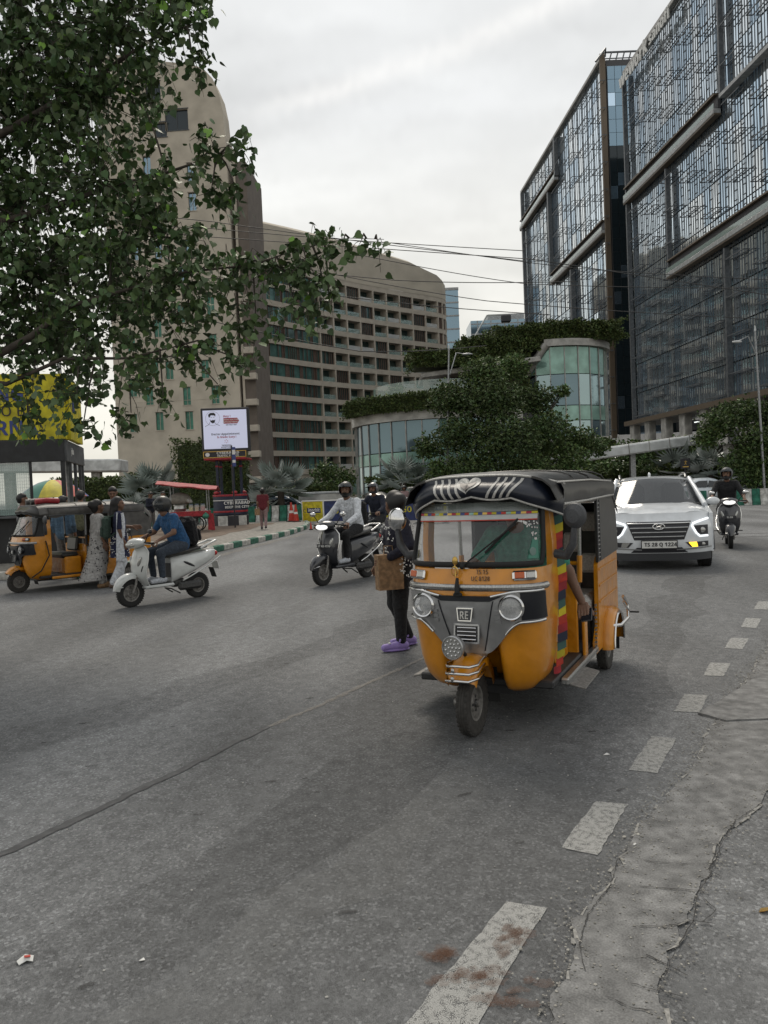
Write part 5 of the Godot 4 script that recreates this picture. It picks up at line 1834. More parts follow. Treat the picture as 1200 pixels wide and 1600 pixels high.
	for s in [-1.0, 1.0]:
		var sl := part("sill", Geo.new().box(V(s * 0.615, 0.265, -0.98), V(0.07, 0.05, 1.08), Basis(), 0.012), yellow if not fancy else M.bright_metal, o)
		if fancy:
			part("step", Geo.new().box(V(s * 0.70, 0.235, -0.72), V(0.16, 0.015, 0.5), Basis(V(0, 0, 1), -0.18 * s), 0.005), M.rim_grey, sl)
	part("tank_box", Geo.new().box(V(0, 0.46, -0.92), V(0.95, 0.34, 0.34), Basis(), 0.03), yellow, o)
	part("driver_seat", Geo.new().box(V(0, 0.66, -0.88), V(0.86, 0.10, 0.36), Basis(), 0.04).box(V(0, 0.86, -1.10), V(0.5, 0.28, 0.07), Basis(V(1, 0, 0), -0.15), 0.03), M.vinyl_black, o)
	part("partition", Geo.new().box(V(0, 0.58, -1.16), V(1.10, 0.56, 0.03), Basis(), 0.01), yellow, o)
	part("partition_rail", Geo.new().tube([V(-0.56, 0.98, -1.16), V(0.56, 0.98, -1.16)], 0.016, 7), yellow, o)
	for s in [-1.0, 1.0]:
		part("door_post", Geo.new().tube([V(s * 0.58, 0.86, -1.16), V(s * 0.59, 1.2, -1.16), V(s * 0.60, 1.52, -1.16)], 0.017, 8), M.bright_metal if fancy else M.steel, o)
		part("post_sleeve", Geo.new().tube([V(s * 0.575, 0.84, -1.16), V(s * 0.585, 1.04, -1.16)], 0.026, 8), M.vinyl_black if not fancy else yellow, o)
	part("passenger_seat", Geo.new().box(V(0, 0.60, -1.78), V(1.14, 0.16, 0.46), Basis(), 0.05), M.vinyl_white, o)
	part("seat_base", Geo.new().box(V(0, 0.41, -1.80), V(1.1, 0.22, 0.38)), M.vinyl_black, o)
	var bk := part("backrest", Geo.new().box(V(0, 0.98, -2.06), V(1.14, 0.72, 0.06), Basis(V(1, 0, 0), -0.12), 0.02), M.vinyl_black, o)
	if fancy:
		for i in 6:
			for k in 4:
				if (i + k) % 2 == 0:
					part("cushion_square", Geo.new().box(V(-0.475 + i * 0.19, 0.72 + k * 0.175, -1.975 - k * 0.021), V(0.18, 0.165, 0.05), Basis(V(1, 0, 0), -0.12), 0.02), M.vinyl_white, bk)
	else:
		part("side_cushion", Geo.new().box(V(0.30, 0.72, -1.30), V(0.5, 0.14, 0.30), Basis(), 0.03), M.vinyl_white, o)
	# ---- rear body
	for s in [-1.0, 1.0]:
		var rp := PackedVector2Array([Vector2(-1.50, 0.24), Vector2(-1.62, 0.24), Vector2(-1.72, 0.30), Vector2(-1.74, 0.42)])
		for k in 9:
			var a := deg_to_rad(170.0 - k * 20.0)
			rp.append(Vector2(-2.0 - cos(a) * -0.27, 0.22 + sin(a) * 0.27))
		rp.append_array(PackedVector2Array([Vector2(-2.42, 0.30), Vector2(-2.50, 0.40), Vector2(-2.52, 0.98), Vector2(-1.66, 0.98), Vector2(-1.60, 0.92), Vector2(-1.58, 0.45), Vector2(-1.48, 0.33)]))
		var ordered := PackedVector2Array([Vector2(-1.45, 0.24), Vector2(-1.47, 0.33), Vector2(-1.58, 0.45), Vector2(-1.60, 0.92), Vector2(-1.66, 0.98), Vector2(-2.52, 0.98), Vector2(-2.50, 0.40), Vector2(-2.42, 0.30), Vector2(-2.27, 0.30)])
		for k in 9:
			var a := deg_to_rad(170.0 - k * 20.0)
			ordered.append(Vector2(-2.0 + cos(a) * 0.27, 0.24 + sin(a) * 0.27))
		ordered.append(Vector2(-1.72, 0.24))
		var xf := Transform3D(Basis(V(0, 0, 1), V(0, 1, 0), V(-1, 0, 0)), V(s * 0.625, 0, 0))
		var rb := part("rear_side", Geo.new().prism(ordered, -0.02, 0.02, xf), yellow, o)
		for k in 3:
			part("rib", Geo.new().box(V(s * 0.648, 0.62 + k * 0.13, -2.06), V(0.012, 0.022, 0.84), Basis(), 0.005), yellow, rb)
		# rear wheel arch
		var ar: Array = []
		for k in 11:
			var a := deg_to_rad(185.0 - k * 19.0)
			var d := V(0, sin(a), cos(a))
			ar.append(ring([V(s * 0.64, 0.24, -2.0) + d * 0.29, V(s * 0.70, 0.24, -2.0) + d * 0.295, V(s * 0.74, 0.24, -2.0) + d * 0.27, V(s * 0.75, 0.24, -2.0) + d * 0.235]))
		part("wheel_arch", Geo.new().sm(true).loft(ar, false), yellow, o)
		var tr: Array = []
		for k in 11:
			var a := deg_to_rad(185.0 - k * 19.0)
			tr.append(V(s * 0.755, 0.24 + sin(a) * 0.245, -2.0 + cos(a) * 0.245))
		if fancy:
			part("arch_trim", Geo.new().tube(tr, 0.013, 6), M.chrome, o)
			part("side_guard", Geo.new().tube([V(s * 0.70, 0.40, -1.78), V(s * 0.80, 0.40, -1.85), V(s * 0.82, 0.41, -2.15), V(s * 0.80, 0.52, -2.22), V(s * 0.78, 0.60, -2.1)], 0.016, 7).tube([V(s * 0.82, 0.46, -2.2), V(s * 0.80, 0.57, -2.0)], 0.010, 6), M.chrome, o)
			part("guard_peg", Geo.new().box(V(s * 0.86, 0.45, -2.22), V(0.12, 0.012, 0.03), Basis(), 0.004), M.rubber, o)
		wheel(o, V(s * 0.60, 0.205, -2.0), 0.205, 0.105, 0.105, 4, 0.0 if s > 0 else PI, true)
		part("mud_flap", Geo.new().box(V(s * 0.60, 0.22, -2.30), V(0.18, 0.22, 0.012), Basis(V(1, 0, 0), -0.15)), M.rubber, o)
		part("suspension", Geo.new().tube([V(s * 0.40, 0.21, -1.6), V(s * 0.53, 0.20, -2.0)], 0.035, 8).tube([V(s * 0.55, 0.24, -1.72), V(s * 0.66, 0.24, -1.76)], 0.03, 8), M.rim_grey, o)
		# hood side: rear quarter of the soft top
		var hq := PackedVector2Array([Vector2(-1.60, 0.94), Vector2(-1.60, 1.48), Vector2(-2.34, 1.46), Vector2(-2.50, 1.30), Vector2(-2.56, 0.96)])
		var hs := part("hood_side", Geo.new().prism(hq, -0.012, 0.012, Transform3D(Basis(V(0, 0, 1), V(0, 1, 0), V(-1, 0, 0)), V(s * 0.640, 0, 0))), M.vinyl_black if fancy else M.vinyl_mid, o)
		if fancy:
			var studs := Geo.new()
			for k in 15:
				for j in 2:
					studs.ball(V(s * 0.657, 0.98 + k * 0.033, -1.625 - j * 0.035), V(0.007, 0.007, 0.007), Basis(), 6, 4)
			part("stud_trim", studs, M.bright_metal, hs)
			part("piping", Geo.new().tube([V(s * 0.655, 0.95, -1.60), V(s * 0.655, 1.48, -1.60)], 0.008, 5).tube([V(s * 0.655, 0.95, -1.70), V(s * 0.655, 1.47, -1.70)], 0.006, 5), M.plastic_grey, hs)
			var tread := Geo.new()
			for k in 12:
				var t := k / 11.0
				tread.box(V(s * 0.645, lerpf(0.62, 0.27, t), -1.46 + 0.02 * t), V(0.02, 0.018, 0.02))
			part("guard_plate", Geo.new().box(V(s * 0.60, 0.44, -1.20), V(0.03, 0.34, 0.10), Basis(), 0.008), yellow, o)
			part("guard_studs", tread, M.bright_metal, hs)
	part("rear_panel", Geo.new().box(V(0, 0.68, -2.50), V(1.24, 0.60, 0.05), Basis(), 0.02), yellow, o)
	part("rear_hood", Geo.new().prism(PackedVector2Array([Vector2(-0.63, 0.96), Vector2(0.63, 0.96), Vector2(0.62, 1.40), Vector2(-0.62, 1.40)]), -0.01, 0.01, Transform3D(Basis(V(1, 0, 0), 0.12), V(0, 0.0, -2.66))), M.vinyl_black if fancy else M.vinyl_mid, o)
	# ---- soft top
	var rr: Array = []
	for zz in [[-0.25, -0.016], [-0.45, 0.006], [-0.80, -0.002], [-1.16, 0.016], [-1.55, 0.0], [-1.95, 0.008], [-2.25, -0.02], [-2.42, -0.08], [-2.55, -0.20]]:
		var q := PackedVector3Array()
		for i in 19:
			var a := lerpf(-1, 1, i / 18.0)
			var x := 0.665 * signf(a) * pow(absf(a), 0.75)
			var y := 1.675 + float(zz[1]) - 0.045 * a * a - 0.13 * pow(absf(a), 9.0)
			q.append(V(x, y, zz[0]))
		rr.append(q)
	part("roof", Geo.new().sheet(rr, V(0, -0.015, 0)), M.vinyl_black if fancy else M.vinyl_mid, o)
	for s in [-1.0, 1.0]:
		var vr: Array = []
		for i in 15:
			var z := lerpf(-0.42, -2.40, i / 14.0)
			var drop := 0.02 * sin(i * 1.1)
			vr.append(ring([V(s * 0.64, 1.60, z), V(s * 0.672, 1.545, z), V(s * 0.668, 1.49 - drop, z), V(s * 0.655, 1.445 - drop - (0.03 if i < 2 else 0.0), z)]))
		part("roof_valance", Geo.new().sm(true).loft(vr, false), M.vinyl_black if fancy else M.vinyl_mid, o)
		part("roof_piping", Geo.new().tube([V(s * 0.668, 1.45, -0.42), V(s * 0.67, 1.45, -1.2), V(s * 0.668, 1.455, -1.6), V(s * 0.66, 1.46, -2.38)], 0.009, 5).tube([V(s * 0.655, 1.595, -0.3), V(s * 0.655, 1.60, -1.4), V(s * 0.65, 1.58, -2.3)], 0.007, 5), M.plastic_grey if not fancy else M.vinyl_white, o)
	for z in [-1.0, -1.6, -2.2]:
		var sm: Array = []
		for i in 13:
			var a := lerpf(-0.98, 0.98, i / 12.0)
			sm.append(V(0.665 * signf(a) * pow(absf(a), 0.75), 1.686 - 0.045 * a * a - 0.13 * pow(absf(a), 9.0), z))
		part("roof_seam", Geo.new().tube(sm, 0.007, 5), M.vinyl_black, o)
	# visor over the windscreen
	var vg: Array = []
	for j in 9:
		var q := PackedVector3Array()
		for i in 41:
			q.append(visor_p(lerpf(-1, 1, i / 40.0), j / 8.0))
		vg.append(q)
	var vs := part("visor", Geo.new().sheet(vg, V(0, 0, -0.012)), M.vinyl_navy if fancy else M.vinyl_black, o)
	var p1: Array = []
	var p2: Array = []
	for i in 41:
		p1.append(visor_p(lerpf(-1, 1, i / 40.0), 0.0, 0.004))
		p2.append(visor_p(lerpf(-1, 1, i / 40.0), 1.0, 0.0))
	part("visor_piping", Geo.new().tube(p1, 0.008, 5).tube(p2, 0.008, 5), M.vinyl_white if fancy else M.plastic_grey, vs)
	if fancy:
		var stripe := func(u0: float, u1: float, wd: float) -> Geo:
			var q: Array = []
			for k in 7:
				var t := 0.06 + 0.86 * k / 6.0
				var u := lerpf(u0, u1, t)
				q.append(ring([visor_p(u - wd, t, 0.007), visor_p(u + wd, t, 0.007)]))
			return Geo.new().sheet(q, V(0, 0, -0.005))
		for k in 4:
			part("stripe", stripe.call(-0.42 + k * 0.095, -0.53 + k * 0.095, 0.016), M.vinyl_white, vs)
			part("stripe", stripe.call(0.19 + k * 0.085, 0.34 + k * 0.095, 0.016), M.vinyl_white, vs)
		for lay in [[1.0, 0.009, M.vinyl_white], [0.66, 0.013, M.heart_grey]]:
			var g := Geo.new()
			g.sm(false)
			var n := 28
			var c := visor_p(-0.05, 0.62, lay[1])
			var prev := Vector3.ZERO
			for i in n + 1:
				var a := TAU * i / n
				var hx := pow(absf(sin(a)), 3.0) * signf(sin(a))
				var hy := (13.0 * cos(a) - 5.0 * cos(2 * a) - 2.0 * cos(3 * a) - cos(4 * a)) / 16.0
				var p := visor_p(-0.05 + hx * 0.155 * lay[0], clampf(0.62 + hy * 0.42 * lay[0], 0.02, 0.99), lay[1])
				if i > 0:
					g.tri(c, p, prev)
				prev = p
			part("heart", g, lay[2], vs)
		# sun strip and braid across the top of the glass
		var bands := [[1.415, 1.475, [M.plastic_grey], 1], [1.398, 1.412, [M.maroon_print, M.board_yellow, M.sign_blue, M.cone_red, M.mint_panel, M.board_yellow, M.sign_blue, M.gold], 26], [1.365, 1.396, [M.lamp_glass], 1], [1.358, 1.364, [M.cone_red], 1]]
		for b in bands:
			for k in b[3]:
				var u0 := lerpf(-0.50, 0.50, float(k) / b[3])
				var u1 := lerpf(-0.50, 0.50, float(k + 1) / b[3])
				var m: Material = b[2][k % b[2].size()]
				var g := shell_patch(K(u0), K(u1), K(b[0]), K(b[1]), 20 if b[3] == 1 else 2, 1, 0.010)
				if b[0] == 1.415 or b[0] == 1.365:
					m = M.tint_strip if b[0] == 1.415 else M.clear_plastic
				part("sun_strip" if b[3] == 1 else "braid", g, m, o)
		var lace := Geo.new()
		for k in 70:
			var a := rng.randf()
			lace.ball(shell_p(0.36 + 0.15 * a, 1.352 - rng.randf() * 0.15 * a * a, 0.010), V(0.0055, 0.0055, 0.002), Basis(), 6, 4)
		part("lace", lace, M.white_print, o).set_meta("kind", "stuff")
		part("pennant", shell_patch(func(t): return 0.46 + 0.02 * t, func(t): return 0.525 - 0.01 * t, K(1.12), func(x): return 1.24, 3, 4, 0.006), M.green_panel, o)
		part("roundel", Geo.new().lathe([Vector2(0, 0.004), Vector2(0.026, 0.003), Vector2(0.028, 0)], 18, Transform3D(Basis(V(0, 1, 0), 0.75) * Basis(V(1, 0, 0), PI / 2), shell_p(0.488, 1.16, 0.012))), M.curtain_glass, o)
		# striped tassel ribbons down the door edges
		var cols := [M.red, M.board_yellow, M.green_panel, M.navy, M.cone_red, M.gold, M.teal_glass, M.ink]
		for s in [-1.0, 1.0]:
			for k in 22:
				var y0 := 1.50 - k * 0.056
				var w0 := shell_at(y0).x + 0.010
				var g := Geo.new()
				var z0 := SHELL_BACK - 0.005 + 0.008 * sin(k * 1.3)
				var fl := 0.052 + 0.012 * sin(k * 0.9)
				g.quad(V(s * (w0 - 0.01), y0 - 0.085, z0), V(s * (w0 + fl), y0 - 0.06, z0 - 0.03), V(s * (w0 + fl), y0, z0 - 0.03), V(s * (w0 - 0.01), y0 - 0.025, z0))
				part("ribbon", g, cols[(k * 3 + (k / 5)) % 8], o)
		# hanging charm at the nose
		part("charm", Geo.new().ball(V(-0.085, 1.12, 0.035), V(0.024, 0.028, 0.014)).tube([V(-0.085, 1.095, 0.04), V(-0.08, 1.055, 0.045), V(-0.075, 1.02, 0.06)], 0.006, 5).lathe([Vector2(0.026, 0), Vector2(0.032, 0.006), Vector2(0.026, 0.012)], 14, Transform3D(Basis(V(1, 0, 0), PI / 2), V(-0.085, 1.055, 0.04))), M.gold, o)
		part("nose_hook", Geo.new().tube([V(-0.06, 1.01, 0.06), V(-0.055, 0.965, 0.085), V(-0.05, 0.92, 0.09)], [0.012, 0.018, 0.022], 7).box(V(-0.05, 0.91, 0.085), V(0.07, 0.025, 0.03), Basis(), 0.008), M.rubber, o)
	# ---- front wheel, fork, mudguard
	wheel(o, V(0, 0.205, 0.0), 0.205, 0.10, 0.108, 4, -0.02, true, "front_wheel")
	part("fork", Geo.new().tube([V(-0.085, 0.20, 0.0), V(-0.085, 0.33, -0.03), V(-0.08, 0.50, -0.06)], 0.024, 8).tube([V(-0.15, 0.20, 0.0), V(0.06, 0.205, 0.0)], 0.026, 8).tube([V(-0.075, 0.26, 0.03), V(-0.075, 0.42, 0.0)], 0.028, 8), M.rim_grey, o)
	var md: Array = []
	for k in 13:
		var a := deg_to_rad(lerpf(38.0, 160.0, k / 12.0))
		var d := V(0, sin(a), cos(a))
		var rad := 0.255 + 0.045 * sin(a)
		var w := 0.115 if k < 8 else 0.10
		md.append(ring([V(-w, 0.215, 0) + d * (rad - 0.07), V(-w, 0.215, 0) + d * (rad - 0.02), V(-w * 0.7, 0.215, 0) + d * rad, V(0, 0.215, 0) + d * (rad + 0.012), V(w * 0.7, 0.215, 0) + d * rad, V(w, 0.215, 0) + d * (rad - 0.02), V(w, 0.215, 0) + d * (rad - 0.07)]))
	var mg := part("mudguard", Geo.new().sm(true).loft(md, false), yellow, o)
	part("mud_flap", Geo.new().box(V(0, 0.25, -0.31), V(0.20, 0.26, 0.012), Basis(V(1, 0, 0), 0.25), 0.004), M.rubber, o)
	if fancy:
		for k in 3:
			var y := 0.405 + k * 0.042
			var zf := 0.262 - k * 0.014
			var gp := [V(-0.125, y - 0.01, 0.02), V(-0.128, y, 0.16), V(-0.09, y, zf), V(0.0, y + 0.004, zf + 0.012), V(0.09, y, zf), V(0.128, y, 0.16), V(0.125, y + 0.02, 0.02)]
			part("guard_rail", Geo.new().tube(gp, 0.009, 7), M.chrome, mg)
		part("guard_bolt", Geo.new().ball(V(-0.03, 0.47, 0.265), V(0.014, 0.014, 0.008)).ball(V(-0.03, 0.42, 0.275), V(0.016, 0.016, 0.008)), M.bright_metal, mg)
		var lx := Transform3D(Basis.from_scale(V(1.19, 1, 1)) * Basis(V(0, 1, 0), -0.05) * Basis(V(1, 0, 0), PI / 2), V(-0.045, 0.60, 0.20))
		var lp := part("round_lamp", Geo.new().lathe([Vector2(0.0, -0.06), Vector2(0.055, -0.055), Vector2(0.074, -0.01), Vector2(0.076, 0.02), Vector2(0.070, 0.028), Vector2(0.066, 0.02)], 28, lx), M.silver_panel, o)
		part("lamp_face", Geo.new().lathe([Vector2(0, 0.018), Vector2(0.066, 0.018)], 24, lx), M.lamp_glass, lp)
		var leds := Geo.new()
		for q in [[1, 0.0], [6, 0.026], [11, 0.050]]:
			for k in q[0]:
				var a: float = TAU * k / q[0]
				leds.ball(lx * V(cos(a) * q[1], 0.020, sin(a) * q[1]), V(0.009, 0.009, 0.009), Basis(), 8, 5)
		part("led", leds, M.chrome, lp)
		part("lamp_bracket", Geo.new().tube([V(-0.04, 0.60, 0.14), V(-0.02, 0.52, 0.05)], 0.014, 6), M.rubber, lp)
	# ---- mirrors
	for s in [-1.0, 1.0]:
		var a := V(s * 0.60, 1.13, -0.36)
		var b := V(s * 0.70, 1.12, -0.33)
		var c := V(s * 0.76, 1.20, -0.31)
		var e := V(s * 0.775, 1.30, -0.30)
		var mr := part("mirror_arm", Geo.new().tube([a, b, c, e], [0.030, 0.034, 0.032, 0.024], 9), M.plastic_grey, o)
		var mx := Transform3D(Basis.from_scale(V(1.19, 1, 1)) * Basis(V(0, 1, 0), -0.25) * Basis(V(1, 0, 0), PI / 2), V(s * 0.78, 1.375, -0.30))
		part("mirror", Geo.new().lathe([Vector2(0, 0.035), Vector2(0.045, 0.03), Vector2(0.078, 0.008), Vector2(0.084, -0.012), Vector2(0.072, -0.03), Vector2(0, -0.032)], 24, mx, s < 0), M.chrome if (fancy and s < 0) else M.plastic_grey, mr)
	# ---- handlebar inside
	part("handlebar", Geo.new().tube([V(-0.26, 0.98, -0.42), V(-0.10, 1.0, -0.36), V(0.10, 1.0, -0.36), V(0.26, 0.98, -0.42)], 0.014, 7).tube([V(0, 1.0, -0.36), V(0, 0.5, -0.20)], 0.03, 7), M.rubber, o)
	part("dash", Geo.new().box(V(0, 0.93, -0.20), V(1.0, 0.05, 0.28), Basis(), 0.01), M.kiosk_dark, o)


func auto_rickshaws() -> void:
	var a := thing("auto_rickshaw", "yellow auto-rickshaw with a heart and white stripes on its navy visor", "rickshaw", V(0.515, 0, -4.88), deg_to_rad(-26.0))
	a.scale.x = 0.80
	build_auto(a, true)
	var b := thing("auto_rickshaw", "yellow and black auto-rickshaw standing by the kiosk", "rickshaw", V(-6.622, 0.000, -13.781), deg_to_rad(-46.0))
	b.scale = V(0.84, 0.94, 0.92)
	build_auto(b, false)
	part("cable", Geo.new().tube([V(0.60, 0.98, -0.36), V(0.64, 0.7, -0.40), V(0.60, 0.42, -0.25), V(0.50, 0.30, -0.1)], 0.012, 6), M.rubber, b)
	for k in 3:
		part("roof_roll", Geo.new().tube([V(0.3 - k * 0.28, 1.72, -0.30), V(0.32 - k * 0.28, 1.74, -0.5), V(0.3 - k * 0.28, 1.72, -0.75)], 0.055, 8), [M.red, M.vinyl_black, M.vinyl_mid][k], b)


# ------------------------------------------------------------------ scooters, motorcycle, cars
func scooter(label: String, where: Vector3, turn: float, paint: Material, trim: Material, plate: String) -> Node3D:
	var o := thing("scooter", label, "scooter", where, turn)
	wheel(o, V(0, 0.225, 0.62), 0.225, 0.09, 0.13, 6, 0.0, false, "front_wheel")
	wheel(o, V(0, 0.215, -0.60), 0.215, 0.09, 0.12, 6, 0.0, false, "rear_wheel")
	part("fork", Geo.new().tube([V(-0.075, 0.225, 0.62), V(-0.075, 0.36, 0.56), V(-0.05, 0.6, 0.5)], 0.022, 7).tube([V(0.075, 0.225, 0.62), V(0.075, 0.36, 0.56), V(0.05, 0.6, 0.5)], 0.022, 7), M.rim_grey, o)
	var md: Array = []
	for k in 12:
		var a := deg_to_rad(lerpf(12.0, 150.0, k / 11.0))
		var d := V(0, sin(a), cos(a))
		var w := 0.05 + 0.05 * sin(PI * clampf(k / 9.0, 0, 1))
		var rad := 0.27 + 0.03 * sin(a)
		md.append(ring([V(-w, 0.225, 0.62) + d * (rad - 0.07), V(-w * 1.02, 0.225, 0.62) + d * (rad - 0.025), V(-w * 0.6, 0.225, 0.62) + d * (rad + 0.01), V(0, 0.225, 0.62) + d * (rad + 0.025), V(w * 0.6, 0.225, 0.62) + d * (rad + 0.01), V(w * 1.02, 0.225, 0.62) + d * (rad - 0.025), V(w, 0.225, 0.62) + d * (rad - 0.07)]))
	var fd := part("front_fender", Geo.new().sm(true).loft(md, false), paint, o)
	part("fender_trim", Geo.new().tube([V(-0.09, 0.34, 0.78), V(-0.05, 0.32, 0.87), V(0.05, 0.32, 0.87), V(0.09, 0.34, 0.78)], 0.010, 6), trim, fd)
	# apron
	var ar: Array = []
	var inner: Array = []
	for q in [[0.30, 0.13, 0.40, 0.06], [0.38, 0.17, 0.47, 0.07], [0.48, 0.20, 0.55, 0.10], [0.60, 0.225, 0.575, 0.13], [0.74, 0.235, 0.565, 0.15], [0.86, 0.215, 0.53, 0.14], [0.94, 0.15, 0.48, 0.08], [0.97, 0.08, 0.45, 0.03]]:
		var p := PackedVector3Array()
		var p2 := PackedVector3Array()
		for i in 15:
			var u := lerpf(-1, 1, i / 14.0)
			p.append(V(u * q[1], q[0], q[2] - q[3] * pow(absf(u), 1.8)))
			p2.append(V(u * q[1], q[0], q[2] - q[3] - 0.015))
		ar.append(p)
		inner.append(p2)
	var ap := part("apron", Geo.new().sheet(ar), paint, o)
	part("leg_shield", Geo.new().sheet(inner), M.plastic_grey, o)
	for s in [-1.0, 1.0]:
		var e: Array = []
		for r in ar:
			e.append(r[0 if s < 0 else 14])
		part("apron_edge", Geo.new().tube(e, 0.012, 6), trim, ap)
		var lx := Basis(V(0, 1, 0), s * 0.55) * Basis(V(0, 0, 1), s * -0.35)
		part("turn_lamp", Geo.new().ball(V(s * 0.135, 0.72, 0.515), V(0.030, 0.085, 0.02), lx, 10, 7), M.lamp_glass, ap)
		part("dark_insert", Geo.new().ball(V(s * 0.165, 0.60, 0.485), V(0.012, 0.06, 0.02), lx, 8, 5), M.auto_black, ap)
	if plate:
		var pl := part("number_plate", Geo.new().box(V(0, 0.665, 0.585), V(0.26, 0.065, 0.012), Basis(V(1, 0, 0), -0.05), 0.004), M.ink if paint != M.scooter_white else M.rim_grey, ap)
		letters(pl, "lettering", plate, 0.038, M.white_print if paint != M.scooter_white else M.ink, at(V(0, 0.665, 0.594)), 0.003)
	# handlebar cowl with the headlamp
	var cr: Array = []
	for q in [[0.40, 0.10, 1.02, 0.055], [0.44, 0.19, 1.02, 0.075], [0.52, 0.18, 1.01, 0.082], [0.59, 0.14, 1.0, 0.07], [0.625, 0.09, 0.995, 0.045], [0.635, 0.02, 0.99, 0.012]]:
		var p := PackedVector3Array()
		for i in 16:
			var a := TAU * i / 16
			p.append(V(cos(a) * q[1], q[2] + sin(a) * q[3], q[0] - 0.03 * absf(cos(a))))
		cr.append(p)
	var cw := part("handlebar_cowl", Geo.new().sm(true).loft(cr, true, true), paint, o)
	part("headlight", Geo.new().ball(V(0, 0.985, 0.585), V(0.125, 0.05, 0.062)), M.beam_lamp if plate else M.lamp_glass, cw)
	for s in [-1.0, 1.0]:
		part("grip", Geo.new().tube([V(s * 0.17, 1.01, 0.44), V(s * 0.25, 1.01, 0.41), V(s * 0.36, 1.0, 0.36)], 0.017, 8), M.rubber, o)
		part("brake_lever", Geo.new().tube([V(s * 0.2, 1.0, 0.46), V(s * 0.34, 0.985, 0.42)], 0.007, 5), M.bright_metal, o)
		var mi := part("mirror_stalk", Geo.new().tube([V(s * 0.19, 1.02, 0.43), V(s * 0.26, 1.12, 0.42), V(s * 0.31, 1.17, 0.42)], 0.008, 6), M.rubber, o)
		part("mirror", Geo.new().ball(V(s * 0.335, 1.195, 0.42), V(0.065, 0.042, 0.025)), M.auto_black if paint == M.scooter_white else M.chrome, mi)
	# floor and body
	part("floorboard", Geo.new().box(V(0, 0.295, 0.18), V(0.36, 0.055, 0.52), Basis(), 0.02), paint, o)
	part("floor_mat", Geo.new().box(V(0, 0.328, 0.17), V(0.30, 0.012, 0.44), Basis(), 0.004), M.rubber, o)
	var br: Array = []
	for q in [[-0.06, 0.12, 0.30, 0.72], [-0.10, 0.145, 0.31, 0.74], [-0.28, 0.18, 0.38, 0.76], [-0.50, 0.195, 0.46, 0.78], [-0.72, 0.17, 0.55, 0.80], [-0.90, 0.11, 0.64, 0.81], [-0.97, 0.05, 0.70, 0.79]]:
		var p := PackedVector3Array()
		for i in 16:
			var a := TAU * i / 16
			var cx := signf(cos(a)) * pow(absf(cos(a)), 0.6)
			var cy := signf(sin(a)) * pow(absf(sin(a)), 0.7)
			p.append(V(cx * q[1], lerpf(q[2], q[3], 0.5 + 0.5 * cy), q[0]))
		br.append(p)
	var bd := part("body", Geo.new().sm(true).loft(br, true, true), paint, o)
	for s in [-1.0, 1.0]:
		part("side_vent", Geo.new().ball(V(s * 0.185, 0.60, -0.36), V(0.012, 0.022, 0.12), Basis(V(1, 0, 0), -0.45), 8, 6), M.auto_black, bd)
		part("crash_bar", Geo.new().tube([V(s * 0.19, 0.34, -0.22), V(s * 0.225, 0.40, -0.35), V(s * 0.22, 0.55, -0.70), V(s * 0.17, 0.68, -0.98)], 0.011, 6), trim, o)
		part("foot_peg", Geo.new().box(V(s * 0.25, 0.33, -0.18), V(0.10, 0.02, 0.03), Basis(), 0.005), M.rubber, o)
	part("lower_cover", Geo.new().box(V(0, 0.52, -0.15), V(0.25, 0.30, 0.20), Basis(), 0.04), M.plastic_grey, o)
	var sr: Array = []
	for q in [[0.02, 0.10, 0.745, 0.03], [-0.03, 0.13, 0.775, 0.05], [-0.22, 0.15, 0.80, 0.055], [-0.40, 0.16, 0.825, 0.05], [-0.62, 0.14, 0.855, 0.05], [-0.78, 0.09, 0.86, 0.035]]:
		var p := PackedVector3Array()
		for i in 14:
			var a := TAU * i / 14
			p.append(V(cos(a) * q[1], q[2] + sin(a) * q[3], q[0]))
		sr.append(p)
	part("seat", Geo.new().sm(true).loft(sr, true, true), M.vinyl_black, o)
	part("grab_rail", Geo.new().tube([V(-0.13, 0.84, -0.62), V(-0.15, 0.90, -0.76), V(-0.11, 0.95, -0.94), V(0.11, 0.95, -0.94), V(0.15, 0.90, -0.76), V(0.13, 0.84, -0.62)], 0.018, 8), paint if paint == M.scooter_white else M.silver_panel, o)
	part("tail_light", Geo.new().ball(V(0, 0.73, -0.96), V(0.10, 0.05, 0.04)), M.red_lens, o)
	part("rear_plate", Geo.new().box(V(0, 0.52, -0.98), V(0.20, 0.14, 0.012), Basis(V(1, 0, 0), 0.25), 0.004), M.white_print, o)
	part("rear_flap", Geo.new().box(V(0, 0.40, -0.92), V(0.14, 0.18, 0.012), Basis(V(1, 0, 0), 0.35)), M.rubber, o)
	part("engine_case", Geo.new().box(V(0.11, 0.24, -0.40), V(0.09, 0.14, 0.46), Basis(), 0.04).box(V(0, 0.30, -0.22), V(0.16, 0.14, 0.22), Basis(), 0.03), M.engine, o)
	part("silencer", Geo.new().tube([V(-0.12, 0.26, -0.15), V(-0.14, 0.27, -0.35), V(-0.15, 0.30, -0.85)], [0.022, 0.05, 0.055], 10), M.engine, o)
	part("stand", Geo.new().tube([V(-0.12, 0.13, -0.2), V(-0.10, 0.22, -0.05), V(0.10, 0.22, -0.05), V(0.12, 0.13, -0.2)], 0.012, 6), M.engine, o)
	return o


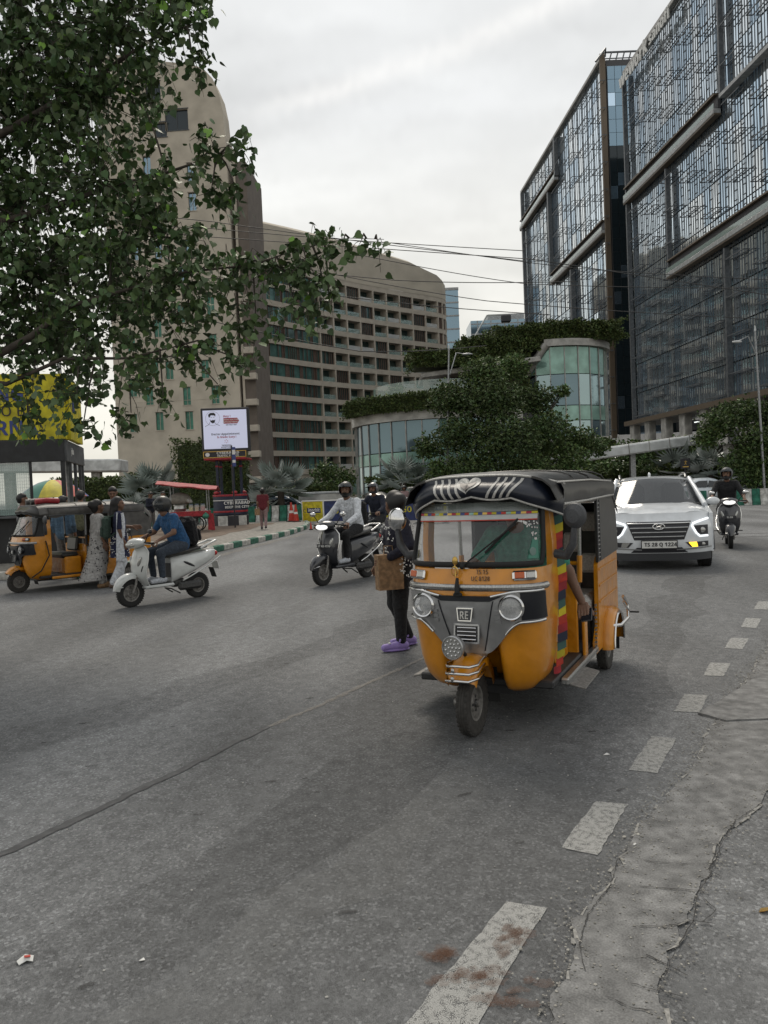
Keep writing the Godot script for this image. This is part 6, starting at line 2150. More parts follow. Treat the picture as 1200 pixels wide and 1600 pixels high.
func motorcycle(label: String, where: Vector3, turn: float) -> Node3D:
	var o := thing("motorcycle", label, "motorcycle", where, turn)
	for w in [["front_wheel", 0.66], ["rear_wheel", -0.64]]:
		wheel(o, V(0, 0.30, w[1]), 0.30, 0.09, 0.215, 6, 0.0, false, w[0])
	part("tank", Geo.new().ball(V(0, 0.86, 0.10), V(0.15, 0.13, 0.28)), M.scooter_black, o)
	part("seat", Geo.new().box(V(0, 0.83, -0.36), V(0.24, 0.08, 0.62), Basis(V(1, 0, 0), 0.10), 0.035), M.vinyl_black, o)
	part("side_panel", Geo.new().ball(V(0, 0.66, -0.25), V(0.14, 0.12, 0.22)), M.scooter_grey, o)
	part("tail", Geo.new().ball(V(0, 0.80, -0.72), V(0.09, 0.06, 0.18)), M.scooter_black, o)
	part("tail_light", Geo.new().ball(V(0, 0.79, -0.89), V(0.07, 0.035, 0.03)), M.red_lens, o)
	var en := Geo.new().box(V(0, 0.42, 0.02), V(0.26, 0.22, 0.34), Basis(), 0.05)
	for k in 6:
		en.box(V(0, 0.55 + k * 0.028, 0.12), V(0.20, 0.012, 0.18), Basis(V(1, 0, 0), -0.2))
	part("engine_block", en, M.engine, o)
	part("frame", Geo.new().tube([V(0, 0.92, 0.38), V(0, 0.50, 0.30), V(0, 0.28, 0.10), V(0, 0.30, -0.25), V(0, 0.70, -0.35)], 0.025, 7).tube([V(-0.10, 0.76, -0.5), V(-0.10, 0.30, -0.64)], 0.03, 8).tube([V(0.10, 0.76, -0.5), V(0.10, 0.30, -0.64)], 0.03, 8).tube([V(0.08, 0.32, -0.1), V(0.08, 0.30, -0.64)], 0.022, 6), M.engine, o)
	part("silencer", Geo.new().tube([V(-0.10, 0.45, 0.22), V(-0.12, 0.27, 0.15), V(-0.13, 0.27, -0.2), V(-0.15, 0.34, -0.85)], [0.022, 0.022, 0.04, 0.05], 9), M.bright_metal, o)
	part("fork", Geo.new().tube([V(-0.09, 0.30, 0.66), V(-0.09, 0.98, 0.42)], 0.022, 7).tube([V(0.09, 0.30, 0.66), V(0.09, 0.98, 0.42)], 0.022, 7), M.bright_metal, o)
	part("handlebar", Geo.new().tube([V(-0.36, 1.04, 0.26), V(-0.14, 1.05, 0.38), V(0.14, 1.05, 0.38), V(0.36, 1.04, 0.26)], 0.014, 7), M.rubber, o)
	part("headlight", Geo.new().ball(V(0, 0.93, 0.52), V(0.09, 0.10, 0.08)), M.lamp_glass, o)
	part("front_fender", Geo.new().box(V(0, 0.61, 0.64), V(0.12, 0.03, 0.4), Basis(V(1, 0, 0), 0.1), 0.012), M.scooter_black, o)
	part("rear_fender", Geo.new().box(V(0, 0.60, -0.90), V(0.14, 0.03, 0.4), Basis(V(1, 0, 0), -0.9), 0.012), M.auto_black, o)
	return o


func suv_z(x: float, y: float) -> float:
	var q := clampf(absf(x) / 0.895, 0, 1)
	return -0.03 - 0.42 * pow(q, 3.6) - 0.14 * smoothstep(0.72, 1.0, y) - 0.05 * (1.0 - smoothstep(0.25, 0.45, y))


func suv_patch(poly: Array, off: float, deep := 0.02, n := 6) -> Geo:
	# poly: four corners (x, y) anticlockwise from lower left, draped on the nose
	var rows: Array = []
	for j in n + 1:
		var q := PackedVector3Array()
		for i in n + 1:
			var a: Vector2 = poly[0].lerp(poly[1], float(i) / n)
			var b: Vector2 = poly[3].lerp(poly[2], float(i) / n)
			var p := a.lerp(b, float(j) / n)
			q.append(V(p.x, p.y, suv_z(p.x, p.y) + off))
		rows.append(q)
	return Geo.new().sheet(rows, V(0, 0, -deep))


func suv() -> void:
	var o := thing("suv", "white SUV with a flashing indicator following the auto-rickshaw", "car", V(4.625, 0.139, -12.950) * V(1, 0, 1), deg_to_rad(-17.0))
	# nose
	var rows: Array = []
	for j in 13:
		var y := lerpf(0.30, 0.98, j / 12.0)
		var q := PackedVector3Array()
		for i in 41:
			var x := lerpf(-0.885, 0.885, i / 40.0)
			q.append(V(x, y, suv_z(x, y)))
		rows.append(q)
	part("nose", Geo.new().sheet(rows), M.suv_white, o)
	# bonnet
	var br: Array = []
	for j in 9:
		var t := j / 8.0
		var q := PackedVector3Array()
		for i in 25:
			var u := lerpf(-1, 1, i / 24.0)
			var x := u * lerpf(0.885, 0.86, t)
			var z0 := suv_z(x, 0.98)
			var cr := 0.025 * smoothstep(0.52, 0.62, absf(u)) * (1.0 - smoothstep(0.62, 1.0, absf(u)))
			q.append(V(x, lerpf(0.98, 1.075, pow(t, 0.7)) + 0.05 * (1 - u * u) * sin(t * PI * 0.6) + cr - 0.05 * pow(absf(u), 6.0), lerpf(z0, -1.18 - 0.10 * u * u, t)))
		br.append(q)
	part("bonnet", Geo.new().sheet(br, V(0, -0.02, 0)), M.suv_white, o)
	# sides
	for s in [-1.0, 1.0]:
		var pf := PackedVector2Array([Vector2(-0.42, 0.30), Vector2(-0.42, 0.95), Vector2(-1.2, 1.06), Vector2(-3.95, 1.08), Vector2(-4.22, 0.9), Vector2(-4.22, 0.35), Vector2(-3.86, 0.30)])
		for k in 9:
			var a := deg_to_rad(k * 22.5)
			pf.append(Vector2(-3.45 - cos(a) * 0.40, 0.32 + sin(a) * 0.40))
		pf.append(Vector2(-1.25, 0.26))
		for k in 9:
			var a := deg_to_rad(k * 22.5)
			pf.append(Vector2(-0.85 - cos(a) * 0.39, 0.32 + sin(a) * 0.40))
		var side := part("side", Geo.new().prism(pf, -0.03, 0.03, Transform3D(Basis(V(0, 0, 1), V(0, 1, 0), V(-1, 0, 0)), V(s * 0.865, 0, 0))), M.suv_white, o)
		part("wheel_arch_trim", Geo.new().tube(range(9).map(func(k): return V(s * 0.89, 0.32 + 0.40 * sin(deg_to_rad(k * 22.5)), -0.85 - 0.40 * cos(deg_to_rad(k * 22.5)))), 0.035, 6), M.plastic_grey, side)
		for z in [-0.85, -3.45]:
			wheel(o, V(s * 0.78, 0.325, z), 0.325, 0.215, 0.215, 5, 0.0 if s > 0 else PI, false)
		part("side_window", Geo.new().prism(PackedVector2Array([Vector2(-1.35, 1.09), Vector2(-1.95, 1.50), Vector2(-3.4, 1.50), Vector2(-3.8, 1.10)]), -0.01, 0.01, Transform3D(Basis(V(0, 0, 1), V(0, 1, 0), V(-1, 0, 0)) * Basis(V(1, 0, 0), s * 0.25), V(s * 1.09, 0.02, 0))), M.car_glass, o)
		part("front_pillar", Geo.new().tube([V(s * 0.845, 1.07, -1.15), V(s * 0.74, 1.35, -1.60), V(s * 0.66, 1.56, -1.98)], [0.05, 0.042, 0.04], 7), M.suv_white, o)
		part("roof_rail", Geo.new().tube([V(s * 0.60, 1.57, -2.0), V(s * 0.605, 1.635, -2.15), V(s * 0.60, 1.65, -2.8), V(s * 0.59, 1.60, -3.6)], 0.022, 7), M.bright_metal, o)
		var mr := part("mirror", Geo.new().ball(V(s * 1.01, 1.12, -1.42), V(0.12, 0.075, 0.07)), M.suv_white, o)
		part("mirror_foot", Geo.new().tube([V(s * 0.86, 1.07, -1.45), V(s * 0.97, 1.07, -1.43)], 0.03, 7), M.auto_black, mr)
		# lamps
		var hl := part("headlight", suv_patch([Vector2(s * 0.60, 0.60), Vector2(s * 0.80, 0.60), Vector2(s * 0.80, 0.76), Vector2(s * 0.56, 0.76)] if s > 0 else [Vector2(-0.80, 0.60), Vector2(-0.60, 0.60), Vector2(-0.56, 0.76), Vector2(-0.80, 0.76)], 0.008, 0.03), M.ink, o)
		part("drl", Geo.new().tube([V(s * 0.81, 0.865, suv_z(0.81, 0.865) + 0.012), V(s * 0.66, 0.83, suv_z(0.66, 0.83) + 0.016), V(s * 0.55, 0.795, suv_z(0.55, 0.795) + 0.018), V(s * 0.53, 0.76, suv_z(0.53, 0.76) + 0.02), V(s * 0.60, 0.63, suv_z(0.60, 0.63) + 0.02), V(s * 0.66, 0.575, suv_z(0.66, 0.575) + 0.018), V(s * 0.79, 0.575, suv_z(0.79, 0.575) + 0.014)], 0.019, 7), M.drl, hl)
		part("projector", Geo.new().ball(V(s * 0.70, 0.68, suv_z(0.70, 0.68) + 0.012), V(0.05, 0.045, 0.02)), M.lamp_glass, hl)
		var fg := part("fog_housing", suv_patch([Vector2(s * 0.50, 0.40), Vector2(s * 0.80, 0.40), Vector2(s * 0.80, 0.485), Vector2(s * 0.42, 0.485)], 0.010, 0.03), M.ink, o)
		part("fog_lamp", Geo.new().ball(V(s * 0.71, 0.44, suv_z(0.71, 0.44) + 0.014), V(0.035, 0.03, 0.015)), M.lamp_glass, fg)
		part("indicator", suv_patch([Vector2(s * 0.53, 0.402), Vector2(s * 0.62, 0.402), Vector2(s * 0.60, 0.483), Vector2(s * 0.47, 0.483)], 0.016, 0.01, 3), M.turn_signal if s > 0 else M.lamp_glass, fg)
		part("bumper_line", suv_patch([Vector2(s * 0.28, 0.352), Vector2(s * 0.86, 0.375), Vector2(s * 0.86, 0.395), Vector2(s * 0.28, 0.372)], 0.012, 0.02), M.silver_panel, o)
	# grille
	var gr := part("grille", suv_patch([Vector2(-0.40, 0.53), Vector2(0.40, 0.53), Vector2(0.52, 0.84), Vector2(-0.52, 0.84)], 0.008, 0.03, 10), M.ink, o)
	for k in 4:
		var y := 0.585 + k * 0.075
		var w := lerpf(0.40, 0.50, k / 3.0)
		var pts: Array = []
		for i in 11:
			var x := lerpf(-w, w, i / 10.0)
			pts.append(V(x, y, suv_z(x, y) + 0.016))
		part("slat", Geo.new().tube(pts, 0.013 if k < 3 else 0.016, 6), M.chrome if k == 3 else M.silver_panel, gr)
	var bz := suv_z(0, 0.76) + 0.035
	var oval: Array = []
	for i in 21:
		oval.append(V(0.095 * cos(TAU * i / 20.0), 0.757 + 0.048 * sin(TAU * i / 20.0), bz))
	var em := part("emblem", Geo.new().tube(oval, 0.010, 6, false), M.chrome, gr)
	part("emblem_letter", Geo.new().tube([V(-0.045, 0.722, bz), V(-0.025, 0.792, bz)], 0.010, 5).tube([V(0.025, 0.722, bz), V(0.045, 0.792, bz)], 0.010, 5).tube([V(-0.035, 0.75, bz), V(0.035, 0.764, bz)], 0.009, 5), M.chrome, em)
	part("lower_grille", suv_patch([Vector2(-0.46, 0.31), Vector2(0.46, 0.31), Vector2(0.36, 0.40), Vector2(-0.36, 0.40)], 0.008, 0.03), M.ink, o)
	part("lower_bumper", Geo.new().sheet(range(5).map(func(j): return ring(range(25).map(func(i): return V(lerpf(-0.86, 0.86, i / 24.0), lerpf(0.17, 0.345, j / 4.0), suv_z(lerpf(-0.86, 0.86, i / 24.0), 0.30) + 0.006 - 0.05 * (1 - j / 4.0)))))), M.plastic_grey, o)
	var pz := suv_z(0, 0.45) + 0.03
	var np := part("number_plate", Geo.new().box(V(0, 0.455, pz), V(0.56, 0.125, 0.015), Basis(), 0.004), M.white_print, o)
	letters(np, "lettering", "TS 28 Q 1224", 0.066, M.ink, at(V(0.02, 0.455, pz + 0.012)), 0.006)
	part("plate_frame", Geo.new().box(V(0, 0.522, pz), V(0.58, 0.012, 0.02)).box(V(0, 0.388, pz), V(0.58, 0.012, 0.02)).box(V(-0.287, 0.455, pz), V(0.012, 0.14, 0.02)).box(V(0.287, 0.455, pz), V(0.012, 0.14, 0.02)), M.ink, np)
	# glass and roof
	var wr: Array = []
	for j in 9:
		var t := j / 8.0
		var q := PackedVector3Array()
		for i in 17:
			var u := lerpf(-1, 1, i / 16.0)
			q.append(V(u * lerpf(0.82, 0.63, t), lerpf(1.07, 1.565, t) + 0.02 * (1 - u * u), lerpf(-1.17, -1.95, t) - 0.14 * u * u))
		wr.append(q)
	part("windscreen", Geo.new().sheet(wr), M.car_glass, o)
	part("wiper", Geo.new().tube([V(-0.75, 1.085, -1.14), V(-0.1, 1.10, -1.12), V(0.5, 1.09, -1.16)], 0.012, 5), M.rubber, o)
	var rf: Array = []
	for j in 7:
		var t := j / 6.0
		var q := PackedVector3Array()
		for i in 15:
			var u := lerpf(-1, 1, i / 14.0)
			q.append(V(u * 0.68, 1.585 + 0.03 * sin(t * PI) - 0.055 * pow(absf(u), 4.0), lerpf(-1.93, -3.75, t) - 0.10 * u * u * (1 - t)))
		rf.append(q)
	part("roof", Geo.new().sheet(rf, V(0, -0.03, 0)), M.suv_white, o)
	part("antenna", Geo.new().ball(V(0, 1.65, -3.4), V(0.03, 0.05, 0.08)), M.suv_white, o)
	part("cabin", Geo.new().box(V(0, 0.75, -2.5), V(1.6, 0.7, 2.6)).box(V(-0.36, 1.2, -2.1), V(0.42, 0.55, 0.18), Basis(), 0.08).box(V(0.36, 1.2, -2.1), V(0.42, 0.55, 0.18), Basis(), 0.08), M.kiosk_dark, o)
	part("rear_body", Geo.new().box(V(0, 0.75, -4.1), V(1.68, 0.8, 0.2), Basis(), 0.06).prism(PackedVector2Array([Vector2(-0.8, 1.06), Vector2(0.8, 1.06), Vector2(0.62, 1.56), Vector2(-0.62, 1.56)]), -3.85, -3.80), M.suv_white, o)
	part("dash_sticker", Geo.new().box(V(-0.62, 1.46, -1.88), V(0.1, 0.08, 0.01), Basis(V(1, 0, 0), -0.95)), M.white_print, o)


func sedan(label: String, where: Vector3, turn: float, paint: Material, group: String) -> void:
	var o := thing("parked_car", label, "car", where, turn, group)
	var tilt := Transform3D(Basis(V(0, 0, 1), V(0, 1, 0), V(-1, 0, 0)), Vector3.ZERO)
	var lower: Array = []
	for q in [[2.1, 0.30, 0.55, 0.70], [2.0, 0.25, 0.72, 0.80], [1.1, 0.22, 0.93, 0.84], [0.6, 0.22, 0.98, 0.85], [-1.3, 0.22, 1.02, 0.85], [-1.9, 0.25, 1.0, 0.80], [-2.1, 0.40, 0.92, 0.70]]:
		var p := PackedVector3Array()
		for i in 18:
			var a := TAU * i / 18
			p.append(V(signf(cos(a)) * pow(absf(cos(a)), 0.5) * q[3], lerpf(q[1], q[2], 0.5 + 0.5 * signf(sin(a)) * pow(absf(sin(a)), 0.6)), q[0]))
		lower.append(p)
	part("body", Geo.new().sm(true).loft(lower, true, true), paint, o)
	var gh: Array = []
	for q in [[1.0, 0.92, 0.93], [0.25, 0.92, 1.38], [-0.1, 0.92, 1.45], [-0.8, 0.92, 1.44], [-1.75, 0.94, 1.0]]:
		var p := PackedVector3Array()
		for i in 14:
			var a := TAU * i / 14
			p.append(V(signf(cos(a)) * pow(absf(cos(a)), 0.6) * lerpf(0.78, 0.58, clampf((lerpf(q[1], q[2], 0.5 + 0.5 * sin(a)) - 0.9) / 0.55, 0, 1)), lerpf(q[1], q[2], 0.5 + 0.5 * sin(a)), q[0]))
		gh.append(p)
	part("cabin", Geo.new().sm(true).loft(gh, true, true), paint, o)
	for s in [-1.0, 1.0]:
		var lean := Basis(V(0, 0, 1), s * 0.36)
		part("side_window", Geo.new().prism(PackedVector2Array([Vector2(0.72, 1.0), Vector2(0.22, 1.30), Vector2(-0.2, 1.37), Vector2(-0.25, 1.0)]), -0.012, 0.012, Transform3D(lean, V(s * 1.135, 0.0, 0)) * tilt), M.car_glass, o)
		part("side_window", Geo.new().prism(PackedVector2Array([Vector2(-0.31, 1.0), Vector2(-0.27, 1.37), Vector2(-0.75, 1.36), Vector2(-1.35, 1.05), Vector2(-1.35, 1.0)]), -0.012, 0.012, Transform3D(lean, V(s * 1.135, 0.0, 0)) * tilt), M.car_glass, o)
		part("handle", Geo.new().box(V(s * 0.85, 0.9, -0.15), V(0.02, 0.025, 0.16)), M.chrome, o)
		part("mirror", Geo.new().ball(V(s * 0.92, 1.0, 0.62), V(0.09, 0.06, 0.05)), paint, o)
		for z in [1.3, -1.3]:
			wheel(o, V(s * 0.76, 0.30, z), 0.30, 0.19, 0.19, 5, 0.0 if s > 0 else PI, false)
		part("tail_light", Geo.new().ball(V(s * 0.55, 0.86, -2.04), V(0.16, 0.06, 0.05)), M.red_lens, o)
		part("headlight", Geo.new().ball(V(s * 0.55, 0.66, 2.02), V(0.17, 0.07, 0.06)), M.lamp_glass, o)


func other_vehicles() -> void:
	scooter("white scooter ridden past by the man in a blue T-shirt", V(-3.40, 0, -11.75), deg_to_rad(-44.0), M.scooter_white, M.scooter_white, "").scale = Vector3.ONE * 0.93
	scooter("black scooter ridden by the bearded man in a white shirt", V(-0.72, 0, -13.45), deg_to_rad(-36.0), M.scooter_black, M.chrome, "TS 07 HD 4170")
	scooter("dark grey scooter ridden by the man in black beside the white SUV", V(7.625, 0.000, -17.021), deg_to_rad(-21.0), M.scooter_black, M.chrome, "TS 09")
	motorcycle("black motorcycle half hidden behind the black scooter", V(-0.28, 0, -17.9), deg_to_rad(-32.0))
	suv()
	sedan("pale silver car behind the striped barrier next to the SUV's roof", V(18.211, -0.312, -43.000) * V(1, 0, 1), deg_to_rad(86.0), M.car_white, "cars passing behind the striped barriers")
	sedan("white car mostly hidden behind the rider in black", V(20.748, -0.461, -44.600) * V(1, 0, 1), deg_to_rad(86.0), M.car_white, "cars passing behind the striped barriers")
	sedan("blue-grey car behind the barrier beside the woman in a red top", V(-5.317, 0.529, -42.000) * V(1, 0, 1), deg_to_rad(94.0), M.car_blue, "cars passing behind the striped barriers")
	sedan("dark car with its nose toward us behind the barrier boards", V(-0.367, 0.259, -44.000) * V(1, 0, 1), deg_to_rad(12.0), M.scooter_grey, "cars passing behind the striped barriers")


# ------------------------------------------------------------------ people
func make_body_parts() -> void:
	# head, facing +z, chin to crown about 0.23 m
	var head := [[V(0, 0.035, -0.005), V(0, 0.03, -0.03), 0.086, 0.088], [V(0, -0.02, 0.02), V(0, -0.07, 0.045), 0.066, 0.040], [V(-0.03, -0.03, 0.045), V(0.03, -0.03, 0.045), 0.038, 0.038], [V(0, 0.035, 0.075), V(0, -0.015, 0.098), 0.010, 0.016], [V(-0.035, 0.03, 0.072), V(0.035, 0.03, 0.072), 0.016, 0.016], [V(-0.02, -0.062, 0.072), V(0.02, -0.062, 0.072), 0.014, 0.014], [V(-0.084, 0.015, -0.01), V(-0.084, -0.02, -0.005), 0.018, 0.012], [V(0.084, 0.015, -0.01), V(0.084, -0.02, -0.005), 0.018, 0.012], [V(0, -0.06, -0.01), V(0, -0.13, -0.02), 0.052, 0.055]]
	T.head = nets(head, 0.02, 0.008)
	T.hair_short = nets([[V(0, 0.062, -0.022), V(0, 0.035, -0.045), 0.089, 0.092], [V(-0.05, 0.085, 0.03), V(0.05, 0.085, 0.03), 0.035, 0.035], [V(0, -0.03, -0.07), V(0, 0.03, -0.06), 0.05, 0.07]], 0.03, 0.010)
	T.hair_long = nets([[V(0, 0.06, -0.02), V(0, 0.035, -0.045), 0.092, 0.096], [V(0, -0.02, -0.07), V(0, -0.18, -0.085), 0.075, 0.075], [V(0.01, -0.18, -0.085), V(0.02, -0.40, -0.10), 0.072, 0.05], [V(-0.075, 0.02, -0.02), V(-0.07, -0.10, -0.03), 0.03, 0.03], [V(0.075, 0.02, -0.02), V(0.07, -0.10, -0.03), 0.03, 0.03]], 0.03, 0.012)
	T.hair_bun = nets([[V(0, 0.06, -0.02), V(0, 0.035, -0.045), 0.094, 0.098], [V(0, 0.06, -0.12), V(0, 0.04, -0.12), 0.06, 0.06], [V(0, -0.05, -0.06), V(0, 0.0, -0.06), 0.06, 0.07]], 0.03, 0.012)
	T.beard = nets([[V(-0.068, -0.03, 0.01), V(-0.03, -0.085, 0.055), 0.022, 0.030], [V(0.068, -0.03, 0.01), V(0.03, -0.085, 0.055), 0.022, 0.030], [V(-0.025, -0.092, 0.062), V(0.025, -0.092, 0.062), 0.030, 0.030], [V(-0.028, -0.042, 0.09), V(0.028, -0.042, 0.09), 0.009, 0.009]], 0.015, 0.008)
	# a hand: y runs to the fingertips, the palm looks to -z, the thumb leaves on +x
	for kind in ["open_l", "open_r", "grip_l", "grip_r"]:
		var hand_side := -1.0 if kind.ends_with("l") else 1.0
		var c: Array = []
		for k in 4:
			var x := -0.030 + k * 0.020
			c.append([V(x * 0.8, 0.0, 0), V(x, 0.085, 0), 0.014, 0.012])
			var l: float = [0.055, 0.072, 0.078, 0.068][k]
			var b: float = 0.35 if kind.begins_with("open") else 1.15
			var p0 := V(x, 0.085, 0)
			var p1 := p0 + V(x * 0.15, cos(b * 0.6), -sin(b * 0.6)) * l * 0.48
			var p2 := p1 + V(0, cos(b * 1.5), -sin(b * 1.5)) * l * 0.32
			var p3 := p2 + V(0, cos(b * 2.2), -sin(b * 2.2)) * l * 0.24
			c.append([p0, p1, 0.0105, 0.0095])
			c.append([p1, p2, 0.0095, 0.0088])
			c.append([p2, p3, 0.0088, 0.0075])
		var t1 := V(0.046, 0.045, -0.012)
		var t2 := t1 + V(0.014, 0.030, -0.012 if kind.begins_with("open") else -0.024)
		c.append([V(0.018, 0.012, 0), t1, 0.016, 0.012])
		c.append([t1, t2, 0.0115, 0.010])
		c.append([t2, t2 + V(0.001, 0.024, -0.008 if kind.begins_with("open") else -0.018), 0.010, 0.008])
		for e in c:
			e[0] = e[0] * V(hand_side, 1, 1)
			e[1] = e[1] * V(hand_side, 1, 1)
		T["hand_" + kind] = nets(c, 0.006, 0.005)
	# helmet shell with a face opening
	var g := Geo.new()
	g.sm(true)
	var nu := 30
	var nv := 18
	for i in nv:
		for k in nu:
			var q: Array = []
			for e in [[i, k], [i, k + 1], [i + 1, k + 1], [i + 1, k]]:
				var a := lerpf(-0.95, PI / 2, float(e[0]) / nv)
				var b = TAU * e[1] / nu
				q.append(V(cos(a) * sin(b), sin(a), cos(a) * cos(b)))
			var m: Vector3 = (q[0] + q[1] + q[2] + q[3]) / 4
			if m.z > 0.42 and m.y > -0.55 and m.y < 0.32:
				continue
			for s in [1.0, 0.93]:
				var w := q.map(func(p): return V(p.x * 0.128 * s, p.y * 0.142 * s + 0.02, p.z * 0.150 * s - 0.012))
				g.quad(w[0], w[1], w[2], w[3])
	T.helmet = g.mesh()
	var vg: Array = []
	for j in 5:
		var q := PackedVector3Array()
		for k in 13:
			var a := lerpf(0.32, 0.62, j / 4.0)
			var b := lerpf(-1.15, 1.15, k / 12.0)
			q.append(V(cos(a) * sin(b) * 0.135, sin(a) * 0.15 + 0.02, cos(a) * cos(b) * 0.16 - 0.008))
		vg.append(q)
	T.visor_up = Geo.new().sheet(vg, V(0, 0.004, 0.004)).mesh()
	vg = []
	for j in 7:
		var q := PackedVector3Array()
		for k in 13:
			var a := lerpf(-0.6, 0.38, j / 6.0)
			var b := lerpf(-1.2, 1.2, k / 12.0)
			q.append(V(cos(a) * sin(b) * 0.131, sin(a) * 0.145 + 0.02, cos(a) * cos(b) * 0.156 - 0.010))
		vg.append(q)
	T.visor_down = Geo.new().sheet(vg, V(0, 0, 0.003)).mesh()


func stand(h := 1.68) -> Dictionary:
	var k := h / 1.70
	var j := {"pel": V(0, 0.93, 0), "che": V(0, 1.26, 0.01), "nec": V(0, 1.42, 0), "hed": V(0, 1.585, 0.02), "shl": V(0.175, 1.385, -0.01), "ell": V(0.225, 1.11, -0.03), "hal": V(0.225, 0.87, 0.05), "shr": V(-0.175, 1.385, -0.01), "elr": V(-0.225, 1.11, -0.03), "har": V(-0.225, 0.87, 0.05), "hil": V(0.09, 0.90, 0), "knl": V(0.10, 0.49, 0.03), "anl": V(0.10, 0.085, -0.02), "hir": V(-0.09, 0.90, 0), "knr": V(-0.10, 0.49, 0.03), "anr": V(-0.10, 0.085, -0.02), "toe": V(0, -0.045, 0.16)}
	for n in j:
		j[n] *= k
	return j


func ride(lean := 0.06, reach := 0.36, grip_y := 1.01) -> Dictionary:
	return {"pel": V(0, 0.95, -0.30), "che": V(0, 1.27, -0.26 + lean), "nec": V(0, 1.43, -0.24 + lean * 1.6), "hed": V(0, 1.59, -0.20 + lean * 1.9), "shl": V(0.19, 1.385, -0.25 + lean * 1.4), "ell": V(0.31, 1.15, -0.02), "hal": V(0.32, grip_y + 0.02, reach - 0.07), "shr": V(-0.19, 1.385, -0.25 + lean * 1.4), "elr": V(-0.31, 1.15, -0.02), "har": V(-0.32, grip_y + 0.02, reach - 0.07), "hil": V(0.10, 0.92, -0.27), "knl": V(0.175, 0.83, 0.16), "anl": V(0.14, 0.42, 0.12), "hir": V(-0.10, 0.92, -0.27), "knr": V(-0.175, 0.83, 0.16), "anr": V(-0.14, 0.42, 0.12), "toe": V(0, -0.045, 0.16)}


func face_to(dir: Vector3, ref: Vector3) -> Basis:   # y along dir, z near ref
	var y := dir.normalized()
	var x := y.cross(ref).normalized()
	return Basis(x, y, x.cross(y))


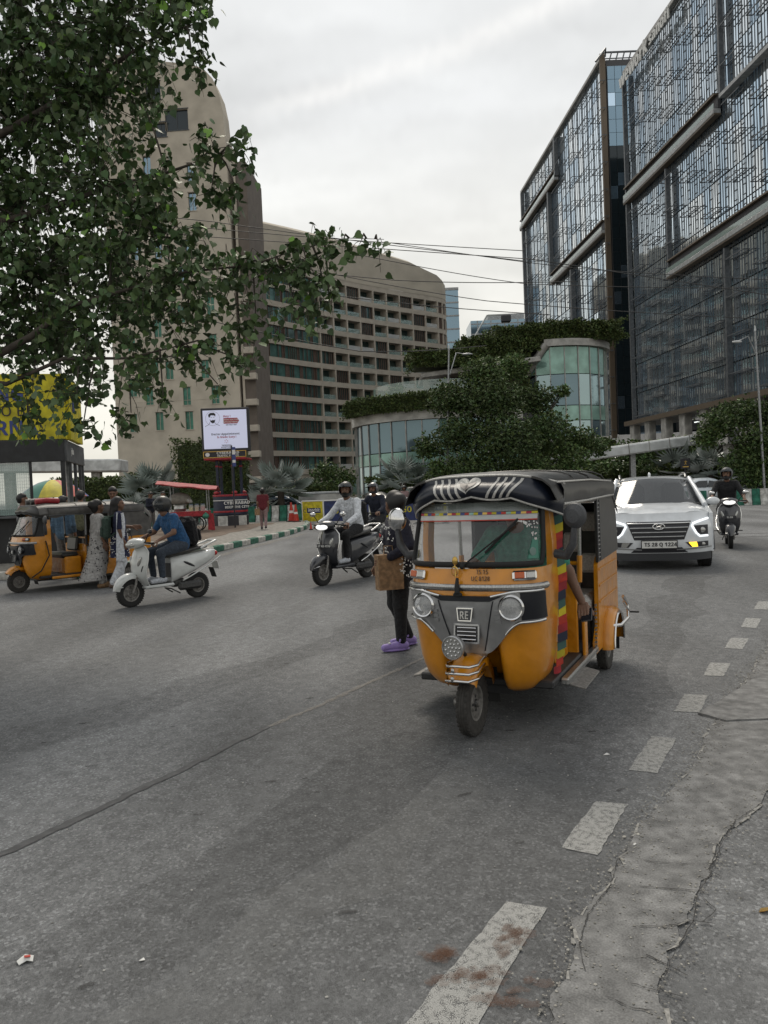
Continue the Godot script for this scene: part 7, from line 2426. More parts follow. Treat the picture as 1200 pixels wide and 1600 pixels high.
func person(label: String, where: Vector3, turn: float, J: Dictionary, w: Dictionary) -> Node3D:
	var o := thing("person", label, "person", where, turn)
	var fat: float = w.get("fat", 1.0)
	var cell: float = w.get("cell", 0.022)
	var torso := func(e: float) -> Array:
		var s: Vector3 = (J.shl - J.shr).normalized()
		return [[J.shl - s * 0.02, J.shr + s * 0.02, 0.058 + e, 0.058 + e], [J.che + s * 0.075, J.pel + s * 0.07 + V(0, 0.03, 0), 0.100 * fat + e, 0.098 * fat + e], [J.che - s * 0.075, J.pel - s * 0.07 + V(0, 0.03, 0), 0.100 * fat + e, 0.098 * fat + e], [J.shl.lerp(J.che, 0.25), J.che + s * 0.05, 0.07 + e, 0.10 + e], [J.shr.lerp(J.che, 0.25), J.che - s * 0.05, 0.07 + e, 0.10 + e]]
	var leg := func(n: String, e: float, to: float) -> Array:
		var out := [[J["hi" + n], J["kn" + n], 0.085 * fat + e, 0.058 + e]]
		if to > 0.0:
			out.append([J["kn" + n], J["kn" + n].lerp(J["an" + n], to), 0.057 + e, lerpf(0.057, 0.036, to) + e])
		return out
	# skin
	var caps: Array = torso.call(0.0)
	caps.append([J.nec - V(0, 0.02, 0), J.hed - V(0, 0.10, 0.01), 0.058, 0.052])
	for n in ["l", "r"]:
		caps.append([J["sh" + n], J["el" + n], 0.050 * minf(fat, 1.15), 0.040])
		caps.append([J["el" + n], J["ha" + n], 0.040, 0.027])
		caps.append_array(leg.call(n, 0.0, 1.0))
		caps.append([J["an" + n] + V(0, -0.03, -0.02), J["an" + n] + J.toe, 0.036, 0.026])
	var body := nets(caps, 0.03, cell)
	var head := Transform3D(Basis.from_euler(V(w.get("nod", 0.0), w.get("look", 0.0), w.get("tilt", 0.0))), J.hed)
	var list := [[body, Transform3D()], [T.head, head]]
	for n in ["l", "r"]:
		var d: Vector3 = J["ha" + n] - J["el" + n]
		var s := 1.0 if n == "l" else -1.0
		var hb := face_to(w.get("hand_dir_" + n, d), w.get("palm_" + n, V(0, 1, 0.2) if w.get("grip", false) else V(s, 0, 0)))
		list.append([T[("hand_grip_" if w.get("grip", false) else "hand_open_") + n], Transform3D(hb, J["ha" + n] - d.normalized() * 0.01)])
	part("body", join(list), w.get("skin", M.skin), o)
	if not w.get("hidden_face", false):
		var g := Geo.new()
		for s in [-1.0, 1.0]:
			g.ball(head * V(s * 0.033, 0.012, 0.079), V(0.013, 0.008, 0.010), head.basis, 8, 5)
			g.box(head * V(s * 0.034, 0.033, 0.087), V(0.034, 0.007, 0.010), head.basis)
		part("eye", g, M.hair, o)
		part("mouth", Geo.new().box(head * V(0, -0.060, 0.086), V(0.044, 0.008, 0.008), head.basis, 0.003), M.maroon_print, o)
	# clothes
	if w.has("trousers"):
		var t: Array = []
		var s2: Vector3 = (J.shl - J.shr).normalized()
		t.append([J.pel + s2 * 0.06, J.pel - s2 * 0.06, 0.112 * fat, 0.112 * fat])
		for n in ["l", "r"]:
			var tl: Array = leg.call(n, 0.014, w.get("leg", 0.93))
			if w.get("loose", 0.0) > 0.0:
				tl[1][3] += w.loose
				tl[1][2] += w.loose * 0.6
			t.append_array(tl)
		part("trousers", nets(t, 0.025, cell), w.trousers, o)
	if w.has("shirt"):
		var t: Array = torso.call(0.014)
		var s3: Vector3 = (J.shl - J.shr).normalized()
		t.append([J.pel + s3 * 0.05 + V(0, w.get("hem", -0.02), 0), J.pel - s3 * 0.05 + V(0, w.get("hem", -0.02), 0), 0.118 * fat, 0.118 * fat])
		t.append([J.nec - V(0, 0.05, 0), J.nec - V(0, 0.01, 0), 0.085, 0.066])
		for n in ["l", "r"]:
			var sl: float = w.get("sleeve", 0.7)
			t.append([J["sh" + n], J["sh" + n].lerp(J["el" + n], minf(sl, 1.0)), 0.064 * minf(fat, 1.15), 0.058])
			if sl > 1.0:
				t.append([J["el" + n], J["el" + n].lerp(J["ha" + n], sl - 1.0), 0.056, 0.044])
		part("shirt", nets(t, 0.028, cell), w.shirt, o)
	for n in ["l", "r"]:
		var a: Vector3 = J["an" + n]
		var sh := nets([[a + V(0, -0.035, -0.035), a + V(0, -0.03, 0.03), 0.045, 0.045], [a + V(0, -0.035, 0.03), a + J.toe + V(0, 0.0, 0.03), 0.045, 0.036]], 0.02, 0.012)
		part("shoe", sh, w.get("shoes", M.ink), o)
	if w.has("hair"):
		part("hair", T["hair_" + w.hair], w.get("hair_colour", M.hair), o, head)
	if w.get("beard", false):
		part("beard", T.beard, M.hair, o, head)
	if w.has("helmet"):
		var h := part("helmet", T.helmet, w.helmet, o, head)
		part("visor", T["visor_down" if w.get("visor_down", false) else "visor_up"], M.car_glass, h)
	return o


func backpack(label: String, where: Transform3D, m: Material, size: Vector3) -> void:
	var o := thing("backpack", label, "backpack")
	o.transform = where
	part("bag", Geo.new().box(Vector3.ZERO, size, Basis(), minf(size.x, size.z) * 0.35), m, o)
	part("pocket", Geo.new().box(V(0, -size.y * 0.18, -size.z * 0.55), V(size.x * 0.75, size.y * 0.42, size.z * 0.3), Basis(), 0.03), m, o)
	for s in [-1.0, 1.0]:
		part("strap", Geo.new().tube([V(s * 0.09, size.y * 0.45, size.z * 0.3), V(s * 0.12, size.y * 0.56, size.z * 0.9), V(s * 0.135, size.y * 0.30, size.z * 1.75), V(s * 0.15, -size.y * 0.15, size.z * 1.2), V(s * 0.12, -size.y * 0.4, size.z * 0.4)], 0.018, 6), m, o)


func people() -> void:
	make_body_parts()
	var jeans := cloth("jeans", Color(0.045, 0.06, 0.085))
	var black := cloth("black_cloth", Color(0.010, 0.010, 0.012))
	var white := cloth("white_cloth", Color(0.70, 0.73, 0.78))
	var blue := cloth("blue_tee", Color(0.02, 0.09, 0.22))
	var navy := cloth("navy_cloth", Color(0.010, 0.014, 0.03))
	var teal := cloth("teal_cloth", Color(0.04, 0.25, 0.17))
	var grey := cloth("grey_cloth", Color(0.17, 0.165, 0.16))
	var pink := cloth("pink_cloth", Color(0.40, 0.26, 0.26))
	var maroon := cloth("maroon_cloth", Color(0.13, 0.012, 0.02))
	var mauve := cloth("mauve_cloth", Color(0.30, 0.20, 0.20))
	var pale := cloth("pale_cloth", Color(0.36, 0.42, 0.46))
	var trainers := mk("trainer", Color(0.5, 0.53, 0.58), 0.7, 0, "blotch", 5.0)
	# --- driver of the near rickshaw, arm out over the side
	var at0 := V(0.515, 0, -4.88)
	var yaw0 := deg_to_rad(-26.0)
	var J := {"pel": V(0.10, 0.80, -0.88), "che": V(0.12, 1.12, -0.80), "nec": V(0.13, 1.27, -0.74), "hed": V(0.12, 1.41, -0.66), "shl": V(0.30, 1.22, -0.78), "ell": V(0.46, 0.96, -0.80), "hal": V(0.56, 0.72, -0.80), "shr": V(-0.06, 1.23, -0.74), "elr": V(-0.16, 1.03, -0.58), "har": V(-0.12, 1.0, -0.42), "hil": V(0.19, 0.78, -0.85), "knl": V(0.24, 0.70, -0.50), "anl": V(0.22, 0.40, -0.42), "hir": V(0.0, 0.78, -0.85), "knr": V(-0.06, 0.70, -0.50), "anr": V(-0.08, 0.40, -0.42), "toe": V(0, -0.045, 0.12)}
	person("driver in a green shirt with an arm over the rickshaw's side", at0, yaw0, J, {"shirt": teal, "sleeve": 0.75, "trousers": grey, "hair": "short", "nod": 0.25, "cell": 0.018, "hand_dir_l": V(0.12, -0.28, 0.6), "palm_l": V(-0.1, 0.9, 0.3)})
	var ph := thing("phone", "phone in the rickshaw driver's hand", "phone", at0, yaw0)
	part("case", Geo.new().box(V(0.60, 0.675, -0.70), V(0.075, 0.010, 0.15), Basis.from_euler(V(0.45, 0.15, 0.2)), 0.004), M.auto_black, ph)
	# --- woman with the paper bag beside the rickshaw
	var Jw := stand(1.53)
	Jw.hal = V(0.21, 0.93, 0.17)
	Jw.ell = V(0.27, 1.03, -0.03)
	Jw.har = V(-0.20, 0.84, 0.12)
	Jw.anl = V(0.11, 0.085, 0.04)
	Jw.anr = V(-0.10, 0.085, -0.12)
	var print := cloth("printed_cloth", Color(0.008, 0.008, 0.02))
	var wm := person("woman in a dark printed top and lilac clogs leaning toward the rickshaw", V(0.12, 0, -7.62), deg_to_rad(-72.0), Jw, {"shirt": print, "sleeve": 1.9, "trousers": black, "leg": 0.95, "hair": "bun", "shoes": M.croc_lilac, "hem": -0.10, "look": -1.35, "hidden_face": true, "fat": 1.12, "cell": 0.018})
	for n in ["l", "r"]:
		var a: Vector3 = Jw["an" + n]
		part("clog_strap", Geo.new().tube(range(9).map(func(k): return a + V(0.052 * cos(k * PI / 8.0), 0.012 + 0.03 * sin(k * PI / 8.0), 0.035 - 0.02 * sin(k * PI / 8.0))), 0.010, 6), M.croc_lilac, wm)
		part("clog_sole", Geo.new().ball(a + V(0, -0.068, 0.055), V(0.052, 0.020, 0.145)), M.croc_lilac, wm)
		part("clog_charm", Geo.new().ball(a + V(0.01, 0.0, 0.125), V(0.014, 0.010, 0.014)), M.white_print, wm)
	var dots := Geo.new()
	var rr := RandomNumberGenerator.new()
	rr.seed = 19
	for k in 150:
		var a := rr.randf() * TAU
		var y := rr.randf_range(0.74, 1.24)
		var rx := 0.232 if y < 1.2 else 0.24
		var dp := V(sin(a) * rx, y, cos(a) * 0.158)
		var b := Basis(Vector3.UP, a)
		for q in 2:
			dots.ball(dp + b * V(rr.randfn() * 0.012, rr.randfn() * 0.012, 0), V(0.011, 0.006, 0.004), b * Basis(V(0, 0, 1), rr.randf() * 3.0), 6, 4)
	part("print", dots, M.white_print, wm)
	var bg := thing("paper_bag", "brown paper bag held by the woman in the printed top", "bag", V(0.026, 0.811, -7.420) + V(0, -0.19, 0), 0.35)
	part("bag", Geo.new().prism(PackedVector2Array([Vector2(-0.125, 0), Vector2(0.125, 0), Vector2(0.13, 0.34), Vector2(-0.13, 0.34)]), -0.06, 0.06), M.paper_bag, bg)
	part("crease", Geo.new().box(V(0.127, 0.17, 0), V(0.006, 0.34, 0.004)).box(V(0, 0.10, 0.061), V(0.24, 0.004, 0.003)), M.paper_bag, bg)
	part("handle", Geo.new().tube([V(-0.05, 0.33, 0), V(-0.04, 0.42, 0), V(0.04, 0.42, 0), V(0.05, 0.33, 0)], 0.006, 5), M.paper_bag, bg)
	# --- riders
	var ws := Transform3D(Basis(Vector3.UP, deg_to_rad(-44.0)), V(-3.40, 0, -11.75))
	var rj := ride(0.10)
	person("man in a blue T-shirt and jeans riding the white scooter", ws.origin, deg_to_rad(-44.0), rj, {"shirt": blue, "sleeve": 0.7, "trousers": jeans, "shoes": trainers, "helmet": M.vinyl_black, "visor_down": true, "grip": true, "fat": 1.2}).scale = Vector3.ONE * 0.93
	backpack("black backpack on the man in the blue T-shirt", ws * Transform3D(Basis(V(1, 0, 0), 0.15), V(0, 1.06, -0.47)), black, V(0.30, 0.46, 0.20))
	var bs := Transform3D(Basis(Vector3.UP, deg_to_rad(-36.0)), V(-0.72, 0, -13.45))
	person("bearded man in a white shirt riding the black scooter", bs.origin, deg_to_rad(-36.0), ride(0.05), {"shirt": white, "sleeve": 1.9, "trousers": black, "shoes": trainers, "helmet": M.vinyl_black, "beard": true, "grip": true, "look": 0.45, "fat": 1.08})
	backpack("dark backpack strapped on the man in the white shirt", bs * Transform3D(Basis(V(1, 0, 0), 0.08), V(0, 1.18, -0.50)), black, V(0.28, 0.42, 0.16))
	var ms := Transform3D(Basis(Vector3.UP, deg_to_rad(-32.0)), V(-0.28, 0, -17.9))
	person("man in a dark navy jacket riding the motorcycle", ms.origin, deg_to_rad(-32.0), ride(0.06, 0.30, 1.05), {"shirt": navy, "sleeve": 1.9, "trousers": black, "helmet": M.scooter_grey, "grip": true, "look": 0.1, "fat": 1.1})
	backpack("dark backpack on the motorcycle rider", ms * Transform3D(Basis(V(1, 0, 0), 0.1), V(0, 1.15, -0.52)), black, V(0.28, 0.40, 0.16))
	person("man in a black shirt riding the dark grey scooter toward us", V(7.625, 0.000, -17.021), deg_to_rad(-21.0), ride(0.03), {"shirt": black, "sleeve": 1.2, "trousers": black, "helmet": M.plastic_grey, "beard": true, "grip": true, "look": -0.2, "fat": 1.12})
	# --- women by the far rickshaw
	var dotc := cloth("spotted_cloth", Color(0.42, 0.41, 0.40))
	var indigo := cloth("indigo_cloth", Color(0.012, 0.016, 0.055))
	var wa := V(-5.243, 0.000, -14.047)
	var wb := V(-4.855, 0.000, -14.011)
	var Ja := stand(1.58)
	Ja.anl += V(0, 0, 0.12)
	var pa := person("woman in a long pale spotted dress walking past the far rickshaw", wa, deg_to_rad(128.0), Ja, {"shirt": dotc, "sleeve": 1.3, "trousers": dotc, "hair": "bun", "hidden_face": true, "shoes": M.paper_bag})
	var Jb := stand(1.62)
	Jb.ell = V(0.22, 1.10, 0.08)
	Jb.hal = V(0.18, 1.08, 0.30)
	Jb.anr += V(0, 0, -0.14)
	var pb := person("woman in an indigo tunic with long black hair beside the far rickshaw", wb, deg_to_rad(118.0), Jb, {"shirt": indigo, "sleeve": 0.9, "trousers": white, "loose": 0.02, "hair": "long", "look": -0.25, "shoes": M.brown_panel})
	for e in [[pa, dotc, 1.0, 0.16, 0.24, 0.22], [pb, indigo, 1.0, 0.55, 0.24, 0.17]]:
		var rows: Array = []
		for j in 9:
			var t := j / 8.0
			var q := PackedVector3Array()
			for i in 24:
				var a := TAU * i / 24
				var rx := lerpf(0.175, e[4], t) * (1.0 + 0.07 * t * sin(a * 6.0 + j * 0.4))
				var rz := lerpf(0.14, e[5], t) * (1.0 + 0.07 * t * sin(a * 6.0 + 1.0))
				q.append(V(cos(a) * rx, lerpf(e[2], e[3], t), sin(a) * rz - (0.16 * t * t if e[0] == pa else 0.0)))
			rows.append(q)
		part("skirt", Geo.new().sm(true).loft(rows, true), e[1], e[0])
		var sp := Geo.new()
		for k in 150:
			var a := rr.randf() * TAU
			var t := rr.randf()
			var y := lerpf(e[2], e[3], t)
			var c := V(cos(a) * lerpf(0.182, e[4] * 1.04, t), y, sin(a) * lerpf(0.147, e[5] * 1.04, t) - (0.16 * t * t if e[0] == pa else 0.0))
			sp.ball(c, V(0.011, 0.011, 0.011), Basis(), 6, 4)
		part("print", sp, M.ink if e[0] == pa else M.white_print, e[0])
	var sc: Array = []
	for j in 11:
		var t := j / 10.0
		var y := lerpf(1.36, 0.50, t)
		sc.append(ring([V(-0.19, y, 0.07 + 0.02 * sin(t * 7)), V(-0.225 - 0.03 * t, y - 0.01, 0.03), V(-0.20 - 0.03 * t, y, -0.01 - 0.03 * t), V(-0.23 - 0.04 * t, y + 0.01, -0.06 - 0.05 * t)]))
	part("scarf", Geo.new().sheet(sc, V(-0.006, 0, 0)), white, pb)
	var green := cloth("green_canvas", Color(0.035, 0.065, 0.05))
	backpack("green backpack on the woman in the indigo tunic", Transform3D(Basis(Vector3.UP, deg_to_rad(118.0)), wb) * Transform3D(Basis(V(1, 0, 0), 0.06), V(0, 1.10, -0.22)), green, V(0.30, 0.42, 0.15))
	# --- men behind the far rickshaw and at the kiosk
	person("man in a pale checked shirt behind the far rickshaw", V(-5.766, 0.240, -16.400) * V(1, 0, 1) + V(0, 0.15, 0), deg_to_rad(15.0), stand(1.70), {"shirt": pale, "sleeve": 0.8, "trousers": grey, "hair": "short", "nod": 0.35})
	person("man in a pink shirt at the kiosk counter", V(-7.895, 0.290, -16.800) * V(1, 0, 1) + V(0, 0.15, 0), deg_to_rad(120.0), stand(1.64), {"shirt": pink, "sleeve": 1.8, "trousers": grey, "hair": "short"})
	person("man in a blue shirt and grey trousers behind the far rickshaw", V(-6.637, 0.325, -15.900) * V(1, 0, 1), deg_to_rad(170.0), stand(1.70), {"shirt": cloth("blue_shirt", Color(0.07, 0.13, 0.20)), "sleeve": 1.5, "trousers": grey, "hair": "short", "hidden_face": true})
	person("dark-haired man at the kiosk's corner, mostly hidden by the rickshaw roof", V(-6.778, 0.204, -17.200) * V(1, 0, 1) + V(0, 0.15, 0), deg_to_rad(190.0), stand(1.66), {"shirt": cloth("olive_cloth", Color(0.12, 0.12, 0.07)), "sleeve": 0.8, "trousers": black, "hair": "short", "hidden_face": true})
	var Jv := stand(1.68)
	Jv.hal = V(0.10, 1.12, 0.24)
	Jv.ell = V(0.26, 1.10, 0.05)
	Jv.har = V(-0.05, 1.12, 0.26)
	Jv.elr = V(-0.26, 1.10, 0.05)
	person("man in a dark jacket looking down beside the food cart", V(-10.001, -0.045, -33.000) * V(1, 0, 1) + V(0, 0.156, 0), deg_to_rad(60.0), Jv, {"shirt": navy, "sleeve": 1.9, "trousers": grey, "hair": "short", "nod": 0.4})
	person("vendor in a red shirt behind the food cart", V(-9.737, -0.118, -34.000) * V(1, 0, 1) + V(0, 0.156, 0), deg_to_rad(10.0), stand(1.68), {"shirt": M.red, "sleeve": 0.8, "trousers": black, "hair": "short"})
	person("man in dark clothes standing behind the traffic booth", V(-7.179, -0.174, -39.500) * V(1, 0, 1) + V(0, 0.15, 0), deg_to_rad(200.0), stand(1.72), {"shirt": cloth("plum_cloth", Color(0.06, 0.02, 0.03)), "sleeve": 1.0, "trousers": black, "hair": "short", "hidden_face": true})
	var Jr := stand(1.64)
	Jr.anl = V(0.09, 0.085, 0.16)
	Jr.knl = V(0.09, 0.50, 0.10)
	Jr.anr = V(-0.09, 0.12, -0.24)
	Jr.knr = V(-0.09, 0.50, 0.0)
	person("woman in a maroon top and mauve trousers walking away on the island", V(-4.872, 0.461, -31.000) * V(1, 0, 1) + V(0, 0.15, 0), deg_to_rad(186.0), Jr, {"shirt": maroon, "sleeve": 0.6, "trousers": mauve, "hair": "bun", "hidden_face": true, "fat": 1.08})
	var yb := thing("paper_bag", "yellowish paper bag carried by the woman in the maroon top", "bag", V(-5.079, 0.864, -30.800) + V(0, -0.13, 0), 0.2)
	part("bag", Geo.new().prism(PackedVector2Array([Vector2(-0.10, 0), Vector2(0.10, 0), Vector2(0.105, 0.26), Vector2(-0.105, 0.26)]), -0.045, 0.045), M.paper_bag, yb)
	part("handle", Geo.new().tube([V(-0.05, 0.25, 0), V(-0.03, 0.33, 0), V(0.03, 0.33, 0), V(0.05, 0.25, 0)], 0.006, 5), M.paper_bag, yb)
	person("helmeted person behind the barrier boards beside the motorcycle rider", V(1.072, 0.352, -39.000) * V(1, 0, 1), deg_to_rad(-20.0), stand(1.66), {"shirt": mauve, "sleeve": 1.0, "trousers": black, "helmet": M.vinyl_black})


# ------------------------------------------------------------------ street furniture
func barrier(label: String, a: Vector3, b: Vector3, stripe: float, y0: float, phase := 0) -> void:
	var o := thing("striped_barrier", label, "barrier", a, 0.0, "green and white striped concrete barriers")
	var l := a.distance_to(b)
	var n := int(l / stripe)
	var yaw := atan2(-(b - a).z, (b - a).x)
	var sec := PackedVector2Array([Vector2(-0.22, 0), Vector2(0.22, 0), Vector2(0.20, 0.16), Vector2(0.10, 0.34), Vector2(0.08, 0.80), Vector2(-0.08, 0.80), Vector2(-0.10, 0.34), Vector2(-0.20, 0.16)])
	var blk := Geo.new().prism(sec, -stripe / 2 + 0.004, stripe / 2 - 0.004, Transform3D(Basis(V(0, 0, 1), V(0, 1, 0), V(-1, 0, 0)), Vector3.ZERO)).mesh()
	for k in n:
		part("block", blk, M.barrier_green if (k + phase) % 2 else M.barrier_white, o, Transform3D(Basis(Vector3.UP, yaw), (b - a) * ((k + 0.5) / n) + V(0, y0, 0)))


func cone(label: String, p: Vector3, h: float) -> void:
	var o := thing("traffic_cone", label, "cone", p, 0.3, "orange traffic cones by the barriers")
	part("base", Geo.new().box(V(0, 0.02, 0), V(h * 0.5, 0.04, h * 0.5), Basis(), 0.01), M.rubber, o)
	part("body", Geo.new().lathe([Vector2(h * 0.18, 0.04), Vector2(h * 0.04, h), Vector2(0, h)], 14), M.cone_red, o)
	part("band", Geo.new().lathe([Vector2(h * 0.125, h * 0.45), Vector2(h * 0.094, h * 0.62)], 14), M.white_print, o)


func board(label: String, p: Vector3, yaw: float, w: float, m: Material, text: String) -> void:
	var o := thing("barrier_board", label, "barricade", p, yaw, "yellow and blue barrier boards across the road")
	part("panel", Geo.new().box(V(0, 0.62, 0), V(w - 0.03, 0.98, 0.03)), m, o)
	part("frame", Geo.new().box(V(0, 1.13, 0), V(w, 0.06, 0.06), Basis(), 0.01).box(V(-w / 2 + 0.02, 0.60, 0), V(0.05, 1.1, 0.05), Basis(), 0.01).box(V(w / 2 - 0.02, 0.60, 0), V(0.05, 1.1, 0.05), Basis(), 0.01), M.white_print, o)
	part("foot", Geo.new().box(V(-w / 2 + 0.1, 0.03, 0), V(0.05, 0.06, 0.5)).box(V(w / 2 - 0.1, 0.03, 0), V(0.05, 0.06, 0.5)), M.steel, o)
	if text == "inorbit":
		part("name_band", Geo.new().box(V(0.08, 0.66, 0.018), V(w * 0.62, 0.24, 0.012)), M.board_blue, o)
		letters(o, "lettering", text, 0.17, M.white_print, at(V(0.1, 0.68, 0.03)), 0.006)
		part("rule", Geo.new().box(V(0, 0.46, 0.018), V(w * 0.6, 0.015, 0.006)), M.ink, o)
		part("mark", Geo.new().tube(range(9).map(func(k): return V(-w * 0.36 + 0.07 * cos(0.8 + k * 0.6), 0.66 + 0.09 * sin(0.8 + k * 0.6), 0.02)), 0.014, 5), M.board_blue, o)
	elif text:
		letters(o, "lettering", text, 0.27, M.board_yellow, at(V(0, 0.62, 0.024)), 0.008)


func kiosk() -> void:
	var o := thing("kiosk", "dark glazed kiosk under a big yellow sign at the left edge", "kiosk", V(-8.517, 0.101, -19.000) * V(1, 0, 1) + V(0, 0.15, 0), deg_to_rad(14.0))
	# local: x along the front (0 at the front corner, running left), z out of the front
	var W := 4.2
	var D := 3.2
	var cx := -W / 2 + 0.62
	part("counter_front", Geo.new().box(V(cx, 0.55, 0), V(W, 1.1, 0.08), Basis(), 0.01), M.kiosk_dark, o)
	part("counter_side", Geo.new().box(V(0.62, 0.55, -D / 2), V(0.08, 1.1, D), Basis(), 0.01), M.kiosk_dark, o)
	part("counter_top", Geo.new().box(V(cx, 1.12, 0.05), V(W + 0.1, 0.05, 0.5), Basis(), 0.01), M.kiosk_grey, o)
	part("fascia", Geo.new().box(V(cx, 2.72, 0.02), V(W + 0.06, 0.52, 0.10), Basis(), 0.01), M.kiosk_dark, o)
	part("side_fascia", Geo.new().box(V(0.66, 2.72, -D / 2), V(0.10, 0.52, D), Basis(), 0.01), M.kiosk_grey, o)
	part("roof", Geo.new().box(V(cx, 2.98, -D / 2), V(W + 0.1, 0.06, D + 0.1), Basis(), 0.01), M.kiosk_dark, o)
	part("floor", Geo.new().box(V(cx, 0.04, -D / 2), V(W, 0.08, D)), M.kiosk_grey, o)
	part("back_counter", Geo.new().box(V(cx, 0.7, -D + 0.3), V(W - 0.2, 1.2, 0.4)), M.kiosk_dark, o)
	for x in [-3.55, -2.7, -1.85, -1.0, -0.15, 0.60]:
		part("post", Geo.new().box(V(x, 1.80, 0), V(0.10 if x > 0.5 else 0.06, 1.36, 0.08), Basis(), 0.008), M.kiosk_dark, o)
	for z in [-0.9, -1.8, -2.7, -3.2]:
		part("post", Geo.new().box(V(0.64, 1.80, z), V(0.08, 1.36, 0.07), Basis(), 0.008), M.kiosk_grey, o)
	for k in 2:
		part("glazing", Geo.new().box(V(-2.3 + k * 1.72, 1.82, -0.02), V(0.8, 1.30, 0.012)), M.rail_glass, o)
	for x in [-0.58, -1.4]:
		var ms := Geo.new()
		for k in 16:
			ms.box(V(x, 1.2 + k * 0.08, -0.03), V(0.8, 0.006, 0.006)).box(V(x - 0.38 + k * 0.05, 1.82, -0.03), V(0.006, 1.3, 0.006))
		part("wire_mesh", ms, M.steel, o)
	letters(o, "lettering", "jobs", 0.20, M.rim_grey, at(V(-1.6, 2.72, 0.08)), 0.006)
	letters(o, "lettering", "jobs", 0.16, M.white_print, at(V(0.72, 2.74, -0.9), PI / 2), 0.006)
	# sign box on the roof
	var s := part("sign_box", Geo.new().box(V(cx - 0.05, 3.82, -0.10), V(W + 0.3, 1.62, 0.16), Basis(), 0.01), M.sign_yellow, o)
	part("sign_return", Geo.new().box(V(0.74, 3.80, -1.25), V(0.14, 1.58, 2.1), Basis(), 0.01), M.sign_yellow, o)
	letters(s, "lettering", "KARNA", 0.36, M.sign_blue, at(V(-0.72, 3.30, -0.01)), 0.02)
	letters(s, "lettering", "NOT TO BE", 0.26, M.ink, at(V(-0.86, 3.72, -0.01)), 0.015, false, false)
	letters(s, "lettering", "ING", 0.34, M.sign_blue, at(V(-0.62, 4.12, -0.01)), 0.02)
	letters(s, "lettering", "K", 0.50, M.sign_blue, at(V(0.82, 3.95, -0.75), PI / 2), 0.02)


func umbrella() -> void:
	var o := thing("beach_umbrella", "striped rainbow umbrella standing behind the kiosk", "umbrella", V(-10.296, 0.090, -24.000) * V(1, 0, 1) + V(0, 0.15, 0))
	part("pole", Geo.new().tube([Vector3.ZERO, V(0, 2.1, 0)], 0.025, 8), M.steel, o)
	var mats := [M.cone_red, M.board_yellow, M.green_panel, M.sign_blue]
	for k in 8:
		var g := Geo.new()
		var rows: Array = []
		for j in 6:
			var t := j / 5.0
			var q := PackedVector3Array()
			for i in 4:
				var a := TAU * (k + i / 3.0) / 8.0
				q.append(V(cos(a) * t * 1.05, 2.15 - 0.55 * t * t, sin(a) * t * 1.05))
			rows.append(q)
		part("panel", g.sheet(rows), mats[k % 4], o)


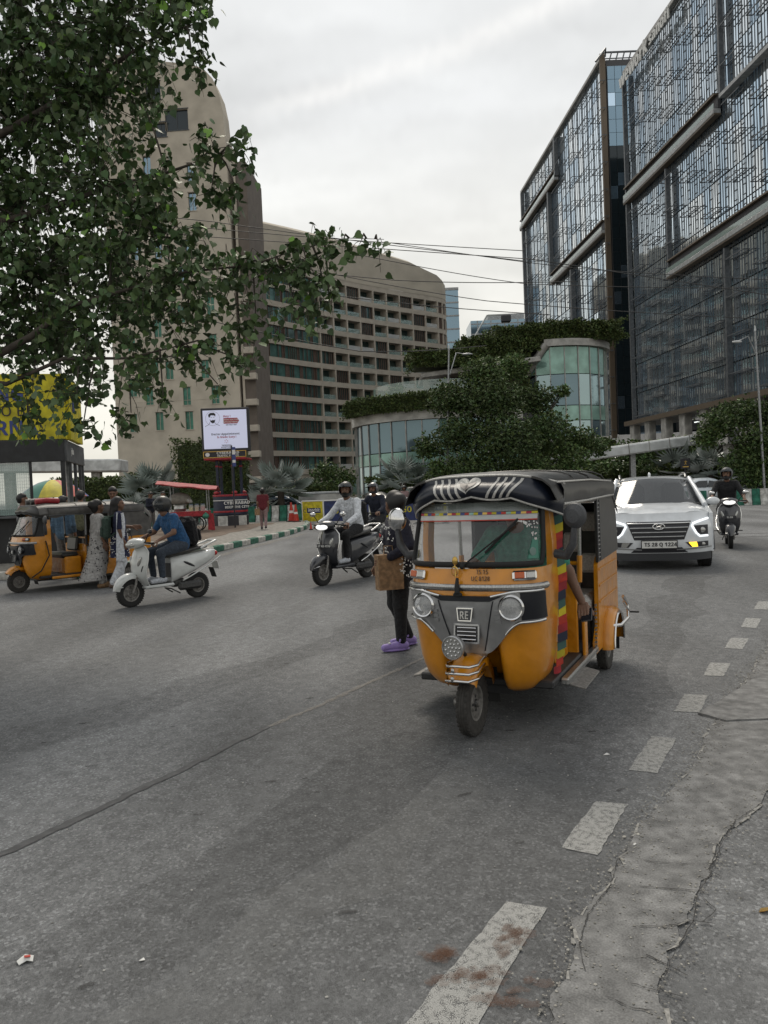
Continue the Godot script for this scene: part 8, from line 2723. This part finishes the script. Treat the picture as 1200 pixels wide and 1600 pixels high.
func screen_booth() -> void:
	var p := V(-7.292, -0.017, -36.600) * V(1, 0, 1) + V(0, 0.15, 0)
	var o := thing("traffic_booth", "navy and red round traffic police booth under the lit screen", "booth", p)
	o.scale.y = 0.89
	var n := 10
	for k in n:   # striped plinth
		var a := TAU * k / n
		var g := Geo.new()
		var rows: Array = []
		for y in [0.0, 0.52]:
			var q := PackedVector3Array()
			for i in 4:
				var b := a + TAU / n * i / 3.0
				q.append(V(sin(b) * 0.83, y, cos(b) * 0.83))
			rows.append(q)
		part("plinth_stripe", g.sheet(rows), M.barrier_white if k % 2 else M.ink, o)
	part("plinth_top", Geo.new().lathe([Vector2(0.83, 0.52), Vector2(0, 0.53)], 24), M.concrete, o)
	part("tub", Geo.new().lathe([Vector2(0.76, 0.53), Vector2(0.80, 0.60), Vector2(0.80, 1.62), Vector2(0.76, 1.66), Vector2(0.70, 1.62), Vector2(0.70, 0.6)], 28), M.navy, o)
	for y in [0.75, 1.60]:
		part("red_band", Geo.new().lathe([Vector2(0.805, y - 0.05), Vector2(0.815, y), Vector2(0.805, y + 0.05)], 28), M.red, o)
	part("white_band", Geo.new().lathe([Vector2(0.803, 1.32), Vector2(0.808, 1.34), Vector2(0.803, 1.36)], 28), M.white_print, o)
	for t in [["CYBERABAD", 1.20, 0.17], ["KEEP THE CITY", 0.98, 0.13]]:
		letters(o, "lettering", t[0], t[2], M.white_print, at(V(0.44, t[1], 0.69), 0.55), 0.006)
	for a in [-2.3, -0.85, 0.5, 2.2]:
		part("post", Geo.new().box(V(sin(a) * 0.62, 2.55, cos(a) * 0.62), V(0.12, 1.85, 0.12), Basis(), 0.01), M.navy, o)
		part("flower", Geo.new().ball(V(sin(a) * 0.72, 1.74, cos(a) * 0.72), V(0.14, 0.10, 0.14), Basis(), 8, 5), M.red, o)
		part("red_collar", Geo.new().box(V(sin(a) * 0.62, 3.15, cos(a) * 0.62), V(0.14, 0.08, 0.14)), M.red, o)
	part("roof", Geo.new().box(V(0, 3.52, 0), V(1.95, 0.10, 1.7), Basis(), 0.02), M.red, o)
	var sg := part("name_board", Geo.new().box(V(0, 3.76, 0.74), V(2.0, 0.32, 0.10), Basis(), 0.015), M.ink, o)
	part("board_edge", Geo.new().box(V(0, 3.915, 0.80), V(2.0, 0.03, 0.02)).box(V(0, 3.605, 0.80), V(2.0, 0.03, 0.02)).box(V(-0.985, 3.76, 0.80), V(0.03, 0.30, 0.02)).box(V(0.985, 3.76, 0.80), V(0.03, 0.30, 0.02)), M.gold, sg)
	letters(sg, "lettering", "CYBERABAD", 0.14, M.white_print, at(V(0.15, 3.83, 0.80)), 0.006)
	letters(sg, "lettering", "TRAFFIC POLICE", 0.10, M.white_print, at(V(0.15, 3.68, 0.80)), 0.006)
	part("crest", Geo.new().lathe([Vector2(0, 0.012), Vector2(0.10, 0.010), Vector2(0.105, 0)], 18, Transform3D(Basis(V(1, 0, 0), PI / 2), V(-0.80, 3.76, 0.795))), M.white_print, sg)
	# the screen
	var b := thing("led_screen", "lit advertising screen above the traffic booth", "billboard", p + V(0, 3.50, 0), 0.06)
	part("cabinet", Geo.new().box(V(0, 1.0, 0.35), V(2.22, 2.06, 0.42), Basis(), 0.03), M.ink, b)
	part("rear_cabinet", Geo.new().box(V(0.04, 0.95, -0.1), V(2.0, 1.8, 0.5)), M.kiosk_dark, b)
	var sc := part("screen", Geo.new().box(V(0, 1.02, 0.565), V(2.02, 1.80, 0.012)), M.screen_white, b)
	part("stand", Geo.new().box(V(-0.6, -0.10, 0.2), V(0.1, 0.22, 0.1)).box(V(0.6, -0.10, 0.2), V(0.1, 0.22, 0.1)), M.steel, b)
	var z := 0.574
	letters(sc, "lettering", "Doctor Appointment", 0.10, M.ink, at(V(0.0, 0.80, z)), 0.003)
	letters(sc, "lettering", "Is Made Easy !", 0.10, M.maroon_print, at(V(0.05, 0.66, z)), 0.003)
	letters(sc, "lettering", "YASHODA", 0.075, M.ink, at(V(0.03, 0.27, z)), 0.003)
	letters(sc, "lettering", "HOSPITALS", 0.075, M.ink, at(V(0.03, 0.18, z)), 0.003)
	part("arrow_tag", Geo.new().prism(PackedVector2Array([Vector2(-0.06, 1.28), Vector2(0.58, 1.28), Vector2(0.66, 1.41), Vector2(0.58, 1.54), Vector2(-0.06, 1.54)]), z - 0.004, z + 0.002), M.maroon_print, sc)
	letters(sc, "lettering", "BOOK DOCTOR", 0.075, M.white_print, at(V(0.27, 1.46, z + 0.004)), 0.003)
	letters(sc, "lettering", "APPOINTMENT", 0.075, M.white_print, at(V(0.27, 1.35, z + 0.004)), 0.003)
	letters(sc, "lettering", "Hey !", 0.11, M.maroon_print, at(V(0.10, 1.62, z)), 0.003)
	letters(sc, "lettering", "040 4567 4567", 0.06, M.ink, at(V(0.30, 1.22, z)), 0.003)
	for k in 6:
		var a := TAU * k / 6.0
		part("emblem_ray", Geo.new().box(V(0.03 + sin(a) * 0.07, 0.46 + cos(a) * 0.07, z), V(0.02, 0.045, 0.004), Basis(V(0, 0, 1), -a)), M.maroon_print, sc)
	var fp := PackedVector2Array()   # a plain bearded head drawn in line
	part("drawn_hair", Geo.new().prism(PackedVector2Array([Vector2(-0.74, 1.60), Vector2(-0.76, 1.72), Vector2(-0.66, 1.80), Vector2(-0.50, 1.81), Vector2(-0.42, 1.74), Vector2(-0.43, 1.62), Vector2(-0.48, 1.68), Vector2(-0.64, 1.69), Vector2(-0.70, 1.58)]), z - 0.002, z + 0.002), M.ink, sc)
	part("drawn_beard", Geo.new().prism(PackedVector2Array([Vector2(-0.70, 1.52), Vector2(-0.66, 1.38), Vector2(-0.57, 1.31), Vector2(-0.47, 1.35), Vector2(-0.43, 1.50), Vector2(-0.48, 1.46), Vector2(-0.56, 1.47), Vector2(-0.64, 1.44)]), z - 0.002, z + 0.002), M.ink, sc)
	part("drawn_line", Geo.new().tube([V(-0.70, 1.36, z), V(-0.74, 1.26, z), V(-0.92, 1.18, z)], 0.008, 4).tube([V(-0.46, 1.34, z), V(-0.40, 1.27, z), V(-0.24, 1.20, z)], 0.008, 4).box(V(-0.62, 1.60, z), V(0.06, 0.018, 0.004)).box(V(-0.50, 1.60, z), V(0.06, 0.018, 0.004)), M.ink, sc)
	var ring_pts: Array = []
	for k in 25:
		ring_pts.append(V(-0.56 + 0.33 * cos(TAU * k / 24.0), 1.54 + 0.33 * sin(TAU * k / 24.0), z))
	part("drawn_circle", Geo.new().tube(ring_pts, 0.005, 4, false), M.rim_grey, sc)
	var q := thing("signpost", "thin dark post with a small printed sign in front of the booth", "sign", V(-6.535, -0.059, -33.600) * V(1, 0, 1) + V(0, 0.15, 0))
	part("post", Geo.new().tube([Vector3.ZERO, V(0, 3.6, 0)], 0.035, 8), M.ink, q)
	part("plate", Geo.new().box(V(0.09, 3.1, 0.02), V(0.16, 0.85, 0.015), Basis(), 0.004), M.sign_blue, q)
	part("print", Geo.new().box(V(0.09, 3.3, 0.03), V(0.13, 0.2, 0.004)).box(V(0.09, 2.9, 0.03), V(0.13, 0.12, 0.004)), M.white_print, q)


func food_cart() -> void:
	var o := thing("food_cart", "red wheeled food cart with a sloping red canopy", "cart", V(-7.994, -0.054, -31.800) * V(1, 0, 1) + V(0, 0.156, 0), 0.12)
	part("tray", Geo.new().box(V(0, 0.72, 0), V(1.55, 0.22, 0.9), Basis(), 0.02), M.red, o)
	part("lower_shelf", Geo.new().box(V(-0.2, 0.40, 0), V(0.9, 0.3, 0.7), Basis(), 0.02), M.ink, o)
	for x in [-0.72, 0.72]:
		for z in [-0.42, 0.42]:
			part("pole", Geo.new().tube([V(x, 0.30, z), V(x, 1.86 - x * 0.09, z)], 0.022, 7), M.steel, o)
	var rows: Array = []
	for i in 9:
		var x := lerpf(-1.25, 1.15, i / 8.0)
		rows.append(ring([V(x, 1.80 - x * 0.13 + 0.02 * sin(i * 2.0), -0.75), V(x, 1.98 - x * 0.13, -0.2), V(x, 1.97 - x * 0.13, 0.25), V(x, 1.84 - x * 0.13 + 0.02 * sin(i * 1.7), 0.75)]))
	part("canopy", Geo.new().sheet(rows, V(0, -0.03, 0)), M.cart_canopy, o)
	for s in [-0.46, 0.46]:
		var ring_pts: Array = []
		for k in 21:
			ring_pts.append(V(0.25 + 0.30 * cos(TAU * k / 20.0), 0.30 + 0.30 * sin(TAU * k / 20.0), s))
		var w := part("wheel", Geo.new().tube(ring_pts, 0.028, 6, false), M.rubber, o)
		var sp := Geo.new()
		for k in 8:
			sp.tube([V(0.25, 0.30, s), V(0.25 + 0.28 * cos(TAU * k / 8.0), 0.30 + 0.28 * sin(TAU * k / 8.0), s)], 0.008, 4, false)
		part("spoke", sp, M.steel, w)
	var hc := thing("red_cloth", "red cloth hanging from the booth end of the food cart", "cloth", o.position, 0.12)
	part("drape", Geo.new().prism(PackedVector2Array([Vector2(-0.1, 0.05), Vector2(0.18, 0.02), Vector2(0.14, 0.72), Vector2(-0.06, 0.72)]), -0.03, 0.03, at(V(0.82, 0, 0.46))), M.red, hc)
	var gb := thing("green_bag", "small green bag tied to the food cart above the red cloth", "bag", o.position, 0.12)
	part("sack", Geo.new().ball(V(0.66, 0.62, 0.56), V(0.14, 0.12, 0.10), Basis(), 9, 6), M.green_panel, gb)
	part("knot", Geo.new().ball(V(0.66, 0.74, 0.56), V(0.04, 0.04, 0.04), Basis(), 7, 5), M.green_panel, gb)
	var sack := thing("snack_sack", "clear sack of puffed snacks on top of the food cart", "sack", o.position + V(-0.42, 0.85, 0.05))
	var pot := thing("cooking_pot", "metal pot under the snack sack on the food cart", "pot", sack.position)
	part("bowl", Geo.new().lathe([Vector2(0.0, 0.0), Vector2(0.22, 0.0), Vector2(0.26, 0.10), Vector2(0.24, 0.22)], 16), M.bright_metal, pot)
	part("rim", Geo.new().lathe([Vector2(0.24, 0.22), Vector2(0.30, 0.24), Vector2(0.30, 0.26), Vector2(0.24, 0.24)], 16), M.bright_metal, pot)
	part("sack", Geo.new().ball(V(0.0, 0.50, 0), V(0.46, 0.27, 0.32), Basis(), 16, 10), M.pavement, sack)
	part("sack_neck", Geo.new().ball(V(0.40, 0.42, 0.1), V(0.16, 0.10, 0.12), Basis(V(0, 0, 1), -0.4), 10, 6), M.clear_plastic, sack)
	var jars := [[0.06, M.board_yellow, "jar of yellow snacks nearest the sack on the cart"], [0.30, M.gold, "jar of golden snacks in the middle of the cart"], [0.54, M.cone_red, "jar of reddish snacks at the cart's canopy end"]]
	for j in jars:
		var t := thing("snack_jar", j[2], "jar", o.position + V(j[0], 0.83, 0.15), 0.0, "jars on the food cart")
		part("content", Geo.new().lathe([Vector2(0, 0.005), Vector2(0.085, 0.005), Vector2(0.09, 0.17), Vector2(0, 0.19)], 14), j[1], t)
		part("jar_glass", Geo.new().lathe([Vector2(0.098, 0), Vector2(0.102, 0.22), Vector2(0.08, 0.26)], 14), M.clear_plastic, t)
		part("lid", Geo.new().lathe([Vector2(0.085, 0.26), Vector2(0.085, 0.30), Vector2(0, 0.305)], 14), M.car_blue, t)


func lamp_post(label: String, p: Vector3, h: float, lean: Vector3, arm: Vector3, top: Material) -> void:
	var o := thing("lamp_post", label, "street lamp", p)
	part("mast", Geo.new().tube([Vector3.ZERO, lean * 0.5 + V(0, h / 2, 0), lean + V(0, h, 0)], [0.075, 0.06, 0.04], 10), M.steel, o)
	if arm != Vector3.ZERO:
		var a := lean + V(0, h - 0.35, 0)
		part("arm", Geo.new().tube([a - V(0, 0.9, 0), a + arm * 0.4 + V(0, 0.15, 0), a + arm], 0.035, 7), M.steel, o)
		part("lamp_head", Geo.new().ball(a + arm, V(0.28, 0.07, 0.12), Basis(V(0, 1, 0), atan2(-arm.z, arm.x))), top, o)
	part("cap", Geo.new().lathe([Vector2(0.06, h), Vector2(0.03, h + 0.25), Vector2(0, h + 0.3)], 10, Transform3D(Basis(), lean)), M.canopy_white, o)


func street_things() -> void:
	kiosk()
	umbrella()
	screen_booth()
	food_cart()
	barrier("striped barrier running behind the food cart up to the booth", V(-13.4, 0, -39.2), V(-8.6, 0, -39.4), 0.37, 0.15)
	barrier("striped barrier behind the woman in the maroon top, ending at the boards", V(-7.0, 0, -39.6), V(-4.1, 0, -39.2), 0.37, 0.15, 1)
	barrier("striped barrier in front of the silver car by the SUV", V(14.819, -0.076, -39.500) * V(1, 0, 1), V(16.821, -0.142, -38.800) * V(1, 0, 1), 0.36, 0.0)
	barrier("striped barrier at the right edge behind the rider in black", V(16.950, -0.147, -38.800) * V(1, 0, 1), V(21.261, -0.294, -37.500) * V(1, 0, 1), 0.36, 0.0, 1)
	var x := 0
	var bl := V(-4.035, 0.000, -37.893)
	var br := V(2.729, 0.000, -32.981)
	var names := ["inorbit", "GO", "", "inorbit", "GO", "inorbit"]
	var labels := ["yellow board at the kerb end of the row of barrier boards", "blue board lettered GO behind the man in the white shirt", "plain blue board between the two riders", "yellow board directly right of the motorcycle rider", "blue board behind the woman in the printed top", "yellow board hidden behind the rickshaw visor"]
	var yaw := atan2(-(br - bl).z, (br - bl).x)
	for k in 6:
		var w := bl.distance_to(br) / 6.0
		board(labels[k], bl.lerp(br, (k + 0.5) / 6.0), yaw, w, M.board_yellow if names[k] == "inorbit" else M.board_blue, names[k])
	cone("large faded cone in front of the striped barrier by the boards", V(-4.559, 0.058, -37.800) * V(1, 0, 1) + V(0, 0.15, 0), 0.95)
	cone("thin bright orange cone next to the large faded one", V(-4.293, 0.065, -37.400) * V(1, 0, 1) + V(0, 0.15, 0), 0.85)
	cone("small red cone under the yellow board, nearer the kerb", V(-3.061, 0.000, -31.881), 0.32)
	cone("small red cone under the yellow board, nearer the scooter", V(-2.747, 0.000, -31.638), 0.32)
	cone("small red cone below the board right of the motorcycle", V(0.280, 0.000, -30.709), 0.32)
	var wl := thing("garden_wall", "low pale curved wall behind the boards beside the flowering tree", "wall", V(-3.333, 0.399, -43.500) * V(1, 0, 1))
	part("coping", Geo.new().box(V(0, 1.5, 0), V(3.0, 0.12, 0.5), Basis(), 0.02), M.canopy_white, wl)
	part("face", Geo.new().box(V(0, 0.72, 0), V(2.9, 1.44, 0.4), Basis(), 0.02), M.white_column, wl)
	var dk := thing("hotel_sign", "small black sign with a gold figure among the fan palms", "sign", V(17.739, -0.533, -45.000) * V(1, 0, 1))
	part("panel", Geo.new().box(V(0, 2.3, 0), V(0.55, 0.62, 0.08), Basis(), 0.01), M.ink, dk)
	part("post", Geo.new().box(V(0, 1.0, -0.05), V(0.1, 2.0, 0.06)), M.ink, dk)
	part("figure", Geo.new().tube([V(-0.08, 2.44, 0.045), V(0, 2.36, 0.045), V(0.08, 2.44, 0.045)], 0.018, 5).tube([V(0, 2.48, 0.045), V(0, 2.32, 0.045), V(-0.06, 2.24, 0.045)], 0.018, 5).tube([V(0, 2.32, 0.045), V(0.06, 2.24, 0.045)], 0.018, 5).box(V(0, 2.12, 0.045), V(0.34, 0.05, 0.01)), M.gold, dk)
	lamp_post("slender grey lamp post in front of the broad tree", V(3.259, 0.063, -40.000) * V(1, 0, 1), 8.6, V(0.45, 0, 0), V(0.95, 0.1, 0), M.steel)
	lamp_post("grey lamp post at the right edge over the spreading tree", V(20.865, -0.572, -42.000) * V(1, 0, 1), 9.3, V(-0.3, 0, 0), V(-1.0, -0.2, 0), M.canopy_white)
	lamp_post("grey pole behind the overhanging leaves above the kiosk", V(-8.503, -0.095, -21.000) * V(1, 0, 1) + V(0, 0.15, 0), 8.2, V(-0.25, 0, 0), Vector3.ZERO, M.steel)
	var cam_ := thing("camera_pole", "slanting white pole carrying a black traffic camera above the planted roof", "camera", V(10.2, 13.8, -62.0))
	part("arm", Geo.new().tube([V(-3.0, -1.4, 0), V(-1.3, 1.3, 0), V(-0.1, 1.3, 0)], 0.06, 7), M.canopy_white, cam_)
	part("housing", Geo.new().box(V(0.2, 0.95, 0.1), V(0.75, 0.6, 0.5), Basis(), 0.08), M.ink, cam_)
	# overhead wires
	var list := [[V(-15.798, 12.962, -30.000), V(-6.195, 12.197, -30.000), V(5.866, 10.544, -30.000), 0.3], [V(-15.755, 13.693, -30.000), V(-6.187, 12.367, -30.000), V(5.852, 10.151, -30.000), 0.2], [V(-9.256, 11.292, -28.000), V(5.695, 9.640, -28.000), V(16.710, 8.174, -30.000), 0.0], [V(-8.831, 10.588, -28.000), V(0.826, 9.385, -28.000), V(7.805, 9.284, -30.000), 0.3], [V(-0.610, 11.268, -32.000), V(6.219, 10.093, -32.000), V(17.044, 9.170, -32.000), 0.3], [V(-8.405, 9.884, -28.000), V(0.328, 8.556, -28.000), V(6.769, 8.046, -30.000), 0.2], [V(-2.574, 10.208, -30.000), V(4.320, 8.986, -30.000), V(15.698, 7.476, -30.000), 0.3], [V(-8.289, 8.247, -26.000), V(-0.616, 6.644, -26.000), V(4.244, 6.966, -30.000), 0.4], [V(0.497, 12.381, -34.000), V(8.873, 11.087, -34.000), V(18.959, 9.887, -34.000), 0.2]]
	var names2 := ["uppermost wire reaching the tower above the tree", "second wire from the top left of the tower", "long wire crossing both glass towers", "wire across the hotel's roof band", "wire crossing the lower tower glass", "wire sagging across the hotel's top floors", "wire between the hotel and the tower base", "low wire across the hotel balconies", "topmost wire over the planted roof"]
	for i in list.size():
		var w: Array = list[i]
		var pts: Array = []
		for k in 25:
			var t := k / 24.0
			var p: Vector3 = w[0].lerp(w[1], t * 2) if t < 0.5 else w[1].lerp(w[2], t * 2 - 1)
			pts.append(p - V(0, sin(t * PI) * w[3], 0))
		var o := thing("overhead_wire", "black " + names2[i], "wire", pts[0], 0.0, "overhead wires strung over the junction")
		part("cable", Geo.new().tube(pts.map(func(p): return p - pts[0]), 0.016, 5, false), M.wire, o)


func small_things() -> void:
	var a := thing("crumpled_packet", "crumpled white and red packet lying on the road at the lower left", "litter", V(-1.319, -0.000, -2.639) + V(0, 0.004, 0), 0.5)
	part("foil", Geo.new().sheet([ring([V(-0.025, 0.0, -0.015), V(0.0, 0.012, -0.018), V(0.028, 0.002, -0.012)]), ring([V(-0.028, 0.006, 0.0), V(0.004, 0.016, 0.002), V(0.026, 0.008, 0.003)]), ring([V(-0.022, 0.0, 0.018), V(0.003, 0.008, 0.017), V(0.022, 0.0, 0.020)])], V(0, -0.002, 0)), M.white_print, a)
	part("print", Geo.new().box(V(0.006, 0.0155, 0.006), V(0.02, 0.002, 0.012), Basis(V(0, 0, 1), -0.2)), M.cone_red, a)
	for q in [[V(-0.902, 0.000, -2.611), "small white paper scrap on the road near the packet", 0.009], [V(1.231, 0.000, -4.407), "small pale scrap on the road ahead of the rickshaw", 0.018], [V(1.031, 0.000, -3.299), "white pebble-sized scrap at the edge of the concrete strip", 0.010]]:
		var p := thing("paper_scrap", q[1], "litter", q[0] + V(0, 0.004, 0), 0.8, "paper scraps on the road")
		part("scrap", Geo.new().sheet([ring([V(-q[2], 0, -q[2] * 0.7), V(q[2], 0.004, -q[2] * 0.5)]), ring([V(-q[2] * 0.8, 0.004, q[2] * 0.6), V(q[2] * 0.9, 0, q[2] * 0.7)])], V(0, -0.001, 0)), M.white_print, p)
	var l := thing("dry_leaf", "dry orange-brown leaf on the road at the right edge", "leaf", V(1.327, -0.000, -2.754) + V(0, 0.004, 0), 0.4)
	part("blade", Geo.new().sheet([ring([V(-0.03, 0.0, 0), V(-0.03, 0.002, 0)]), ring([V(0, 0.0, -0.018), V(0, 0.010, 0.018)]), ring([V(0.03, 0.004, 0), V(0.03, 0.006, 0)])], V(0, -0.001, 0)), M.gold, l)
